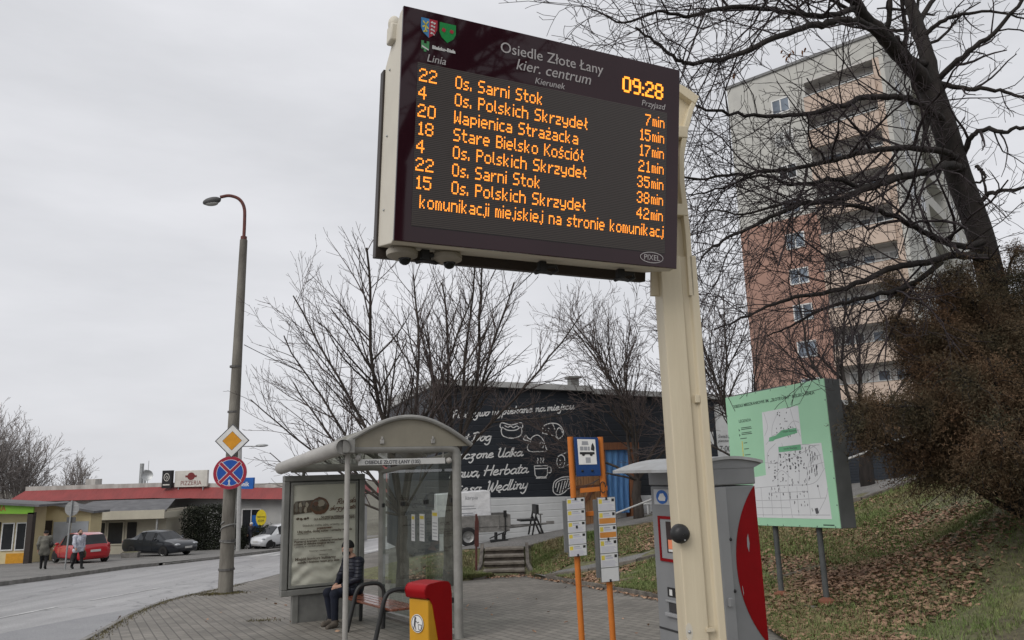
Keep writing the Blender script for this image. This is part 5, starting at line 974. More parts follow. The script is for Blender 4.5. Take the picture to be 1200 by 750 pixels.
mb = MB(); mb.prism([(.16 + .075 * math.cos(t), 1.455 + .055 * math.sin(t)) for t in np.linspace(0, 6.0, 20)], 0, .003, 0, Matrix.Translation((0, -.0043, 0)) @ FACE); mb.prism([(.11, 1.44), (.14, 1.48), (.18, 1.485), (.21, 1.45), (.2, 1.425), (.13, 1.425)], .003, .005, 1, Matrix.Translation((0, -.0043, 0)) @ FACE); mb.build('sticker_symbol', [M_SBLUE, M_WHITE], st_, TMx)
mb = MB(); mb.bx(.16, .5, -.008, .003, .575, .645); sl_ = mb.build('ticket_tray', mat('tray_dark', (0.05, 0.05, 0.052), rough=.4), tk, TMx)
mb = MB(); mb.bx(.13, .53, -.018, .002, .65, .665); mb.bx(.13, .53, -.03, .002, .545, .572); mb.build('tray_lip', M_TGL, sl_, TMx, bevel=.004)
mb = MB(); mb.bx(.15, .26, -.005, .003, .69, .76, 0); mb.bx(.175, .21, -.0065, -.005, .7, .745, 1); mb.prism([(.32, .72), (.4, .72), (.36, .695)], 0.005, .0065, 0, FACE); mb.bx(.3, .42, -.0055, .003, .74, .75, 0); mb.build('pictogram', [M_BLACK, M_WHITE], tk, TMx)
mb = MB(); mb.bx(.01, FWd - .01, -.004, .003, .43, .445); mb.bx(FWd + .002, FWd + .0045, .01, TDp - .01, .385, .395); mb.bx(.25, .6, -.006, .003, .28, .36); mb.build('seam', mat('seam_dark', (0.04, 0.04, 0.042), rough=.5), tk, TMx)
# right flank: door edge, red arc, locks
mb = MB(); mb.bx(FWd - .0, FWd + .006, .0, .1, zb + .12, 1.535); mb.build('door_edge', M_TGL, tk, TMx, bevel=.003)
rad, n = .797, 28
arc = [(TDp - .24 + rad - rad * math.cos(a), .975 + rad * math.sin(a)) for a in np.linspace(-.79, .79, n)]
arc = [(min(TDp - .002, y), max(zb + .13, min(1.535, z))) for y, z in arc]
SF = Matrix(((0, 0, 1, FWd), (1, 0, 0, 0), (0, 1, 0, 0), (0, 0, 0, 1)))
mb = MB(); mb.prism(arc, .0015, .004, 0, SF); ra = mb.build('red_arc', M_TRED, tk, TMx)
mb = MB(); mb.prism([(.262, 1.16), (.275, 1.19), (.282, 1.12), (.27, 1.06), (.258, 1.1)], .0042, .0052, 0, SF); mb.build('scuff', M_TGL, ra, TMx); mb = MB(); mb.prism([(.18, .83), (.187, .78), (.183, .76), (.177, .82)], .0042, .0052, 0, SF); mb.build('scuff', M_TGL, ra, TMx)
for z in (1.16, .80): mb = MB(); mb.ball((FWd + .004, .105, z), .013); mb.build('lock', M_BLACK, tk, TMx)
mb = MB(); mb.bx(FWd + .002, FWd + .03, .03, .06, .70, .76); mb.build('latch', M_TGL, tk, TMx, bevel=.005)
# ================================================================== TIMETABLE STAND (orange)
M_ORANGE = mat('orange_paint', (0.60, 0.185, 0.03), (0.5, 0.15, 0.025), scale=5, rough=.5, bump=.05)
M_PAPER = mat('timetable_paper', (0.62, 0.63, 0.63), (0.55, 0.56, 0.56), scale=4, rough=.6); M_YEL = mat('print_yellow', (0.68, 0.55, 0.08), rough=.6); M_OR2 = mat('print_orange', (0.62, 0.26, 0.06), rough=.6)
M_GREYP = mat('grey_print', (0.35, 0.36, 0.38), rough=.6); M_LILAC = mat('print_lilac', (0.5, 0.5, 0.6), rough=.6); M_DKSIDE = mat('board_back', (0.16, 0.165, 0.165), rough=.5, scale=4)
Yq = 7.0; pl_ = at(674, 640, Yq); SO = (pl_[0], pl_[1], 0); SYAW = math.radians(3); SMx = frame(SO, SYAW); zg = gz(SO[0], SO[1])
tt = thing('timetable_stand', 'orange two post bus stop stand with a blue sign and timetable boards', 'bus stop sign', (SO[0], SO[1], zg), SYAW)
def onst(px, py):
    q = SMx.inverted() @ Vector(at(px, py, Yq)); return q.x, q.z
for (t, b) in (((668, 512), (682, 752)), ((703.5, 512), (718.8, 752))):
    a = onst(*t); c = onst(*b); k = (zg - .1 - c[1]) / (a[1] - c[1]); mb = MB(); mb.tube([(c[0] + (a[0] - c[0]) * k, 0, zg - .1), (a[0], 0, a[1])], .027, 12); mb.build('post', M_ORANGE, tt, SMx, smooth=True)
for y in (572, 600): a = onst(680, y + 3); b = onst(712, y); mb = MB(); mb.add([(a[0], -.012, a[1] - .02), (b[0], -.012, b[1] - .02), (b[0], -.012, b[1] + .02), (a[0], -.012, a[1] + .02), (a[0], .012, a[1] - .02), (b[0], .012, b[1] - .02), (b[0], .012, b[1] + .02), (a[0], .012, a[1] + .02)], [(0, 1, 2, 3), (4, 7, 6, 5), (0, 4, 5, 1), (3, 2, 6, 7)]); mb.build('crossbar', M_ORANGE, tt, SMx)
def quadframe(px, y=0.0, th=.012):
    """board frame from its corners in the stand's plane: returns matrix with x,z in 0..1"""
    (a, b, c, d) = [np.array(onst(*p)) for p in px]; return a, b, c, d
LBq = [np.array(onst(*p)) for p in ((671.5, 512.5), (700, 513), (703.5, 557.5), (675, 558.5))]
mb = MB(); P = [(q[0], q[1]) for q in LBq]; mb.prism(P[::-1], .03, .055, 0, FACE); sg = mb.build('sign_plate', mat('stop_sign_blue', (0.012, 0.05, 0.17), (0.01, 0.04, 0.14), scale=6, rough=.4), tt, SMx, bevel=.004)
def uv(Q, u, v): return Q[3] + (Q[2] - Q[3]) * u + (Q[0] - Q[3]) * v * 1.0 + ((Q[1] - Q[2]) - (Q[0] - Q[3])) * u * v
mb = MB(); mb.prism([tuple(uv(LBq, u, v)) for u, v in ((.13, .30), (.87, .30), (.87, .95), (.13, .95))], .0555, .058, 0, FACE); wp = mb.build('sign_field', M_WHITE, sg, SMx)
mb = MB()
def bus(us): return [tuple(uv(LBq, u, v)) for u, v in us]
mb.prism(bus([(.2, .56), (.8, .56), (.8, .62), (.2, .62)]), .0583, .06, 0, FACE)
for a, b in ((.22, .36), (.38, .52), (.54, .62)): mb.prism(bus([(a, .66), (b, .66), (b, .76), (a, .76)]), .0583, .0595, 1, FACE)
mb.prism(bus([(.3, .8), (.58, .8), (.56, .9), (.32, .9)]), .0583, .0595, 1, FACE); mb.prism(bus([(.66, .68), (.8, .64), (.82, .74), (.76, .86), (.7, .8)]), .0583, .0598, 0, FACE); mb.prism(bus([(.42, .34), (.62, .34), (.62, .48), (.42, .48)]), .0583, .0595, 1, FACE)
for u in (.34, .66): c = uv(LBq, u, .555); mb.prism([(c[0] + .014 * math.cos(t), c[1] + .014 * math.sin(t)) for t in np.linspace(0, 5.7, 12)], .0602, .061, 0, FACE)
mb.build('bus_pictogram', [M_BLACK, M_GREYP], sg, SMx)
for u in (.25, .66): c = uv(LBq, u, .14); mb = MB(); mb.ball((c[0], -.057, c[1]), .012); mb.build('sign_bolt', M_BLACK, sg, SMx)
def tboard(corners, nm, blocks):
    Q = [np.array(onst(*p)) for p in corners]; mb = MB(); mb.prism([tuple(q) for q in Q][::-1], .03, .06, 0, FACE); b = mb.build('timetable_board', M_DKSIDE, tt, SMx, bevel=.003)
    mb = MB(); mb.bx(Q[3][0] - .03, Q[3][0] - .002, -.05, .02, Q[3][1] + .04, Q[0][1] - .02); mb.build('board_edge', M_DKSIDE, b, SMx)
    n = len(blocks)
    for i, kind in enumerate(blocks):
        sh = MB(); ds = MB()
        v1 = 1 - (i + .012) / n; v0 = 1 - (i + .988) / n; q = lambda u, v: tuple(uv(Q, u, v0 + (v1 - v0) * v))
        sh.prism([q(.04, .02), q(.96, .02), q(.96, .98), q(.04, .98)], .0602, .0612, 0, FACE)
        so_ = sh.build('timetable_sheet', M_PAPER, b, SMx)
        if kind == 'w': continue
        cm = 3 if kind == 'o' else 1
        ds.prism([q(.08, .55), q(.26, .55), q(.26, .88), q(.08, .88)], .0613, .0618, 1, FACE)
        for k in range(5): ds.prism([q(.1, .1 + .085 * k), q(.9 - .06 * ((k * 7 + i) % 3), .1 + .085 * k), q(.9 - .06 * ((k * 7 + i) % 3), .135 + .085 * k), q(.1, .135 + .085 * k)], .0613, .0617, 2 if cm == 1 else 3, FACE)
        ds.prism([q(.3, .62), q(.7, .62), q(.7, .72), q(.3, .72)], .0613, .0617, 2, FACE); ds.prism([q(.3, .78), q(.62, .78), q(.62, .86), q(.3, .86)], .0613, .0617, 4, FACE)
        if kind == 'o': ds.prism([q(.06, .12), q(.94, .12), q(.94, .5), q(.06, .5)], .0619, .0622, 3, FACE)
        ds.prism([q(.78, .68), q(.92, .68), q(.92, .9), q(.78, .9)], .0613, .0617, 5, FACE)
        ds.build('timetable_print', [M_PAPER, M_YEL, M_LILAC, M_OR2, M_GREYP, M_BLACK], b, SMx)
    for v in (.985, .5, .015): c = uv(Q, .5, v); mb = MB(); mb.bx(c[0] - .008, c[0] + .008, -.066, -.06, c[1] - .012, c[1] + .012); mb.build('sheet_clip', M_BLACK, b, SMx)
tboard([(662, 584), (684.5, 582.5), (687.5, 650), (665.5, 652)], 'a', ['y', 'y', 'y', 'y', 'y']); tboard([(698.5, 583), (720, 582), (725.5, 680), (703.5, 682)], 'b', ['y', 'o', 'o', 'y', 'y', 'w'])
a = onst(706, 571); mb = MB(); mb.tube([(a[0] + .025 * math.cos(t), -.04, a[1] + .05 * math.sin(t)) for t in np.linspace(0, 5.5, 12)], .005, 5); mb.build('wire_loop', M_BLACK, tt, SMx)
# ================================================================== ESTATE MAP BOARD
k_ = 1.40; IO = np.array([2.5971 * k_, 9.1566 * k_, 1.7 - (1.7 - .989) * k_]); IYAW, IPIT = math.radians(-66.72), math.radians(-1.7); IW, IH = 1.6 * k_, 1.5215 * k_
IMx = frame(IO, IYAW) @ Matrix.Rotation(math.radians(-1.68), 4, 'Y') @ Matrix.Rotation(IPIT, 4, 'X')
bi = thing('map_board', 'large pale green estate map board standing on two dark posts on the grass', 'map board', (IO[0], IO[1], hz1(IO[0], IO[1])), IYAW)
M_MINT = mat('mint_green_panel', (0.36, 0.62, 0.42), (0.33, 0.58, 0.39), scale=1.2, rough=.45); M_IGREY = mat('dark_grey_casing', (0.12, 0.125, 0.125), (0.09, 0.095, 0.095), scale=3, rough=.6)
mb = MB(); mb.bx(0, IW, .012, .30, 0, IH); mb.build('casing', M_IGREY, bi, IMx, bevel=.01)
mb = MB(); mb.bx(.004, IW - .004, -.004, .0115, .004, IH - .004); pn = mb.build('panel', M_MINT, bi, IMx, bevel=.003)
mb = MB(); mb.bx(.1 * IW, .62 * IW, .02, .06, IH, IH + .018); mb.build('top_strip', M_IGREY, bi, IMx)
sc_ = k_
M_MAPW = mat('map_paper', (0.66, 0.67, 0.68), (0.62, 0.63, 0.64), scale=2, rough=.5); M_INK = mat('map_ink', (0.09, 0.09, 0.1), rough=.6); M_INK2 = mat('map_line', (0.42, 0.42, 0.44), rough=.6); M_STRIP = mat('map_green_strip', (0.16, 0.42, 0.24), rough=.5)
IF = IMx @ Matrix.Translation((0, -.0045, 0)) @ FACE
mapp = [(.38 * sc_, .09 * sc_), (1.50 * sc_, .09 * sc_), (1.47 * sc_, .86 * sc_), (1.20 * sc_, .86 * sc_), (1.20 * sc_, 1.28 * sc_), (.63 * sc_, 1.27 * sc_), (.60 * sc_, .56 * sc_), (.38 * sc_, .54 * sc_)]
mb = MB(); mb.prism(mapp, 0, .002, 0, IF); mk = mb; rr = random.Random(3)
def blk(x, z, w, h, a): 
    ca, sa = math.cos(a), math.sin(a); mk.prism([((x + u * ca - v * sa) * sc_, (z + u * sa + v * ca) * sc_) for u, v in ((-w, -h), (w, -h), (w, h), (-w, h))], .0021, .0026, 1, IF)
for gx0, gx1, gz0, gz1, n, w, h, a in ((.66, .95, .60, .78, 26, .012, .005, .5), (.95, 1.2, .58, .8, 40, .014, .006, -.5), (1.2, 1.4, .5, .78, 34, .006, .018, -.15), (.7, .95, .42, .6, 20, .012, .006, .2), (.95, 1.25, .16, .5, 26, .006, .012, 0), (.84, 1.05, 1.0, 1.24, 22, .01, .006, 1.0), (.95, 1.12, .93, 1.05, 10, .006, .02, .4), (.62, .95, .3, .42, 14, .006, .012, 0), (1.05, 1.35, .78, .83, 12, .005, .014, -.2)):
    for _ in range(n): blk(gx0 + (gx1 - gx0) * (round(rr.uniform(0, 6)) / 6 + rr.gauss(0, .02)), rr.uniform(gz0, gz1), .75 * w * rr.uniform(.7, 1.3), h * rr.uniform(.7, 1.3), a + rr.gauss(0, .15))
blk(1.31, .17, .022, .028, .2); blk(1.36, .42, .01, .01, 0)
ml = mk
for l in ([(.4, .42), (.9, .44), (1.3, .45), (1.48, .6)], [(.4, .28), (.8, .28), (1.45, .3)], [(.95, .1), (.93, .4), (.95, .6), (.9, .9)], [(1.22, .12), (1.22, .5), (1.3, .7), (1.45, .74)], [(.65, .9), (.8, 1.0), (1.0, .98), (1.18, 1.02)], [(.75, .95), (.78, 1.1), (.9, 1.26)], [(1.08, 1.26), (1.12, 1.1), (1.19, .95)], [(.6, .7), (.8, .68), (1.0, .72), (1.4, .84)], [(.65, .12), (.66, .4)], [(1.3, .12), (1.45, .3), (1.49, .4)], [(.4, .2), (.93, .2)], [(1.05, .12), (1.06, .42)], [(.98, .78), (1.2, .86), (1.4, .8), (1.46, .6)], [(1.3, .84), (1.44, .84)], [(.72, .5), (.85, .6), (.98, .52)], [(.66, .62), (.66, .8), (.8, .9)], [(.78, .45), (.8, .64), (.84, .8)], [(1.1, .45), (1.12, .62), (1.08, .8)], [(.4, .12), (1.48, .13)], [(.5, .1), (.5, .42)], [(.8, .1), (.8, .44)], [(1.38, .3), (1.36, .44)], [(.66, .36), (1.2, .37)], [(1.25, .62), (1.47, .66)], [(.64, 1.0), (.7, 1.1), (.66, 1.26)], [(1.0, 1.05), (1.1, 1.12), (1.19, 1.1)]): stroke(ml, [(a * sc_, b * sc_) for a, b in smoothline(l, 5)], .008, .002, 2, IF, .0003)
mb.prism([(.70 * sc_, .93 * sc_), (.77 * sc_, .93 * sc_), (.80 * sc_, .945 * sc_), (1.15 * sc_, .99 * sc_), (1.14 * sc_, 1.045 * sc_), (.92 * sc_, 1.04 * sc_), (.82 * sc_, .99 * sc_), (.71 * sc_, .975 * sc_)], .0021, .0027, 3, IF); mb.prism([(.84 * sc_, .80 * sc_), (1.18 * sc_, .805 * sc_), (1.18 * sc_, .865 * sc_), (.84 * sc_, .86 * sc_)], .0021, .0027, 3, IF); mp_ = mb.build('map_sheet', [M_MAPW, M_INK, M_INK2, M_STRIP], pn, Matrix.Identity(4))
for x, z, s in ((.93, 1.01, 'Osiedle Słoneczne'), (.92, .825, 'Osiedle Złote Łany')): text(mp_, 'map_caption', s, M_INK, IMx, x * sc_, z * sc_, x1=(x + .2) * sc_, y=-.0075)
text(pn, 'lettering', 'OSIEDLE MIESZKANIOWE IM. „ZŁOTE ŁANY” BIELSKO-BIAŁA', mat('board_ink', (0.06, 0.1, 0.075), rough=.6), IMx, .13 * sc_, 1.375 * sc_, x1=1.45 * sc_, y=-.006, bold=.001); text(pn, 'lettering', 'LEGENDA', MT['board_ink'], IMx, .215 * sc_, 1.19 * sc_, x1=.43 * sc_, y=-.006)
mb = MB(); lg = MB()
for i in range(2): lg.prism([(.2 * sc_, (1.12 - .06 * i) * sc_), (.225 * sc_, (1.10 - .06 * i) * sc_), (.205 * sc_, (1.085 - .06 * i) * sc_)], .0, .001, 0, IF)
for i in range(2):
    for j in range(2): stroke(lg, [(.25 * sc_, (1.125 - .06 * i - .018 * j) * sc_), ((.42 + .01 * j) * sc_, (1.125 - .06 * i - .018 * j) * sc_)], .012, 0, 0, IF, .001)
for i in range(7): stroke(lg, [(.245 * sc_, (.965 - .07 * i) * sc_), (.245 * sc_, (.91 - .07 * i) * sc_)], .02, 0, 1, IF, .001); stroke(lg, [(.275 * sc_, (.945 - .07 * i) * sc_), ((.33 + .02 * (i % 3)) * sc_, (.945 - .07 * i) * sc_)], .012, 0, 0, IF, .001)
stroke(lg, [(.22 * sc_, 1.0 * sc_), (.33 * sc_, 1.0 * sc_)], .012, 0, 0, IF, .001); stroke(lg, [(1.38 * sc_, .03 * sc_), (1.52 * sc_, .03 * sc_)], .018, 0, 0, IF, .001); lg.build('legend', [MT['board_ink'], M_YEL], pn, Matrix.Identity(4))
mb = MB()
for u in np.linspace(.04, .96, 7):
    for z in (.02, IH - .02): mb.ball((u * IW, -.005, z), .009, n=6, k=4)
for z in np.linspace(.15, .85, 5): mb.ball((IW - .02, -.005, z * IH), .009, n=6, k=4); mb.ball((.02, -.005, z * IH), .009, n=6, k=4)
mb.build('rivets', M_INK, pn, IMx)
for u in (.571 * k_, 1.223 * k_):
    q = IMx @ Vector((u, .12, 0)); zg = hz1(q.x, q.y); mb = MB(); mb.tube([(q.x, q.y, zg - .1), (q.x, q.y, q.z + .02)], .042, 12); po = mb.build('post', mat('dark_post', (0.10, 0.105, 0.105), (0.07, 0.075, 0.075), scale=6, rough=.5), bi, Matrix.Identity(4), smooth=True)
    mb = MB(); mb.lathe([(.13, -.05), (.12, .05), (.07, .07), (.045, .09)], 10, 0, Matrix.Translation((q.x, q.y, zg + .0))); mb.build('post_foot', mat('rusty_foot', (0.22, 0.09, 0.055), rough=.9, bump=.4), po, Matrix.Identity(4), smooth=True)
# handrail climbing the bank behind the map board
M_RAIL = mat('pale_rail', (0.5, 0.5, 0.49), rough=.5, scale=5)
hp = [at(718, 603, 25.3), at(768, 583.5, 24.6), at(880, 562, 22.2), at(985, 541, 20.6), at(1072, 508, 19.8)]
hr = thing('handrail', 'pale metal handrail rising along the path behind the map board', 'handrail', tuple(hp[0])); mb = MB(); mb.tube([tuple(p) for p in hp], .03, 8); mb.build('rail', M_RAIL, hr, Matrix.Identity(4), smooth=True)
for i, p in enumerate(hp[1:]): mb = MB(); mb.tube([(p[0], p[1], hz1(p[0], p[1]) - .1), tuple(p)], .05 if i == 3 else .03, 8); mb.build('post', mat('grey_rail_post', (0.3, 0.3, 0.29), rough=.6, scale=6), hr, Matrix.Identity(4), smooth=True)
# ================================================================== BUS SHELTER
SY = math.radians(29.5); SB = (-.88, 11.13); zS = gz(*SB); SHM = frame((SB[0], SB[1], 0), SY)
M_ALU = mat('grey_shelter_paint', (0.30, 0.295, 0.275), (0.22, 0.215, 0.2), scale=4, rough=.45, metal=.1, bump=.08)
M_ALU2 = mat('pale_gutter_paint', (0.40, 0.385, 0.36), (0.29, 0.28, 0.26), scale=3, rough=.5, stretch=(1, .4, 1))
sh = thing('bus_shelter', 'arched roof glass bus shelter with grey tube frame and a white name strip', 'bus shelter', (SB[0], SB[1], zS), SY)
LS = 3.25; XF = -1.56
def sp(px, py, Y): q = SHM.inverted() @ Vector(at(px, py, Y)); return q
zbm = sp(470, 525.5, 10.8).z      # beam height
def gl(x, y): p = SHM @ Vector((x, y, 0)); return gz(p.x, p.y)
dz_ = (gl(0, LS) - gl(0, 0))      # the shelter follows the fall of the street a little
zb2 = zbm - .22
for (x, y, r, zt_) in ((0, 0, .065, zbm - .06), (0, LS, .065, zb2 - .06)):
    mb = MB(); mb.tube([(x, y, gl(x, y) - .1), (x, y, zt_)], r, 14); mb.build('post', M_ALU, sh, SHM, smooth=True)
xp = sp(405.5, 640, 10.35); mb = MB(); mb.tube([(xp.x, .02, gl(xp.x, 0) - .1), (xp.x + .0, .02, zbm + .05)], .036, 12); mb.build('post', M_ALU2, sh, SHM, smooth=True)
XFa = xp.x
for y, z in ((0, zbm), (LS, zb2)):
    mb = MB(); mb.tube([(XFa - .02, y, z), (-.16, y, z), (-.07, y, z - .012), (-.02, y, z - .05), (0, y, z - .12), (0, y, z - .25)], .068, 14); mb.build('end_beam', M_ALU, sh, SHM, smooth=True)
# gutter tube along the open side, roof arches and skin
mb = MB(); mb.tube([(XFa - .12, -.12, zbm + .02), (XFa - .12, LS + .35, zb2 + .02)], [.105, .105], 18); mb.build('gutter', M_ALU2, sh, SHM, smooth=True)
mb = MB(); mb.lathe([(.001, .0), (.11, .0), (.11, .05), (.10, .06)], 18, 0, Matrix.Translation((XFa - .12, -.12, zbm + .02)) @ Matrix.Rotation(math.radians(90), 4, 'X')); mb.bx(XFa - .12, XFa + .05, -.16, -.04, zbm - .06, zbm + .12); mb.build('gutter_cap', M_ALU, sh, SHM, smooth=True, bevel=.008)
ax0, ax1, rise = XFa - .05, .20, .42
def arch(t): return (ax0 + (ax1 - ax0) * t, .06 + rise * math.sin(math.pi * (.02 + .93 * t)) - .10 * t)
N = 20; A_ = [arch(i / N) for i in range(N + 1)]
M_ROOFP = thin_glass('roof_polycarbonate', (0.50, 0.50, 0.46), .35, .42, (0.36, 0.35, 0.30)); M_FASC = mat('arch_panel_beige', (0.30, 0.275, 0.215), (0.24, 0.22, 0.175), scale=2, rough=.45)
def zat(y): return zbm + (zb2 - zbm) * y / LS
mb = MB()
ysk = np.linspace(-.12, LS + .35, 5)
for y in ysk: mb.v += [(x, y, zat(y) + z + .012) for x, z in A_]
for j in range(4):
    for i in range(N): q = j * (N + 1) + i; mb.f.append((q, q + 1, q + N + 2, q + N + 1)); mb.m.append(0)
mb.build('roof', M_ROOFP, sh, SHM, smooth=True)
for y in (-.1, LS * .5, LS + .3):
    mb = MB(); mb.tube([(x, y, zat(y) + z) for x, z in A_], .028 if y > 0 else .033, 8); mb.build('roof_arch', M_ALU, sh, SHM, smooth=True)
for t in (.25, .5, .75):
    x, z = arch(t); mb = MB(); mb.tube([(x, -.1, zat(-.1) + z - .02), (x, LS + .3, zat(LS + .3) + z - .02)], .02, 6); mb.build('purlin', M_ALU, sh, SHM)
mb = MB(); P = [(x, z) for x, z in A_ if z > .02]; P = [(P[0][0], .02)] + P + [(P[-1][0], .02)]
mb.prism([(x, zbm + z) for x, z in P][::-1], .055, .067, 0, FACE); mb.build('arch_panel', M_FASC, sh, SHM)
mb = MB(); mb.prism([(x, zb2 + z) for x, z in P][::-1], -LS - .01, -LS, 0, FACE); mb.build('arch_panel', thin_glass('end_panel', (0.55, 0.55, 0.5), .4, .3), sh, SHM)
for u in (.28, .75): mb = MB(); x = XFa + (0 - XFa) * u; mb.bx(x - .03, x + .03, -.09, -.055, zbm + .06, zbm + .12); mb.tube([(x, -.08, zbm + .12), (x, -.08, zbm + .16)], .02, 6); mb.build('clamp', M_ALU2, sh, SHM, bevel=.006)
# glass: three panes on the back, one short return at the far end
M_SGL = thin_glass('shelter_glass', (0.70, 0.77, 0.73), .85, .13, (0.28, 0.30, 0.27))  # diffuse layer: glass dirt plus the pale green reflection put in as colour
for k in range(3):
    y0 = .1 + k * (LS - .2) / 3; y1 = y0 + (LS - .2) / 3 - .012; mb = MB(); za = lambda y: gl(0, y) + .12
    mb.add([(-.025, y0, za(y0)), (-.025, y1, za(y1)), (-.025, y1, zat(y1) - .14), (-.025, y0, zat(y0) - .14)], [(3, 2, 1, 0)]); mb.build('glass_pane', M_SGL, sh, SHM)
    for z in (.35, 1.75):
        for y in (y0 + .03, y1 - .03): mb = MB(); mb.bx(-.05, .0, y - .025, y + .025, za(y) + z, za(y) + z + .07); mb.build('glass_clamp', M_BLACK, sh, SHM, bevel=.004)
mb = MB(); mb.add([(0 - .04, .07, gl(0, .07) + .05), (.04, .07, gl(0, .07) + .05), (.04, LS - .07, gl(0, LS) + .05), (-.04, LS - .07, gl(0, LS) + .05), (-.04, .07, gl(0, .07) + .1), (.04, .07, gl(0, .07) + .1), (.04, LS - .07, gl(0, LS) + .1), (-.04, LS - .07, gl(0, LS) + .1)], [(0, 3, 2, 1), (4, 5, 6, 7), (0, 1, 5, 4), (1, 2, 6, 5), (2, 3, 7, 6), (3, 0, 4, 7)]); mb.build('bottom_rail', M_ALU, sh, SHM)
mb = MB(); mb.add([(0, .07, zat(0) - .13), (0, LS - .07, zat(LS) - .13)], []); mb = MB(); mb.tube([(0, .07, zat(.07) - .09), (0, LS - .07, zat(LS) - .09)], .045, 10); mb.build('top_rail', M_ALU, sh, SHM, smooth=True)
# short glass return behind the near post, and name strip under the beam
for i, (y, w, h, dz2) in enumerate(((.62, .22, .44, 1.62), (1.15, .2, .42, 1.60), (1.55, .15, .42, 1.60))):
    mb = MB(); mb.bx(-.042, -.036, y, y + w, gl(0, y) + dz2 - .3, gl(0, y) + dz2 + h - .3, 0); mb.bx(-.0445, -.0425, y + .02, y + w - .02, gl(0, y) + dz2 + h - .38, gl(0, y) + dz2 + h - .33, 1)
    for k in range(5): mb.bx(-.0445, -.0425, y + .02, y + w - .03, gl(0, y) + dz2 - .25 + k * .05, gl(0, y) + dz2 - .235 + k * .05, 2)
    mb.build('timetable_sheet', [M_PAPER, M_YEL, M_GREYP], sh, SHM)
M_NAME = mat('name_strip_white', (0.62, 0.62, 0.6), (0.55, 0.55, 0.53), scale=3, rough=.5)
nx0, nx1, nzz = sp(416, 541, 10.5).x, sp(522, 541, 11.0).x, sp(470, 541, 10.8).z
mb = MB(); mb.bx(nx0, nx1, -.03, -.012, nzz - .042, nzz + .042); npl = mb.build('name_strip', M_NAME, sh, SHM, bevel=.003)
text(npl, 'lettering', 'OSIEDLE ZŁOTE ŁANY (135)', M_INK, SHM, nx0 + .09, nzz - .026, x1=nx0 + (nx1 - nx0) * .70, y=-.031, bold=.002)
for x in (nx0 + .03, nx1 - .03): mb = MB(); mb.tube([(x, -.02, nzz + .04), (x, -.02, zbm - .05)], .012, 6); mb.build('hanger', M_ALU, npl, SHM)
for x, z in ((XFa + .13, zbm - .13), (nx1 + .06, nzz)): mb = MB(); mb.ball((x, -.03, z), .045); mb.build('lamp_bulb', M_ALU2, sh, SHM, smooth=True)
# ---- poster case at the far end
k2 = 1.45 / 1.35; pco = Vector((-3.7949 * k2, 12.3416 * k2, 1.7 - (1.7 + .1625) * k2)); PCY = math.radians(28.2); PCM = frame(pco, PCY); PWd, PHt = 1.45, 1.8819 * k2
zg = gz(pco.x + .6, pco.y + .3)
pc = thing('poster_case', 'grey framed advertising case with a crumpled cream poster at the shelter end', 'poster case', (pco.x, pco.y, zg), PCY)
M_CASE = mat('case_grey', (0.23, 0.23, 0.215), (0.17, 0.17, 0.16), scale=4, rough=.4, metal=.2)
mb = MB(); fw = .10
for a, b, c, d in ((0, PWd, 0, fw), (0, PWd, PHt - fw, PHt), (0, fw, fw, PHt - fw), (PWd - fw, PWd, fw, PHt - fw)): mb.bx(a, b, -.02, .16, c, d)
mb.bx(fw, PWd - fw, .05, .15, fw, PHt - fw); cf = mb.build('frame', M_CASE, pc, PCM, bevel=.012)
mb = MB(); f2 = .165
for a, b, c, d in ((fw + .02, PWd - fw - .02, fw + .02, f2), (fw + .02, PWd - fw - .02, PHt - f2, PHt - fw - .02), (fw + .02, f2, f2, PHt - f2), (PWd - f2, PWd - fw - .02, f2, PHt - f2)): mb.bx(a, b, -.005, .05, c, d)
mb.build('inner_frame', mat('case_inner', (0.27, 0.27, 0.25), rough=.45), cf, PCM, bevel=.006)
M_POST = mat('aged_poster_paper', (0.72, 0.70, 0.61), (0.62, 0.60, 0.52), scale=1.4, rough=.6)
def wrinkle(x, z):
    h = max(0, 1 - z / .75); return .0135 * min(1, h * 1.6) * (1 - abs(math.sin(6 * x + 8 * z + 2 * math.sin(5 * z))) + .7 * math.sin(27 * z - 10 * x + 1.5 * math.sin(9 * x)) + .45 * math.sin(33 * x + 41 * z)) + .002 * math.sin(23 * z + 4 * x)
px0, px1, pz0, pz1 = f2 - .01, PWd - f2 + .01, f2 - .01, PHt - f2 + .01; nxp, nzp = 44, 90; V = []; 
for j in range(nzp + 1):
    for i in range(nxp + 1):
        x = px0 + (px1 - px0) * i / nxp; z = pz0 + (pz1 - pz0) * j / nzp; V.append(tuple(PCM @ Vector((x, .018 - wrinkle(x, z - pz0), z))))
mb = MB(); mb.v = V
for j in range(nzp):
    for i in range(nxp): q = j * (nxp + 1) + i; mb.f.append((q, q + 1, q + nxp + 2, q + nxp + 1)); mb.m.append(0)
ps = mb.build('poster', M_POST, pc, Matrix.Identity(4), smooth=True)
M_PBRN = mat('poster_brown', (0.16, 0.075, 0.045), rough=.6); M_PDK = mat('poster_dark', (0.06, 0.045, 0.035), (0.14, 0.10, 0.07), scale=14, rough=.6); M_PGR = mat('poster_grey', (0.2, 0.18, 0.15), rough=.6); M_PLT = mat('poster_pale', (0.45, 0.4, 0.32), rough=.6)
def pq(u, v): return (px0 + (px1 - px0) * u, pz0 + (pz1 - pz0) * v)
PF = PCM @ Matrix.Translation((0, .010, 0)) @ FACE
mb = MB()
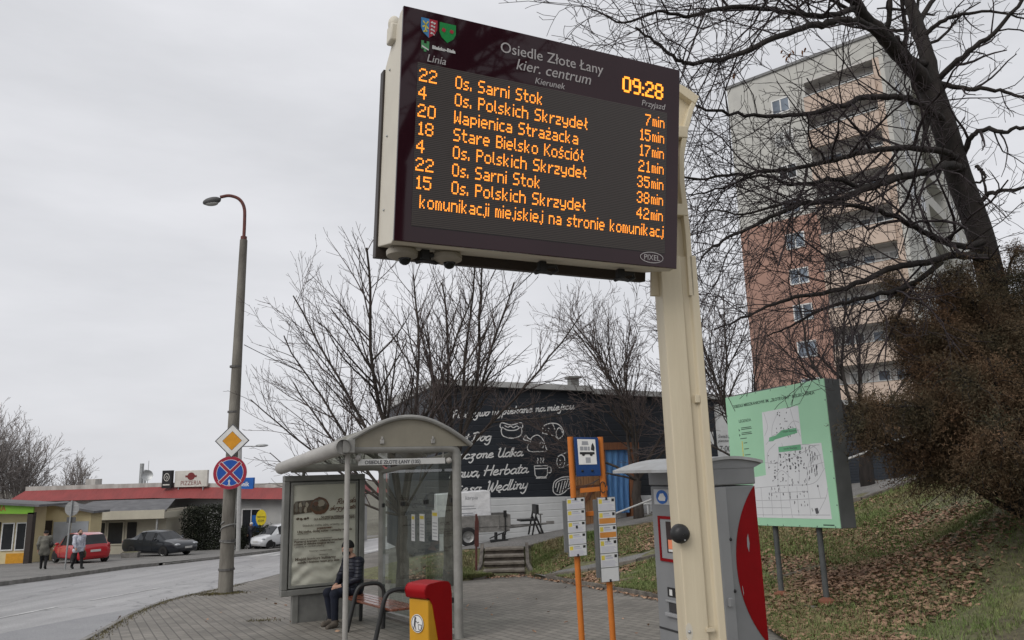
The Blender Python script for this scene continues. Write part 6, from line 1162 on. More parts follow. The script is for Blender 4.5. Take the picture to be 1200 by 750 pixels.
def blob(cu, cv, ru, rv, m, th, j=.06, n=26, sd=0):
    r_ = random.Random(sd); mb.prism([(pq(cu + ru * math.cos(t) * (1 + r_.gauss(0, j)), cv + rv * math.sin(t) * (1 + r_.gauss(0, j)))) for t in np.linspace(0, 2 * math.pi, n, endpoint=False)], th, th + .001, m, PF)
mb.prism([pq(*p) for p in ((.02, .70), (.3, .715), (.36, .80), (.33, .84), (.05, .83), (.02, .80))], 0, .001, 1, PF); blob(.42, .775, .145, .088, 0, .0012, .03, 30, 1); blob(.41, .79, .11, .055, 2, .0024, .08, 24, 2); blob(.41, .775, .12, .05, 1, .0036, .04, 24, 5); blob(.44, .80, .06, .035, 3, .005, .1, 18, 3); blob(.36, .80, .04, .025, 0, .0062, .1, 14, 4)
for i, (u, v) in enumerate(((.06, .80), (.12, .79), (.17, .81), (.22, .79), (.12, .745), (.2, .74), (.06, .75))): blob(u, v, .022, .03, 3 if i % 2 else 2, .0022 + .0003 * i, .15, 12, 20 + i)
for i, (u, v) in enumerate(((.09, .655), (.14, .65), (.2, .652), (.24, .66))): blob(u, v, .022, .012, 1, 0, .2, 10, 30 + i)
mb.build('poster_picture', [M_PBRN, M_PDK, M_PGR, M_PLT], ps, Matrix.Identity(4))
mb = MB(); a = pq(.68, .785); b = pq(.99, .80); script_text(mb, 'Rolada', a[0], a[1], b[0], b[1], .012, 0, PF, .35); mb.build('poster_title', M_PBRN, ps, Matrix.Identity(4)); mb = MB(); a = pq(.57, .725); b = pq(1.0, .735); script_text(mb, 'skrzydlata', a[0], a[1], b[0], b[1], .012, 0, PF, .35); mb.build('poster_title', M_PBRN, ps, Matrix.Identity(4))
lines = [('NA NASZYM KIERMASZU SMAKÓW', .44, .97, .655, 1), ('DLA KAŻDEGO SPRAWDZONY PRZEPIS', .33, .97, .635, 1), ('Składniki: mąka, jajka, orzechy, cukier', .16, .87, .575, 0), ('przygotowanie', .38, .62, .545, 2), ('Ubij białka, dodaj cukier i orzechy włoskie', .08, .93, .515, 1), ('upiecz biszkopt', .08, .25, .50, 0), ('zwiń ciasto w roladę razem z kremem', .04, .62, .445, 0), ('Posmaruj kremem i udekoruj orzechami', .04, .80, .42, 1), ('odstaw w chłodne miejsce na noc', .04, .66, .395, 1), ('i pokrój w cienkie plastry', .04, .5, .372, 0), ('Smacznego i wesołych świąt', .27, .62, .325, 0), ('zapraszamy', .42, .56, .285, 0), ('Miejski konkurs kulinarny', .06, .68, .245, 1), ('osiedla i dzielnice razem przy stole', .1, .74, .215, 1)]
for s, u0, u1, v, c in lines:
    a = pq(u0, v); b = pq(u1, v); text(ps, 'poster_line', s, (M_PGR, M_PDK, M_PBRN)[c], PCM, a[0], a[1], x1=b[0], y=-.006, bold=.0005 + .001 * c)
mb = MB(); mb.add([(f2 - .03, .0, f2 - .03), (PWd - f2 + .03, .0, f2 - .03), (PWd - f2 + .03, .0, PHt - f2 + .03), (f2 - .03, .0, PHt - f2 + .03)], [(0, 1, 2, 3)]); mb.build('cover_glass', thin_glass('poster_glass', (0.95, 0.96, 0.95), .5, .01), pc, PCM @ Matrix.Translation((0, -.022, 0)))
mb = MB(); mb.bx(.22, PWd - .02, .02, .12, zg - pco.z - .1, .0); mb.build('foot_panel', mat('foot_grey', (0.17, 0.17, 0.16), (0.12, 0.12, 0.115), scale=4, rough=.6), pc, PCM, bevel=.008)
mb = MB(); mb.bx(.20, .30, .0, .14, zg - pco.z - .1, .005); mb.build('foot', M_CASE, pc, PCM, bevel=.006); mb = MB(); mb.bx(PWd - .12, PWd - .02, .0, .14, zg - pco.z - .1, .005); mb.build('foot', M_CASE, pc, PCM, bevel=.006)
mb = MB(); mb.tube([(.35, .07, PHt), (.35, .07, PHt + .12)], .03, 8); mb.build('hanger', M_CASE, pc, PCM)
# ---- bench with hoop arms
M_SLAT = mat('reddish_bench_wood', (0.19, 0.068, 0.04), (0.12, 0.042, 0.026), scale=3, rough=.28, stretch=(6, 1, 6), coat=.25)
bx_, by0, by1 = -.98, .15, 2.95
p = SHM @ Vector((bx_, by0, 0)); bn = thing('bench', 'reddish wooden bench with dark hoop arms inside the bus shelter', 'bench', (p.x, p.y, gz(p.x, p.y)), SY)
def bz(y): return gl(bx_ + .2, y)
for k in range(4):
    x0 = bx_ + .03 + k * .108; mb = MB(); a, b = by0, by1; mb.add([(x0, a, bz(a) + .43), (x0 + .1, a, bz(a) + .43), (x0 + .1, b, bz(b) + .43), (x0, b, bz(b) + .43), (x0, a, bz(a) + .465), (x0 + .1, a, bz(a) + .465), (x0 + .1, b, bz(b) + .465), (x0, b, bz(b) + .465)], [(0, 3, 2, 1), (4, 5, 6, 7), (0, 1, 5, 4), (1, 2, 6, 5), (2, 3, 7, 6), (3, 0, 4, 7)]); mb.build('seat_slat', M_SLAT, bn, SHM, bevel=.008)
for y in (.42, 1.72, 2.86):
    z = bz(y); mb = MB(); mb.tube(smoothline([(bx_ - .12, y, z - .02), (bx_ - .03, y, z + .35), (bx_ + .03, y, z + .58), (bx_ + .12, y, z + .675), (bx_ + .34, y, z + .685), (bx_ + .45, y, z + .62), (bx_ + .48, y, z + .47), (bx_ + .47, y, z - .02)], 5), .032, 10); mb.build('hoop_leg', mat('dark_bench_steel', (0.035, 0.035, 0.036), (0.025, 0.025, 0.025), scale=9, rough=.4), bn, SHM, smooth=True)
    mb = MB(); mb.tube([(bx_ + .0, y, z + .42), (bx_ + .47, y, z + .42)], .02, 8); mb.build('crossbar', MT['dark_bench_steel'], bn, SHM)
# ---- red and yellow litter bin
BY = math.radians(-38); bp_ = np.array([-.80, 6.85]); zb = gz(*bp_); BM = frame((bp_[0], bp_[1], zb), BY)
bi_ = thing('litter_bin', 'red hooded litter bin with a yellow front and round white pictogram', 'litter bin', (bp_[0], bp_[1], zb), BY)
ztop_ = sp(500, 683, 6.85).z - zb; H = Vector(at(500, 683, 6.75)).z - zb
M_BRED = mat('bin_red_plastic', (0.30, 0.003, 0.006), (0.24, 0.002, 0.005), scale=3, spec=.2, rough=.4, bump=.05, bscale=200); M_BYEL = mat('bin_yellow_plastic', (0.58, 0.30, 0.02), (0.5, 0.25, 0.02), scale=3, rough=.4, bump=.05, bscale=200)
w2 = .125; BMK = BM @ Matrix.Diagonal((1, .8, 1, 1))
side_y = [(-.15, .10), (-.165, H - .13), (.07, H - .13), (.16, .10)]
mb = MB(); mb.add([(-w2 + .008, y, z) for y, z in side_y] + [(w2 - .008, y, z) for y, z in side_y], [(0, 1, 2, 3), (7, 6, 5, 4)] + [(i, 4 + i, 4 + (i + 1) % 4, (i + 1) % 4) for i in range(4)]); bb = mb.build('body', M_BYEL, bi_, BMK, bevel=.012)
hp_ = smoothline([(-.20, H - .11), (-.215, H - .05), (-.175, H - .008), (-.08, H), (.08, H), (.16, H - .02), (.195, H - .09), (.20, H - .3)], 5) + [(.20, .08)]
mb = MB(); inner_ = [(.165, .08), (.11, H - .35), (-.035, H - .14), (-.06, H - .115), (-.13, H - .045), (-.19, H - .09), (-.188, H - .11)]
for x0, x1, pl2 in ((-w2, -w2 + .012, hp_ + [(.15, .08), (-.10, H - .18), (-.155, H - .12)]), (w2 - .012, w2, hp_ + [(.15, .08), (-.10, H - .18), (-.155, H - .12)])):
    n = len(pl2); mb.add([(x0, y, z) for y, z in pl2] + [(x1, y, z) for y, z in pl2], [tuple(range(n)), tuple(range(2 * n - 1, n - 1, -1))] + [(i, n + i, n + (i + 1) % n, (i + 1) % n) for i in range(n)])
n = len(hp_); mb.add([(-w2 + .002, y, z) for y, z in hp_] + [(w2 - .002, y, z) for y, z in hp_] + [(-w2 + .002, y * .93, z - .012) for y, z in hp_] + [(w2 - .002, y * .93, z - .012) for y, z in hp_], [(i, i + 1, n + i + 1, n + i) for i in range(n - 1)] + [(2 * n + i, 3 * n + i, 3 * n + i + 1, 2 * n + i + 1) for i in range(n - 1)] + [(0, n, 3 * n, 2 * n), (n - 1, 3 * n - 1, 4 * n - 1, 2 * n - 1)][:1])
mb.build('hood', M_BRED, bi_, BMK, smooth=True)
mb = MB(); mb.bx(-w2 + .02, w2 - .02, -.11, .08, H - .15, H - .125); mb.build('liner', M_BLACK, bi_, BM)
mb = MB(); mb.tube([(0, .05, -.1), (0, .05, .14)], .05, 10); mb.build('foot', M_BLACK, bi_, BM)
BF = BM @ Matrix.Translation((.012, -.136, 0)) @ FACE
mb = MB(); cz = H - .33; mb.prism([(-.02 + .075 * math.cos(t), cz + .075 * math.sin(t)) for t in np.linspace(0, 6.28, 28, endpoint=False)], 0, .002, 0, BF); stroke(mb, [(-.02 + .066 * math.cos(t), cz + .066 * math.sin(t)) for t in np.linspace(0, 6.29, 30)], .007, .002, 1, BF, .0006)
mb.prism([(-.042 + .012 * math.cos(t), cz + .042 + .012 * math.sin(t)) for t in np.linspace(0, 5.8, 10)], .002, .003, 1, BF); stroke(mb, [(-.045, cz + .028), (-.05, cz - .01)], .022, .002, 1, BF, .001); stroke(mb, [(-.05, cz - .01), (-.065, cz - .05)], .01, .002, 1, BF, .001); stroke(mb, [(-.048, cz - .01), (-.035, cz - .05)], .01, .002, 1, BF, .001); stroke(mb, [(-.04, cz + .02), (-.015, cz + .005), (.0, cz + .012)], .008, .002, 1, BF, .001); mb.prism([(-.005, cz - .05), (.03, cz - .05), (.036, cz - .005), (-.011, cz - .005)], .002, .003, 1, BF); mb.prism([(.002, cz - .045), (.024, cz - .045), (.028, cz - .012), (-.003, cz - .012)], .003, .0035, 0, BF); mb.build('pictogram', [M_WHITE, M_INK], bb, Matrix.Identity(4))
mb = MB(); mb.prism([(-.115, .35), (.045, .35), (.045, .545), (-.115, .545)], 0, .002, 0, BM @ Matrix.Translation((.02, -.133, 0)) @ FACE); stc = mb.build('sticker', M_PAPER, bb, Matrix.Identity(4)); text(stc, 'lettering', 'SUEZ', M_CG, BM, -.08, .49, x1=0.05, y=-.137); text(stc, 'lettering', 'Bielsko-Biała\nzakład oczyszczania', M_GREYP, BM, -.08, .42, x1=.06, y=-.137)
# ================================================================== LAMP POST WITH SIGNS
M_CONC = mat('weathered_concrete', (0.24, 0.225, 0.195), (0.12, 0.11, 0.095), scale=3, rough=.92, bump=.5, bscale=40, stretch=(1, 1, .25)); M_RUST = mat('rusty_red_pipe', (0.16, 0.055, 0.045), (0.1, 0.04, 0.035), scale=12, rough=.7)
lb = np.array([-7.4056, 19.55]); lz = gz(*lb); lamp = thing('street_lamp', 'tall concrete lamp post with a rust red curved arm at the kerb', 'street lamp', (lb[0], lb[1], lz)); LMx = frame((lb[0], lb[1], 0), 0)
mb = MB(); mb.tube([(0, 0, lz - .2), (0, 0, lz + 2.5), (.03, 0, 5.0), (.06, 0, 8.15)], [.185, .16, .125, .10], 12); pole = mb.build('pole', M_CONC, lamp, LMx, smooth=True)
mb = MB(); mb.tube(smoothline([(.06, 0, 8.0), (.06, 0, 8.7), (.03, 0, 9.1), (-.1, -.05, 9.33), (-.35, -.1, 9.42), (-.6, -.12, 9.38)], 6), .045, 10); mb.tube([(.06, 0, 7.9), (.06, 0, 8.25)], .085, 10); mb.build('arm', M_RUST, lamp, LMx, smooth=True)
mb = MB(); T = Matrix.Translation((-.82, -.14, 9.26)) @ Matrix.Rotation(math.radians(-12), 4, 'Y'); mb.ball((0, 0, 0), .26, 1, .5, .42, m=0, M=T); lh = mb.build('lamp_head', mat('lamp_head_grey', (0.1, 0.1, 0.1), (0.07, 0.07, 0.07), rough=.5), lamp, LMx, smooth=True)
mb = MB(); mb.ball((-.84, -.14, 9.2), .2, 1, .5, .4); mb.build('lamp_lens', mat('lamp_lens', (0.4, 0.4, 0.38), rough=.2), lh, LMx, smooth=True)
mb = MB(); mb.tube([(.18 * math.cos(t) * (1.0 - t * .002), .18 * math.sin(t), lz + 1.05 + .1 * math.sin(t * .7) + .045 * t) for t in np.linspace(0, 17, 70)], .018, 6); mb.tube([(.18, -.05, lz + 1.6), (.2, -.06, 1.5), (.12, -.1, 2.4)], .015, 6); mb.build('cable_coil', mat('grey_cable', (0.25, 0.25, 0.24), rough=.6), lamp, LMx, smooth=True)
for z in (lz + .55, lz + 1.25, 3.4, 4.6): mb = MB(); mb.tube([(0, 0, z), (0, 0, z + .05)], .2 if z < 1 else .155, 12); mb.build('steel_band', mat('steel_band', (0.12, 0.115, 0.11), rough=.6), pole, LMx)
M_SBACK = mat('sign_back_grey', (0.3, 0.3, 0.3), (0.25, 0.25, 0.25), scale=3, rough=.5)
c = at(272, 516.5, 19.2); q = thing('priority_road_sign', 'yellow and white diamond priority road sign on the concrete lamp post', 'road sign', tuple(c)); T = frame(tuple(c), math.radians(4)); h = .435
def dia(r, rd=.04): return [(r, 0), (0, r), (-r, 0), (0, -r)]
mb = MB(); mb.prism(dia(h), -.02, .0, 0, T @ FACE); mb.build('plate', M_SBACK, q, Matrix.Identity(4), bevel=.004)
mb = MB(); mb.prism(dia(h - .004), .0005, .003, 0, T @ FACE); mb.prism(dia(h - .035), .003, .0042, 1, T @ FACE); mb.prism(dia(h * .57), .0044, .0056, 0, T @ FACE); mb.prism(dia(h * .545), .0056, .0068, 2, T @ FACE); mb.build('sign_face', [M_INK, M_WHITE, mat('sign_amber', (0.68, 0.30, 0.02), rough=.4)], q, Matrix.Identity(4))
mb = MB(); mb.bx(-.1, .1, .02, .14, -.05, .05); mb.build('bracket', M_STEEL, q, T)
c = at(269.5, 554, 19.2); q = thing('no_stopping_sign', 'round blue and red no stopping sign crossed by an X below the diamond', 'road sign', tuple(c)); T = frame(tuple(c), math.radians(6)); R_ = .415
circ = lambda r, cx=0, cz=0, n=40: [(cx + r * math.cos(t), cz + r * math.sin(t)) for t in np.linspace(0, 2 * math.pi, n, endpoint=False)]
mb = MB(); mb.prism(circ(R_), -.02, 0, 0, T @ FACE); mb.build('plate', M_SBACK, q, Matrix.Identity(4))
M_SRED = mat('road_sign_red', (0.36, 0.025, 0.05), rough=.4); M_SBL = mat('road_sign_blue', (0.015, 0.09, 0.40), rough=.4)
mb = MB(); mb.prism(circ(R_ - .003), .0005, .002, 0, T @ FACE); mb.prism(circ(R_ * .80), .002, .003, 2, T @ FACE); mb.prism(circ(R_ * .775), .003, .004, 1, T @ FACE)
for a in (math.pi / 4, -math.pi / 4): d = np.array([math.cos(a), math.sin(a)]) * R_ * .79; stroke(mb, [-d, d], .105, .004 + a * .0002, 2, T @ FACE, .0008); stroke(mb, [-d, d], .075, .0052 + a * .0002, 0, T @ FACE, .0008)
stroke(mb, [(-.01, -.30), (-.01, -.20)], .03, .0064, 2, T @ FACE, .001); mb.prism([(-.045, -.215), (.025, -.215), (-.01, -.16)], .0064, .0078, 2, T @ FACE); stroke(mb, [(-.04, -.305), (.02, -.305)], .02, .0064, 2, T @ FACE, .001)
mb.build('sign_face', [M_SRED, M_SBL, M_PRINTW], q, Matrix.Identity(4)); mb = MB(); mb.bx(-.1, .1, .02, .14, -.05, .05); mb.build('bracket', M_STEEL, q, T)
# a second, thin lamp far behind, and its cables
fb = at(279, 648, 48.0); ft = at(279, 560, 48.0); fl = thing('street_lamp', 'thin pale far street lamp half hidden behind the concrete post', 'street lamp', (fb[0], fb[1], gz(*fb[:2])))
top = at(281, 523, 48.0); e = at(303, 523, 48.0); mb = MB(); mb.tube([(fb[0], fb[1], gz(*fb[:2]) - .1), tuple(top)], .14, 8); mb.build('pole', mat('pale_pole', (0.42, 0.42, 0.41), rough=.6), fl, Matrix.Identity(4), smooth=True)
mb = MB(); mb.tube([tuple(top), tuple(e)], .035, 6); mb.build('arm', M_STEEL, fl, Matrix.Identity(4)); mb = MB(); mb.ball(tuple(at(307, 522, 48.0)), .32, 1.3, .5, .3); mb.build('lamp_head', M_STEEL, fl, Matrix.Identity(4), smooth=True)
a = Vector(at(286, 404, 19.5)); b = Vector(at(470, 470, 30)); mb = MB(); mb.tube([a.lerp(b, t) + Vector((0, 0, -1.0 * t * (1 - t))) for t in np.linspace(0, 1, 16)], .010, 4); tag(mb.build('thin_cable', M_BLACK), 'thin dark cable slung from the concrete lamp post towards the bare trees', 'cable')
# back of a road sign on the far pavement
sb = at(76, 667, 34.0); q = thing('road_sign', 'round road sign seen from its grey back on a thin post by the walkers', 'road sign', (sb[0], sb[1], gz(*sb[:2]))); zz = gz(*sb[:2])
mb = MB(); mb.tube([(sb[0], sb[1], zz - .1), (sb[0] + .06, sb[1], zz + 2.95)], .035, 8); mb.build('post', M_STEEL, q, Matrix.Identity(4), smooth=True)
T = frame((sb[0] + .06, sb[1], zz + 2.6), 0); mb = MB(); mb.prism(circ(.32), -.06, -.04, 0, T @ FACE); mb.build('plate', M_SBACK, q, Matrix.Identity(4)); mb = MB(); mb.prism([(-.2, -.62), (.2, -.62), (.2, -.37), (-.2, -.37)], -.06, -.04, 0, T @ FACE); mb.build('lower_plate', mat('dark_sign_back', (0.1, 0.1, 0.1), rough=.6), q, Matrix.Identity(4))
mb = MB(); mb.bx(-.25, .25, .035, .06, .1, .14); mb.bx(-.25, .25, .035, .06, -.16, -.12); mb.build('stiffener', M_STEEL, q, T)
# ================================================================== BY THE SHOP WALL
# small trailer with a load of wrapped sheets
tyaw = math.radians(10); tp = at(549, 641, 24.2); tz = hz1(tp[0], tp[1]); TRM = frame((tp[0], tp[1], tz), tyaw); tr = thing('trailer', 'old grey flatbed trailer with drop sides parked below the shop wall', 'trailer', (tp[0], tp[1], tz), tyaw)
M_TRL = mat('trailer_zinc', (0.26, 0.25, 0.235), (0.15, 0.145, 0.135), scale=5, rough=.65, bump=.2); M_TYRE = mat('tyre_rubber', (0.02, 0.02, 0.02), (0.03, 0.03, 0.03), scale=20, rough=.85); M_RIM = mat('steel_rim', (0.34, 0.34, 0.33), (0.24, 0.24, 0.235), scale=9, rough=.4, metal=.5)
def wheel(parent, M, x, y, r, w, rim=M_RIM, spokes=0, name='wheel'):
    mb = MB(); T = M @ Matrix.Translation((x, y, r)) @ Matrix.Rotation(math.radians(90), 4, 'X'); mb.lathe([(r * .62, -w / 2), (r * .93, -w / 2), (r, -w * .3), (r, w * .3), (r * .93, w / 2), (r * .62, w / 2)], 22, 0, T); wo = mb.build(name, M_TYRE, parent, Matrix.Identity(4), smooth=True)
    mb = MB(); mb.lathe([(.001, w * .32), (r * .2, w * .36), (r * .25, w * .22), (r * .5, w * .26), (r * .63, w * .48)], 18, 0, T); mb.lathe([(.001, -w * .32), (r * .2, -w * .36), (r * .25, -w * .22), (r * .5, -w * .26), (r * .63, -w * .48)][::-1], 18, 0, T)
    for k in range(spokes):
        a = 2 * math.pi * k / spokes
        for s in (-1, 1): mb.add([(r * .22 * math.cos(a - .25), r * .22 * math.sin(a - .25), s * w * .4), (r * .22 * math.cos(a + .25), r * .22 * math.sin(a + .25), s * w * .4), (r * .6 * math.cos(a + .13), r * .6 * math.sin(a + .13), s * w * .46), (r * .6 * math.cos(a - .13), r * .6 * math.sin(a - .13), s * w * .46)], [(0, 1, 2, 3)], 0, T)
    mb.build('rim', rim, wo, Matrix.Identity(4), smooth=True); return wo
mb = MB(); mb.bx(-1.0, 1.35, .1, 1.4, .50, .56); mb.bx(-1.0, 1.35, .1, .16, .40, .50); mb.bx(-1, 1.35, 1.34, 1.4, .4, .5); mb.build('bed', M_TRL, tr, TRM)
for a, b, c, d in ((-1.0, 1.35, .08, .11), (-1.0, 1.35, 1.39, 1.42), (-1.03, -1.0, .08, 1.42), (1.35, 1.38, .08, 1.42)): mb = MB(); mb.bx(a, b, c, d, .56, .92); mb.build('side_panel', M_TRL, tr, TRM, bevel=.006)
for x in (-.4, .3, .95): mb = MB(); mb.bx(x, x + .05, .06, .08, .5, .9); mb.build('stake', M_TRL, tr, TRM)
wheel(tr, TRM, .0, .06, .29, .17); wheel(tr, TRM, .0, 1.44, .29, .17)
mb = MB(); mb.tube([(1.35, .35, .5), (2.2, .75, .52), (2.75, .75, .55)], .035, 8); mb.tube([(1.35, 1.15, .5), (2.2, .75, .52)], .035, 8); mb.bx(2.7, 2.95, .70, .80, .52, .62); mb.build('drawbar', M_TRL, tr, TRM)
mb = MB(); mb.tube([(2.5, .75, .15), (2.5, .75, .85)], .025, 8); mb.tube([(2.42, .75, .85), (2.58, .75, .85)], .02, 6); jk = mb.build('jockey_post', M_TRL, tr, TRM); mb = MB(); T = TRM @ Matrix.Translation((2.5, .75, .13)) @ Matrix.Rotation(math.radians(90), 4, 'X'); mb.lathe([(.02, -.04), (.13, -.04), (.14, 0), (.13, .04), (.02, .04)], 14, 0, T); mb.build('jockey_wheel', M_TYRE, jk, Matrix.Identity(4), smooth=True)
mb = MB(); mb.tube([(1.2, .06, .3), (1.2, .06, .9)], .02, 6); mb.bx(1.15, 1.25, .04, .08, .86, 1.05); mb.build('lamp_bracket', M_BLACK, tr, TRM)
ld = thing('wrapped_load', 'white film wrapped stack of printed boards on the trailer bed', 'load', tuple(TRM @ Vector((-.1, .7, .565))), tyaw); mb = MB()
lp = [(-1.0, .565), (.80, .565), (.78, 1.62), (.66, 1.70), (-.98, 1.62)]; mb.prism(lp[::-1], -1.2, -.35, 0, FACE); lw = mb.build('wrapping', mat('white_film', (0.74, 0.74, 0.75), (0.6, 0.6, 0.61), scale=4, rough=.25, bump=.5, bscale=14), ld, TRM, bevel=.03)
text(lw, 'lettering', 'karpia', M_GREYP, TRM, -.05, 1.42, size=.17, y=.345, shear=.1)
mb = MB()
for i, (a, b, z) in enumerate(((-.2, .25, 1.2), (-.35, .3, 1.12), (-.25, .2, .98), (-.1, .3, .92))): mb.bx(a, b, .344, .349, z, z + .025)
mb.build('print', M_GREYP, lw, TRM)
# folding trestle
tq = at(628, 630, 25.2); tz = hz1(tq[0], tq[1]); TQ = frame((tq[0], tq[1], tz), math.radians(15)); ts = thing('trestle', 'dark folding metal trestle standing at the end of the trailer drawbar', 'trestle', (tq[0], tq[1], tz), math.radians(15))
for y in (0, .45): mb = MB(); mb.tube([(-.12, y, 0), (.02, y, .62), (.1, y, .95)], .03, 8); mb.tube([(.28, y, 0), (.02, y, .62)], .03, 8); mb.build('leg_frame', M_BLACK, ts, TQ)
mb = MB(); mb.bx(-.5, .08, -.03, .48, .46, .52); mb.build('shelf', M_BLACK, ts, TQ); mb = MB(); mb.bx(.03, .13, -.03, .48, .68, .98); mb.build('backrest', M_BLACK, ts, TQ, bevel=.02)
# jack on the ground, rusty stake
jq = at(585, 635, 24.0); jz = hz1(jq[0], jq[1]); J = frame((jq[0], jq[1], jz), .2); jj = thing('jack', 'small dark jack lying on the path beside the trailer', 'jack', (jq[0], jq[1], jz), .2)
mb = MB(); mb.bx(-.28, .28, -.1, .1, .0, .08); mb.build('base', M_BLACK, jj, J, bevel=.015); mb = MB(); mb.tube([(-.1, 0, .08), (-.1, 0, .3)], .05, 8); mb.tube([(.15, 0, .08), (.15, 0, .26)], .06, 8); mb.tube([(-.3, 0, .12), (.3, 0, .34)], .02, 6); mb.build('lever', M_BLACK, jj, J)
kq = at(558, 663, 21.3); kz = hz1(kq[0], kq[1]); K_ = frame((kq[0], kq[1], kz), .3); sk = thing('rusty_stake', 'rusty iron stake with a narrow plate in the grass left of the steps', 'stake', (kq[0], kq[1], kz), .3)
mb = MB(); mb.tube([(0, 0, -.1), (.03, 0, 1.5)], .03, 6); mb.build('stake', M_RUST, sk, K_); mb = MB(); mb.add([(-.04, -.03, .65), (.08, -.03, .62), (.09, -.03, 1.3), (.04, -.03, 1.52), (-.02, -.03, 1.3), (-.04, -.015, .65), (.08, -.015, .62), (.09, -.015, 1.3), (.04, -.015, 1.52), (-.02, -.015, 1.3)], [(0, 1, 2, 3, 4), (9, 8, 7, 6, 5)] + [(i, 5 + i, 5 + (i + 1) % 5, (i + 1) % 5) for i in range(5)]); mb.build('plate', M_RUST, sk, K_)
# plank door and tarpaulin porch on the wall
M_PLANK = mat('orange_brown_planks', (0.36, 0.20, 0.10), (0.24, 0.12, 0.055), scale=3, rough=.7, stretch=(9, 9, .5)); M_TARP = mat('blue_tarpaulin', (0.10, 0.24, 0.46), (0.05, 0.13, 0.3), scale=3, rough=.45, stretch=(4, 4, .4), bump=.8, bscale=6); M_FRAMEW = mat('brown_timber', (0.20, 0.085, 0.04), (0.13, 0.055, 0.03), scale=4, rough=.7, stretch=(5, 5, .5))
def wl(u, z, v=-.06): return WM @ Vector((u, v, z))
dp = wl(5.58, -.25); pd = thing('plank_door', 'orange brown wooden plank door leaning beside the blue tarpaulin porch', 'door', tuple(dp), WY)
for k in range(5): mb = MB(); mb.bx(5.02 + k * .225, 5.02 + k * .225 + .215, -.12, -.07, -.32, 1.45); mb.build('plank', M_PLANK, pd, WM, bevel=.006)
mb = MB(); mb.bx(5.05, 6.1, -.16, -.121, .0, .14); mb.bx(5.05, 6.1, -.16, -.121, .95, 1.09); mb.add([(5.1, -.155, .14), (5.28, -.155, .14), (5.95, -.155, .95), (5.77, -.155, .95), (5.1, -.122, .14), (5.28, -.122, .14), (5.95, -.122, .95), (5.77, -.122, .95)], [(0, 1, 2, 3), (0, 4, 5, 1), (1, 5, 6, 2), (2, 6, 7, 3), (3, 7, 4, 0)]); mb.build('brace', M_FRAMEW, pd, WM, bevel=.005)
tpp = wl(6.8, .0); pr = thing('tarpaulin_porch', 'narrow brown timber porch hung with a blue tarpaulin on the shop wall', 'porch', tuple(tpp), WY)
mb = MB(); mb.bx(6.15, 7.65, -.55, -.42, 2.35, 2.62); mb.bx(7.2, 7.62, -.5, -.05, -.25, 2.35); mb.bx(6.15, 6.25, -.5, -.4, -.3, 2.35); mb.bx(6.15, 7.65, -.42, -.01, 2.5, 2.6); mb.build('frame', M_FRAMEW, pr, WM, bevel=.01)
mb = MB(); V = []; nx, nz_ = 30, 12
for j in range(nz_ + 1):
    for i in range(nx + 1):
        u = i / nx; z = j / nz_; V.append((6.26 + u * (.98 - .12 * (1 - z)), -.44 + .05 * math.sin(u * 24 + .8 * math.sin(z * 5)) * (1.1 - z * .7), .05 + z * 2.3))
mb.add(V, [(j * (nx + 1) + i, j * (nx + 1) + i + 1, (j + 1) * (nx + 1) + i + 1, (j + 1) * (nx + 1) + i) for j in range(nz_) for i in range(nx)]); mb.build('tarpaulin', M_TARP, pr, WM, smooth=True)
wc = wl(7.75, -.1, -.8); zc = hz1(wc.x, wc.y); CH = frame((wc.x, wc.y, zc), WY + .3); ch = thing('step_stool', 'small white plastic step stool beside the timber porch', 'stool', (wc.x, wc.y, zc), WY + .3)
mb = MB(); mb.bx(-.25, .25, -.2, .2, .36, .40); mb.build('top', M_WHITE, ch, CH, bevel=.01)
for x in (-.23, .19):
    for y in (-.18, .14): mb = MB(); mb.bx(x, x + .04, y, y + .04, 0, .36); mb.build('leg', M_WHITE, ch, CH)
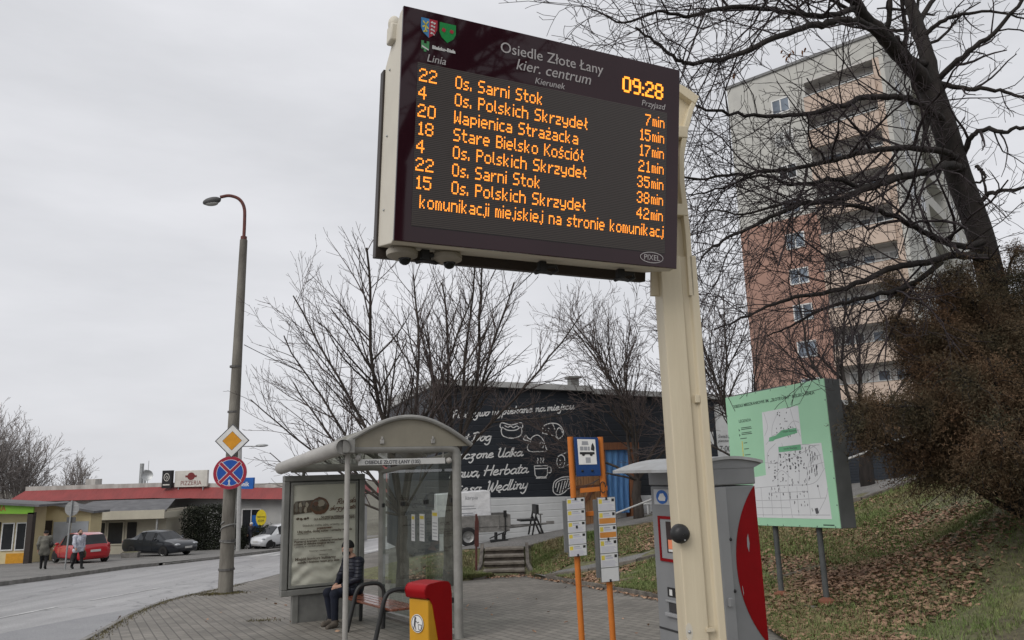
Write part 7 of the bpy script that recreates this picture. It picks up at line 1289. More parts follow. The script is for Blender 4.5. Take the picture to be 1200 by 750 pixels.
# ================================================================== CARS
M_CGLASS = mat('car_glass', (0.018, 0.02, 0.022), (0.028, 0.03, 0.033), scale=2, rough=.04, rvar=.02); M_CBLK = mat('car_black_trim', (0.012, 0.012, 0.013), rough=.5)
M_TAIL = mat('tail_lamp_red', (0.3, 0.01, 0.015), rough=.15, coat=.5); M_HEAD = mat('headlamp_clear', (0.5, 0.52, 0.54), (0.25, 0.26, 0.28), scale=10, rough=.1); M_PLATE = mat('number_plate', (0.6, 0.6, 0.58), rough=.5)
def car(name, label, paint, st, wheels, wr, loc, yaw, sideglass, screens, hw, lights, pillars, group=None, estate=False):
    c = thing(name, label, 'car', loc, yaw, group); M = frame(loc, yaw); n = len(st)
    rows = []
    for (x, zs, zb, zr, w, wr2) in st:
        half = [(0, zs), (.86 * w, zs), (.96 * w, zs + .10), (w, zs + (zb - zs) * .45), (w * .995, zs + (zb - zs) * .8), (w * .955, zb), (wr2, max(zb + .005, zr - .05)), (wr2 * .82, zr), (0, zr + .012)]
        rows.append([(x, y, z) for y, z in half] + [(x, -y, z) for y, z in half[-2:0:-1]])
    k = len(rows[0]); body, glass = MB(), MB(); V = [v for r in rows for v in r]; body.v = list(V); glass.v = list(V)
    for i in range(n - 1):
        for j in range(k):
            f = (i * k + j, i * k + (j + 1) % k, (i + 1) * k + (j + 1) % k, (i + 1) * k + j); jj = j if j < 8 else k - 1 - j
            g = (jj == 5 and i in sideglass) or (jj in (6, 7) and i in screens)
            t = glass if g else body; t.f.append(f); t.m.append(0)
    body.f += [tuple(range(k)), tuple(range((n - 1) * k + k - 1, (n - 1) * k - 1, -1))]; body.m += [0, 0]
    bo = body.build('body', paint, c, M, smooth=True); gl_ = glass.build('windows', M_CGLASS, c, M)
    for (x) in pillars:
        w = np.interp(x, [s[0] for s in st], [s[4] for s in st]); w2 = np.interp(x, [s[0] for s in st], [s[5] for s in st]); zb = np.interp(x, [s[0] for s in st], [s[2] for s in st]); zr = np.interp(x, [s[0] for s in st], [s[3] for s in st])
        for s in (-1, 1): tr_ = MB(); tr_.tube([(x, s * (w * .96 + .003), zb), (x - .03, s * (w2 + .006), zr - .05)], .035, 6); tr_.build('pillar', M_CBLK, c, M)
    for x in wheels:
        for s in (-1, 1):
            w = np.interp(x, [q[0] for q in st], [q[4] for q in st]); tr_ = MB(); tr_.prism([(x + (wr + .055) * math.cos(t), wr + (wr + .055) * math.sin(t)) for t in np.linspace(-.35, math.pi + .35, 22)], -.05, .004, 0, Matrix.Translation((0, s * w, 0)) @ (FACE if s < 0 else FACE @ Matrix.Diagonal((1, 1, -1, 1)))); tr_.build('wheel_arch', M_CBLK, c, M)
    L0, L1 = st[0][0], st[-1][0]
    for s in (-1, 1):
        w = st[n // 2][4]; tr_ = MB(); tr_.add([(wheels[0] + wr + .06, s * (w + .004), st[n // 2][1] + .02), (wheels[1] - wr - .06, s * (w + .004), st[n // 2][1] + .02), (wheels[1] - wr - .06, s * (w + .004), st[n // 2][1] + .1), (wheels[0] + wr + .06, s * (w + .004), st[n // 2][1] + .1)], [(0, 1, 2, 3)]); tr_.build('sill', M_CBLK, c, M)
    for x in wheels:
        for s in (-1, 1): w = np.interp(x, [q[0] for q in st], [q[4] for q in st]); wheel(c, M, x, s * (w - .085), wr, .19, M_RIM, 5)
    for (x, s_, z, sx, sy, sz, mm, nm) in lights:
        for s in ((-1, 1) if s_ else (0,)): mb = MB(); mb.ball((x, s * s_, z), 1, sx, sy, sz, 12, 8); mb.build(nm, mm, c, M, smooth=True)
    mx_ = hw; 
    for s in (-1, 1): w = np.interp(mx_, [q[0] for q in st], [q[4] for q in st]); zb = np.interp(mx_, [q[0] for q in st], [q[2] for q in st]); mb = MB(); mb.ball((mx_, s * (w + .07), zb + .09), .1, .7, 1, .75); mb.build('mirror', paint, c, M, smooth=True)
    # door seams and handles
    for s in (-1, 1):
        for x in pillars[:2]:
            w = np.interp(x, [q[0] for q in st], [q[4] for q in st]); zs = np.interp(x, [q[0] for q in st], [q[1] for q in st]); zb = np.interp(x, [q[0] for q in st], [q[2] for q in st])
            mb = MB(); mb.bx(x - .006, x + .006, s * (w + .001) - .003, s * (w + .001) + .003, zs + .12, zb - .12); mb.build('door_seam', M_CBLK, c, M); mb = MB(); mb.bx(x - .24, x - .08, s * (w + .004) - .012, s * (w + .004) + .012, zb - .16, zb - .125); mb.build('door_handle', paint, c, M, bevel=.008)
    for x, s in ((L0, -1), (L1, 1)):
        mb = MB(); z = .62 if s < 0 and estate else .48; mb.bx(x - .012 * (s < 0) , x + .012 * (s > 0) + .0, -.25, .25, z, z + .11); mb.build('number_plate', M_PLATE, c, M @ Matrix.Translation((s * .012, 0, 0)))
    return c
M_CRED = mat('red_car_paint', (0.42, 0.012, 0.02), (0.38, 0.012, 0.018), scale=1, rough=.3, coat=1, rvar=.05); M_CGREY = mat('graphite_car_paint', (0.014, 0.017, 0.022), (0.011, 0.014, 0.018), scale=1, rough=.3, coat=.5, rvar=.05); M_CWHT = mat('white_car_paint', (0.62, 0.63, 0.65), (0.58, 0.59, 0.6), scale=1, rough=.3, coat=1, rvar=.05)
hatch = [(-1.79, .42, .62, .63, .58, .5), (-1.76, .32, .80, .81, .72, .6), (-1.70, .27, .95, .99, .77, .62), (-1.62, .24, .99, 1.10, .79, .60), (-1.42, .22, 1.0, 1.45, .80, .55), (-1.05, .2, .97, 1.53, .81, .56), (-.35, .2, .94, 1.55, .81, .57), (.25, .2, .91, 1.51, .81, .57), (.55, .2, .90, 1.42, .81, .56), (1.10, .2, .88, .93, .80, .66), (1.45, .22, .80, .83, .77, .6), (1.68, .26, .70, .73, .70, .5), (1.78, .38, .55, .56, .58, .4)]
rp = G(93, 659); car('parked_car', 'bright red hatchback parked tail on beside the cream kiosk', M_CRED, hatch, (-1.18, 1.17), .29, (rp[0], rp[1], gz(rp[0], rp[1])), math.atan2(.62, -.80), (4, 5, 6, 7), (2, 3, 8), .75, [(-1.70, .66, .86, .07, .09, .16, M_TAIL, 'tail_lamp'), (1.6, .6, .68, .12, .13, .09, M_HEAD, 'headlamp')], [-.42, .5, -1.1], estate=True)
sedan = [(-2.33, .42, .64, .65, .66, .5), (-2.28, .3, .88, .90, .80, .62), (-2.15, .25, .97, 1.0, .85, .66), (-1.72, .22, .98, 1.03, .87, .66), (-1.55, .2, .98, 1.10, .88, .62), (-.95, .2, .97, 1.40, .88, .58), (-.4, .2, .95, 1.46, .885, .60), (.1, .2, .94, 1.45, .885, .60), (.45, .2, .93, 1.38, .885, .60), (1.15, .2, .92, .96, .88, .70), (1.75, .22, .85, .88, .86, .66), (2.1, .26, .74, .77, .80, .58), (2.27, .3, .62, .64, .70, .5), (2.33, .4, .5, .51, .6, .4)]
sp_ = G(187, 651); car('parked_car', 'dark graphite saloon car parked across the road facing right', M_CGREY, sedan, (-1.36, 1.28), .315, (sp_[0], sp_[1], gz(sp_[0], sp_[1])), math.atan2(-.42, .90), (4, 5, 6, 7), (4, 8), .7, [(2.14, .62, .70, .16, .17, .08, M_HEAD, 'headlamp'), (-2.24, .66, .82, .09, .16, .08, M_TAIL, 'tail_lamp'), (2.26, 0, .56, .06, .42, .06, M_CBLK, 'grille')], [-.45, .35, .5])
wp_ = G(334, 640); car('parked_car', 'white car half hidden behind the left edge of the poster case', M_CWHT, hatch, (-1.18, 1.17), .29, (-15.9, 51.0, gz(-15.9, 51.0)), math.atan2(-.8, -.6), (4, 5, 6, 7), (2, 3, 8), .75, [(-1.70, .66, .86, .07, .09, .16, M_TAIL, 'tail_lamp'), (1.6, .6, .68, .12, .13, .09, M_HEAD, 'headlamp')], [-.42, .5, -1.1])
car('parked_car', 'second white car parked farther back behind the first white car', M_CWHT, sedan, (-1.36, 1.28), .315, (-16.6, 54.6, gz(-16.6, 54.6)), math.atan2(-.75, -.66), (4, 5, 6, 7), (4, 8), .7, [(2.14, .62, .70, .16, .17, .08, M_HEAD, 'headlamp'), (-2.24, .66, .82, .09, .16, .08, M_TAIL, 'tail_lamp')], [-.45, .35, .5])
# a low concrete flower trough by the saloon
tq = at(153, 652, 44.0); tz = gz(*tq[:2]); mb = MB(); T = frame((tq[0], tq[1], tz), .1); tg = thing('concrete_trough', 'low grey concrete trough on the pavement before the dark saloon', 'trough', (tq[0], tq[1], tz), .1)
mb.add([(-.42, -.2, 0), (.42, -.2, 0), (.42, .2, 0), (-.42, .2, 0), (-.48, -.25, .3), (.48, -.25, .3), (.48, .25, .3), (-.48, .25, .3)], [(0, 3, 2, 1), (0, 1, 5, 4), (1, 2, 6, 5), (2, 3, 7, 6), (3, 0, 4, 7), (4, 5, 6, 7)]); mb.build('trough', M_KERB, tg, T, bevel=.02); mb = MB(); mb.bx(-.42, .42, -.2, .2, .301, .33); mb.build('soil', M_SOIL, tg, T)
# ================================================================== PEOPLE
def snet(fn, lo, hi, h):
    lo = np.array(lo) - h * 2; n = np.ceil((np.array(hi) + h * 2 - lo) / h).astype(int) + 1
    ax = [lo[i] + h * np.arange(n[i]) for i in range(3)]; X, Yv, Z = np.meshgrid(*ax, indexing='ij'); P = np.stack([X, Yv, Z], -1); F = fn(P); Sg = F < 0
    nx, ny, nz = F.shape; c = [(0, 0, 0), (1, 0, 0), (0, 1, 0), (1, 1, 0), (0, 0, 1), (1, 0, 1), (0, 1, 1), (1, 1, 1)]
    sl = lambda A, o: A[o[0]:nx - 1 + o[0], o[1]:ny - 1 + o[1], o[2]:nz - 1 + o[2]]
    cnt = sum(sl(Sg, o).astype(int) for o in c); act = (cnt > 0) & (cnt < 8); acc = np.zeros(act.shape + (3,)); wgt = np.zeros(act.shape)
    for a in range(8):
        for b in range(a + 1, 8):
            if sum(abs(c[a][i] - c[b][i]) for i in range(3)) != 1: continue
            fa, fb = sl(F, c[a]), sl(F, c[b]); m = (fa < 0) != (fb < 0); t = np.where(m, fa / np.where(m, fa - fb, 1), 0)
            pa = np.stack([sl(X, c[a]), sl(Yv, c[a]), sl(Z, c[a])], -1); pb = np.stack([sl(X, c[b]), sl(Yv, c[b]), sl(Z, c[b])], -1)
            acc += np.where(m[..., None], pa + (pb - pa) * t[..., None], 0); wgt += m
    idx = -np.ones(act.shape, int); idx[act] = np.arange(act.sum()); V = acc[act] / wgt[act][:, None]; Fs = []
    for axi in range(3):
        u, v = [(1, 2), (2, 0), (0, 1)][axi]; s0 = [slice(1, -1)] * 3; s0[axi] = slice(0, -1); s1 = list(s0); s1[axi] = slice(1, None)
        A, B = Sg[tuple(s0)], Sg[tuple(s1)]; I = np.argwhere(A != B); 
        if not len(I): continue
        fl = A[tuple(I.T)]; base = I.copy(); 
        for q in range(3):
            if q != axi: base[:, q] += 1
        eu = np.eye(3, dtype=int)[u]; ev = np.eye(3, dtype=int)[v]
        q0, q1, q2, q3 = [idx[tuple((base - d).T)] for d in (0 * eu, eu, eu + ev, ev)]
        f = np.stack([q0, q1, q2, q3], 1); f[~fl] = f[~fl][:, ::-1]; Fs.append(f)
    F_ = np.concatenate(Fs); return V, F_[(F_ >= 0).all(1)]
def smin(a, b, k): h = np.clip(.5 + .5 * (b - a) / k, 0, 1); return b + (a - b) * h - k * h * (1 - h)
def cap(a, b, ra, rb):
    a, b = np.array(a, float), np.array(b, float); ab = b - a; l2 = ab @ ab + 1e-9
    def f(P): t = np.clip(((P - a) @ ab) / l2, 0, 1); return np.linalg.norm(P - a - t[..., None] * ab, axis=-1) - (ra + (rb - ra) * t)
    return f
def ell(c, r):
    c, r = np.array(c, float), np.array(r, float)
    def f(P): q = (P - c) / r; l = np.linalg.norm(q, axis=-1); return (l - 1) * r.min()
    return f
def union(fs, k=.03):
    def f(P):
        r = fs[0](P)
        for g in fs[1:]: r = smin(r, g(P), k)
        return r
    return f
def bounds(pts, r): p = np.array(pts); return p.min(0) - r, p.max(0) + r
M_SKIN = mat('skin', (0.42, 0.25, 0.18), (0.38, 0.22, 0.16), scale=20, rough=.6)
def person(label, loc, yaw, J, outfit, h=.014):
    """J: joints in metres (x forward, y left, z up, from the ground). One continuous body; clothes and hair are children"""
    o = thing('person', label, 'person', loc, yaw)
    hd = np.array(J['head']); nk = np.array(J['neck']); ch = np.array(J['chest']); pv = np.array(J['pelvis']); fwd = np.array(J.get('face', (1, 0, 0)), float); fwd /= np.linalg.norm(fwd); lf = np.cross((0, 0, 1), fwd)
    fs = [ell(hd + fwd * .012, (.092, .078, .115) if abs(fwd[0]) > .5 else (.078, .092, .115)), cap(hd - (0, 0, .06), nk, .058, .056), cap(nk, ch, .07, .125), cap(ch, pv, .13, .125), cap(hd + fwd * .1 - (0, 0, .0), hd + fwd * .112 - (0, 0, .03), .012, .017), cap(hd + fwd * .085 - (0, 0, .075), hd + fwd * .07 - (0, 0, .1), .022, .02)]
    for s in (-1, 1): fs.append(ell(hd + lf * s * .083 - (0, 0, .01), (.02, .02, .035)))
    for sd in 'LR':
        sh_, el, wr_ = [np.array(J[q + sd]) for q in ('sh', 'el', 'wr')]; hp, kn, an_, to_ = [np.array(J[q + sd]) for q in ('hip', 'kn', 'an', 'toe')]
        fs += [cap(ch + (0, 0, .08), sh_, .075, .06), cap(sh_, el, .052, .042), cap(el, wr_, .04, .028), cap(pv, hp, .1, .09), cap(hp, kn, .085, .058), cap(kn, an_, .055, .038), cap(an_ - (0, 0, .02), to_, .042, .034)]
        d = unit(wr_ - el) if 'hd' + sd not in J else unit(np.array(J['hd' + sd], float)); fs.append(cap(wr_ + d * .02, wr_ + d * .085, .034, .036))
    pts = [hd, nk, pv] + [np.array(J[q + s]) for q in ('sh', 'el', 'wr', 'kn', 'an', 'toe') for s in 'LR']; lo, hi = bounds(pts, .19)
    V, F = snet(union(fs, .022), lo, hi, h)
    mb = MB(); mb.v = [tuple(v) for v in V]; mb.f = [tuple(f) for f in F]; mb.m = [0] * len(F)
    for sd, sg_ in (('L', 1), ('R', -1)):      # fingers rooted in the palm, thumb from its side
        el, wr_ = np.array(J['el' + sd]), np.array(J['wr' + sd]); d = unit(wr_ - el) if 'hd' + sd not in J else unit(np.array(J['hd' + sd], float)); a = unit(np.cross(d, (0, 0, 1)) + np.array([.01, 0, 0])); b = unit(np.cross(a, d)); a_ = a
        for k, (off, ln) in enumerate(((-.027, .068), (-.009, .078), (.009, .074), (.027, .058))):
            p0 = wr_ + d * .085 + a_ * off; mb.tube([tuple(p0), tuple(p0 + d * ln * .5 - b * .006), tuple(p0 + d * ln * .85 - b * .028)], [.0095, .009, .007], 6)
        p0 = wr_ + d * .035 + a_ * .03 * sg_; mb.tube([tuple(p0), tuple(p0 + a_ * .028 * sg_ + d * .03), tuple(p0 + a_ * .03 * sg_ + d * .06 - b * .01)], [.012, .011, .008], 6)
    M = frame(loc, yaw); bo = mb.build('body', M_SKIN, o, M, smooth=True)
    fm = MB()
    for s in (-1, 1): fm.ball(tuple(hd + fwd * .093 + lf * s * .033 + np.array([0, 0, .012])), .012)
    fm.build('eyes', M_INK, o, M)
    for nm, fl, kk, mm, hh in outfit(J):
        V, F = snet(union([f for f, _ in fl], kk), *bounds([p for _, ps in fl for p in ps], .26), hh); c = npmesh(nm, np.array([tuple(FR[o.name].inverted() @ M @ Vector(v)) for v in V]), F, mm, o, True)
    return o
def C(a, b, ra, rb): return (cap(a, b, ra, rb), [a, b])
def E_(c, r): return (ell(c, r), [c])
def sub(fl, lim):    # cut below / above a height
    f, p = fl; return (lambda P: np.maximum(f(P), lim(P)), p)
def std_outfit(coat, trousers, shoes, hat, hatm, coat_len=.12, bulk=1.0, mask=None, bag=None, scarf=None):
    def fn(J):
        a = {k: np.array(v, float) for k, v in J.items()}; o = []
        ct = [C(a['neck'] - (0, 0, .03), a['chest'], .085 * bulk, .165 * bulk), C(a['chest'], a['pelvis'], .165 * bulk, .165 * bulk)]
        for s in 'LR':
            ct += [C(a['chest'] + (0, 0, .07), a['sh' + s], .1 * bulk, .085 * bulk), C(a['sh' + s], a['el' + s], .08 * bulk, .066 * bulk), C(a['el' + s], a['wr' + s] + (a['el' + s] - a['wr' + s]) * .12, .064 * bulk, .048 * bulk)]
            q = a['hip' + s] + (a['kn' + s] - a['hip' + s]) * coat_len; ct.append(C(a['pelvis'], q, .16 * bulk, .13 * bulk))
        o.append(('coat', ct, .045, coat, .016))
        tr_ = [C(a['pelvis'], a['hipL'], .12, .11), C(a['pelvis'], a['hipR'], .12, .11)]
        for s in 'LR': tr_ += [C(a['hip' + s], a['kn' + s], .1, .074), C(a['kn' + s], a['an' + s] + (a['kn' + s] - a['an' + s]) * .1, .07, .055)]
        o.append(('trousers', tr_, .03, trousers, .016))
        for s in 'LR':
            t = a['toe' + s] - a['an' + s]; sh_ = [C(a['an' + s] + (0, 0, .03), a['an' + s] - (0, 0, .03), .052, .052), C(a['an' + s] - (0, 0, .028), a['toe' + s], .052, .045)]
            o.append(('shoe', sh_, .02, shoes, .012))
        o += hat(a, hatm)
        f = unit(a.get('face', np.array([1., 0, 0])))
        if mask is not None: c = a['head'] + f * .045 - (0, 0, .055); o.append(('face_mask', [E_(c, (.07, .07, .055))], .01, mask, .009))
        if bag is not None: o += bag(a)
        return o
    return fn
def hat_knit(a, m): f = unit(a['face']); c = a['head'] + np.array([0, 0, .035]) - f * .012; return [('hat', [(lambda P, e=ell(c, (.108, .1, .115)), z=a['head'][2] + .018: np.maximum(e(P), z - P[..., 2]), [c])], .01, m, .010)]
def hair_short(a, m): f = unit(a['face']); c = a['head'] + np.array([0, 0, .02]) - f * .03; return [('hair', [(lambda P, e=ell(c, (.1, .095, .115)), z=a['head'][2] - .03: np.maximum(e(P), z - P[..., 2]), [c])], .01, m, .010)]
def hood_up(a, m): f = unit(a['face']); c = a['head'] - f * .03; return [('hood', [(lambda P, e=ell(c, (.125, .125, .15)), q=ell(a['head'] + f * .12 - np.array([0, 0, .01]), (.1, .085, .11)): np.maximum(e(P), -q(P)), [c])], .01, m, .010)]
def walk(stride, arm, face=(1, 0, 0), lean=.03, bend=0):
    s = stride; return dict(head=(lean + .05, 0, 1.555), neck=(lean + .015, 0, 1.42), chest=(lean, 0, 1.25), pelvis=(0, 0, .95), face=face, shL=(lean, .19, 1.37), shR=(lean, -.19, 1.37), elL=(-arm + lean, .25, 1.10), elR=(arm + lean, -.25, 1.10), wrL=(-arm * .6 + .08, .25, .88), wrR=(arm * 1.7 + .06, -.22, .92),
        hipL=(0, .095, .90), hipR=(0, -.095, .90), knL=(s * .55 + .05, .1, .49), knR=(-s * .3 + .06, -.1, .48), anL=(s, .1, .09), anR=(-s, -.1, .12), toeL=(s + .15, .11, .04), toeR=(-s + .13, -.11, .035))
fab = lambda n, c, c2, sc=9, r=.9, b=.4: mat(n, c, c2, scale=sc, rough=r, bump=b, bscale=40)
M_JKT = siding('navy_quilted_jacket', (0.016, 0.018, 0.03), (0.009, 0.01, 0.018), .055, rough=.5, strength=.9); M_JEAN = fab('dark_jeans', (0.012, 0.015, 0.028), (0.008, 0.01, 0.018)); M_SHOE = fab('taupe_shoes', (0.12, 0.1, 0.08), (0.07, 0.06, 0.05)); M_DKSH = fab('black_shoes', (0.01, 0.01, 0.01), (0.02, 0.02, 0.02))
M_GREYC = fab('grey_green_coat', (0.17, 0.165, 0.14), (0.11, 0.105, 0.09)); M_WHC = fab('white_patterned_jacket', (0.6, 0.61, 0.65), (0.3, 0.32, 0.4), 16); M_DKTR = fab('black_trousers', (0.012, 0.012, 0.013), (0.02, 0.02, 0.021)); M_DKCAP = fab('dark_cap', (0.02, 0.019, 0.02), (0.012, 0.012, 0.012)); M_MASK = fab('black_mask', (0.012, 0.012, 0.014), (0.02, 0.02, 0.02)); M_DKHAIR = fab('dark_hair', (0.02, 0.015, 0.012), (0.035, 0.026, 0.02)); M_WCAP = fab('white_cap', (0.6, 0.6, 0.6), (0.5, 0.5, 0.5)); M_LEATH = fab('dark_bag', (0.03, 0.028, 0.028), (0.02, 0.018, 0.018), 8, .5)
# seated figure at the far end of the bench: faces the open side, turned a little to the viewer
sx_, sy_ = -.72, 2.62; q = SHM @ Vector((sx_, sy_, 0)); gzq = gl(bx_ + .2, 2.62)
Js = dict(head=(.10, -.03, 1.20), neck=(.03, 0, 1.06), chest=(.0, 0, .88), pelvis=(-.02, 0, .575), face=(.82, .55, -.12), shL=(.0, .185, 1.0), shR=(.02, -.185, 1.0), elL=(.06, .26, .75), elR=(.10, -.25, .75), wrL=(.28, .10, .635), wrR=(.30, -.03, .645), hdL=(.75, -.6, -.2), hdR=(.75, .6, -.25),
    hipL=(.02, .095, .565), hipR=(.02, -.095, .565), knL=(.42, .13, .53), knR=(.42, -.10, .53), anL=(.42, .16, .10), anR=(.34, -.10, .10), toeL=(.56, .20, .04), toeR=(.48, -.11, .04))
def handbag(a): c = a['pelvis'] + np.array([.05, -.30, .06]); return [('handbag', [E_(c, (.14, .07, .14)), C(c + (0, 0, .1), a['chest'] + np.array([-.02, -.2, .02]), .012, .012)], .02, M_LEATH, .012)]
person('person in a dark quilted jacket, cap and black mask sitting on the shelter bench', (q.x, q.y, gzq), SY + math.pi + .22, Js, std_outfit(M_JKT, M_JEAN, M_SHOE, hat_knit, M_DKCAP, .15, .92, M_MASK, handbag), .013)
p1 = G(50, 667); person('person in a grey coat and dark hat walking along the far pavement', (p1[0], p1[1], gz(p1[0], p1[1])), math.radians(115), walk(.16, .07), std_outfit(M_GREYC, M_DKTR, M_DKSH, hat_knit, M_DKCAP, .45, 1.12, None, lambda a: [('shoulder_bag', [E_(a['pelvis'] + np.array([-.02, -.27, .12]), (.13, .08, .14)), C(a['pelvis'] + np.array([0, -.25, .25]), a['shL'] * .3 + a['chest'] * .7 + np.array([.1, 0, .1]), .015, .015)], .02, M_LEATH, .014)]))
p2 = G(89.5, 666.5); person('person in a white patterned jacket and black mask walking past the red car', (p2[0], p2[1], gz(p2[0], p2[1])), math.radians(-35), walk(.23, .1, lean=.04), std_outfit(M_WHC, M_DKTR, M_DKSH, hair_short, M_DKHAIR, .25, 1.02, M_MASK, lambda a: [('shopping_bag', [E_(a['wrL'] + np.array([0, .03, -.28]), (.12, .07, .17)), C(a['wrL'] + np.array([0, .02, -.12]), a['wrL'] + np.array([0, .0, -.02]), .012, .012)], .02, fab('brown_bag', (0.12, 0.09, 0.06), (0.08, 0.06, 0.04)), .014)]))
p3 = G(294.5, 643); person('person in dark clothes and a white cap walking across the road', (p3[0], p3[1], gz(p3[0], p3[1])), math.radians(-120), walk(.18, .06), std_outfit(M_JKT, M_JEAN, M_DKSH, hat_knit, M_WCAP, .3, 1.08, None))
# ================================================================== GRASS AND FALLEN LEAVES
g = np.random.default_rng(11)
def on_bank(n, dens=None, tmax=12.5, lo=0):
    s = g.uniform(lo, dK[-1], n); t = g.uniform(0, 1, n) ** 1.45 * tmax
    X = np.interp(s, dK, [p[0] for p in KB]) + .8 * t; Y = np.interp(s, dK, [p[1] for p in KB]) + .6 * t; return X, Y
def off_path(X, Y):
    """keep what lies on the lawn, not on the path or the steps"""
    cx = [-2.2] + [p[0] for p in cpts]; cy = [23.4] + [p[1] for p in cpts]; o = np.argsort(cx); cyl = np.interp(X, np.array(cx)[o], np.array(cy)[o])
    m = (Y < cyl - .1) & ~((np.abs(X + .42) < .8) & (Y > 20.9)) & (Y > -1)
    for a, b in zip(brp[:-1], brp[1:]):
        d = np.array([b[0] - a[0], b[1] - a[1]]); l2 = d @ d; tt_ = np.clip(((X - a[0]) * d[0] + (Y - a[1]) * d[1]) / l2, 0, 1); m &= ~((Y > a[1] + tt_ * d[1] - .08) & (Y < a[1] + tt_ * d[1] + .98) & (tt_ > 0) & (tt_ < 1))
    return m
def noise2(X, Y, s, seed):
    r = np.random.default_rng(seed); v = np.zeros(len(X))
    for k in range(6): a = r.uniform(0, 6.28); f = s * 1.7 ** (k * .6); v += np.sin(f * (X * np.cos(a) + Y * np.sin(a)) + r.uniform(0, 6.28)) / (1 + .3 * k)
    return v
NB = 520000; X, Y = on_bank(NB); keep = off_path(X, Y) & (X / np.maximum(Y, .5) < .86) & (X / np.maximum(Y, .5) > -.12) & (noise2(X, Y, 1.1, 5) + g.normal(0, .9, NB) > -1.2); X, Y = X[keep], Y[keep]; Z = hz(X, Y); N = len(X)
hgt = g.uniform(.03, .095, N) * (1 + .25 * noise2(X, Y, .8, 9)); az = g.uniform(0, 6.28, N); ln = g.uniform(.3, 1.1, N) * hgt; wd = g.uniform(.004, .008, N) * np.clip(Y / 9, 1, 2.2)
B0 = np.stack([X - wd * np.sin(az), Y + wd * np.cos(az), Z - .01], 1); B1 = np.stack([X + wd * np.sin(az), Y - wd * np.cos(az), Z - .01], 1); Tp = np.stack([X + ln * np.cos(az), Y + ln * np.sin(az), Z + np.maximum(.015, hgt)], 1)
M_GRASS = ground_mix('winter_grass', [(0.125, 0.19, 0.05), (0.175, 0.205, 0.075), (0.25, 0.215, 0.115)], .6, 22, bump=0)
tag(npmesh('grass', np.stack([B0, B1, Tp], 1).reshape(-1, 3), np.arange(N * 3).reshape(-1, 3), M_GRASS), kind='stuff')
def leaves(name, X, Y, Z, size, seed, m):
    r = np.random.default_rng(seed); N = len(X); a = r.uniform(0, 6.28, N); nrm = r.normal(0, .42, (N, 3)); nrm[:, 2] = 1; nrm /= np.linalg.norm(nrm, axis=1, keepdims=True)
    u = np.stack([np.cos(a), np.sin(a), np.zeros(N)], 1); u -= nrm * (u * nrm).sum(1, keepdims=True); u /= np.linalg.norm(u, axis=1, keepdims=True); v = np.cross(nrm, u); s = (size * r.uniform(.55, 1.35, N))[:, None]; P = np.stack([X, Y, Z + .012 + s[:, 0] * .3], 1); cu = nrm * s * r.uniform(-.1, .45, N)[:, None]
    out = []
    for (fu, fv, fc) in ((-1, 0, .6), (-.35, .62, .9), (.45, .5, .8), (1, 0, .7), (.45, -.5, .8), (-.35, -.62, .9)): out.append(P + u * s * fu + v * s * fv * .9 + cu * fc)
    V = np.stack(out, 1).reshape(-1, 3); b = np.arange(N)[:, None] * 6; F = np.concatenate([b + np.array([[0, 1, 2, 3]]), b + np.array([[0, 3, 4, 5]])]); return tag(npmesh(name, V, F, m), kind='stuff')
M_LEAF = mat('fallen_leaf', (0.42, 0.27, 0.18), (0.15, 0.088, 0.058), scale=7, rough=.85, detail=2)
NL = 210000; X, Y = on_bank(NL, tmax=13); cl = .9 * noise2(X, Y, .75, 21) + .35 * noise2(X, Y, 2.1, 8) + 1.5 * np.exp(-((X / np.maximum(Y, 1) - .38) / .13) ** 2) - 1.5 * np.exp(-((X / np.maximum(Y, 1) - .66) / .13) ** 2) + g.normal(0, .55, NL); keep = off_path(X, Y) & (cl > -.15) & (X / np.maximum(Y, .5) < .86) & (X / np.maximum(Y, .5) > -.15); X, Y = X[keep], Y[keep]
leaves('fallen_leaves', X, Y, hz(X, Y), .037, 3, M_LEAF); print('leaves', len(X), 'grass', N)
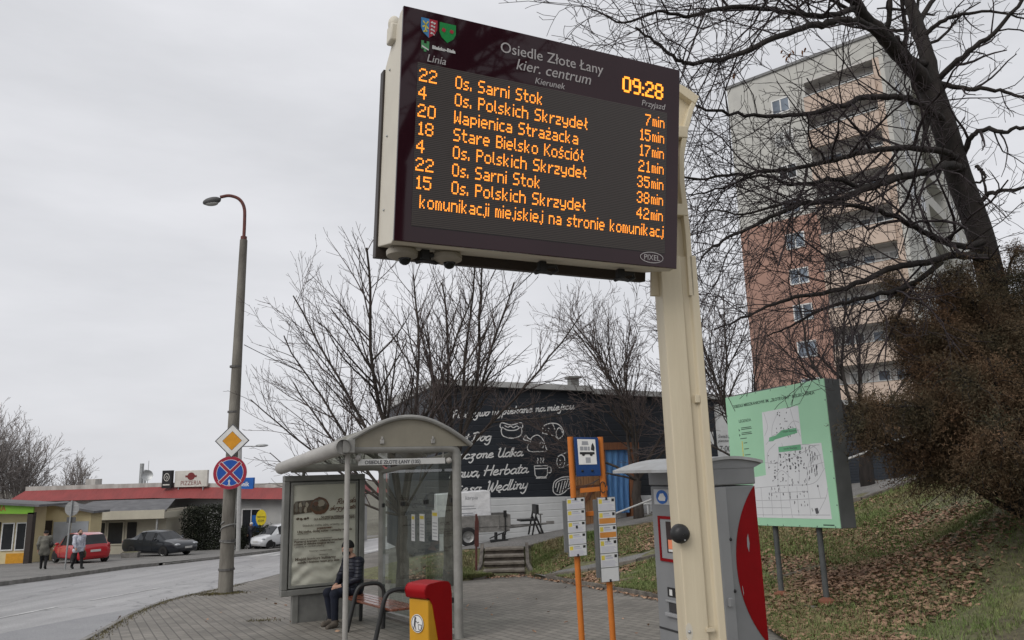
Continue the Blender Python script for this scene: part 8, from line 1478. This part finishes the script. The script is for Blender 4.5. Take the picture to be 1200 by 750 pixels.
# leaves drifted against the kerb and the foot of the steps
X2 = np.concatenate([g.normal(-.4, .5, 260), np.interp(g.uniform(0, 1, 500), [0, .25, .55, .8, 1], [.4, 1.2, 2.5, 3.25, 3.4]) + g.normal(-.12, .14, 500), g.uniform(-6, 4, 120)]); 
Y2 = np.concatenate([g.normal(21.0, .22, 260), np.zeros(500), g.uniform(10, 21, 120)]); xs_ = X2[260:760]; Y2[260:760] = np.interp(xs_ + .1, [.35, 1.29, 2.6, 3.3, 3.5], [20.7, 18.4, 14.8, 12.9, 11.4]) + g.normal(-.15, .12, 500)
leaves('kerb_leaves', X2, Y2, GA * X2 + GB * Y2 + .0, .036, 4, M_LEAF)
yk = g.uniform(9, 23, 260); xk_ = np.interp(yk, NK_Y, NK_X) + g.normal(-.05, .07, 260); leaves('kerb_litter', xk_, yk, GA * xk_ + GB * yk + np.where(xk_ < np.interp(yk, NK_Y, NK_X), -.115, .012), .022, 6, mat('dark_litter', (0.1, 0.07, 0.045), (0.05, 0.036, 0.025), scale=9, rough=.95))
# moss and weeds at the lamp foot and in the gaps of the paving
Xm = np.concatenate([g.normal(-7.45, .28, 1500), g.uniform(-8.3, -7.4, 1500), g.normal(-4.6, .16, 120)]); Ym = np.concatenate([g.normal(19.45, .22, 1500), g.uniform(10, 22, 1500), g.normal(13.9, .1, 120)]); xk = np.interp(Ym, NK_Y, NK_X); sel_ = slice(1500, 3000); Xm[sel_] = xk[sel_] + .12 + np.abs(g.normal(0, .1, 1500)); Xm = np.maximum(Xm, xk + .03); Nm = len(Xm); Zm = GA * Xm + GB * Ym; az = g.uniform(0, 6.28, Nm); hh = g.uniform(.01, .045, Nm); wd = .008
tag(npmesh('weeds', np.stack([np.stack([Xm - wd * np.sin(az), Ym + wd * np.cos(az), Zm], 1), np.stack([Xm + wd * np.sin(az), Ym - wd * np.cos(az), Zm], 1), np.stack([Xm + hh * np.cos(az), Ym + hh * np.sin(az), Zm + hh], 1)], 1).reshape(-1, 3), np.arange(Nm * 3).reshape(-1, 3), mat('dry_weeds', (0.12, 0.105, 0.045), (0.075, 0.06, 0.03), scale=4, rough=.9)), kind='stuff')
# ---- lettering becomes plain mesh
bpy.context.view_layer.update(); dg = bpy.context.evaluated_depsgraph_get()
for o in [o for o in S.objects if o.type == 'FONT']:
    me = bpy.data.meshes.new_from_object(o.evaluated_get(dg)); nm = o.name; pa = o.parent; ml_ = o.matrix_local.copy(); bpy.data.objects.remove(o)
    n = bpy.data.objects.new(nm, me); COL.objects.link(n); n.parent = pa; n.matrix_local = ml_
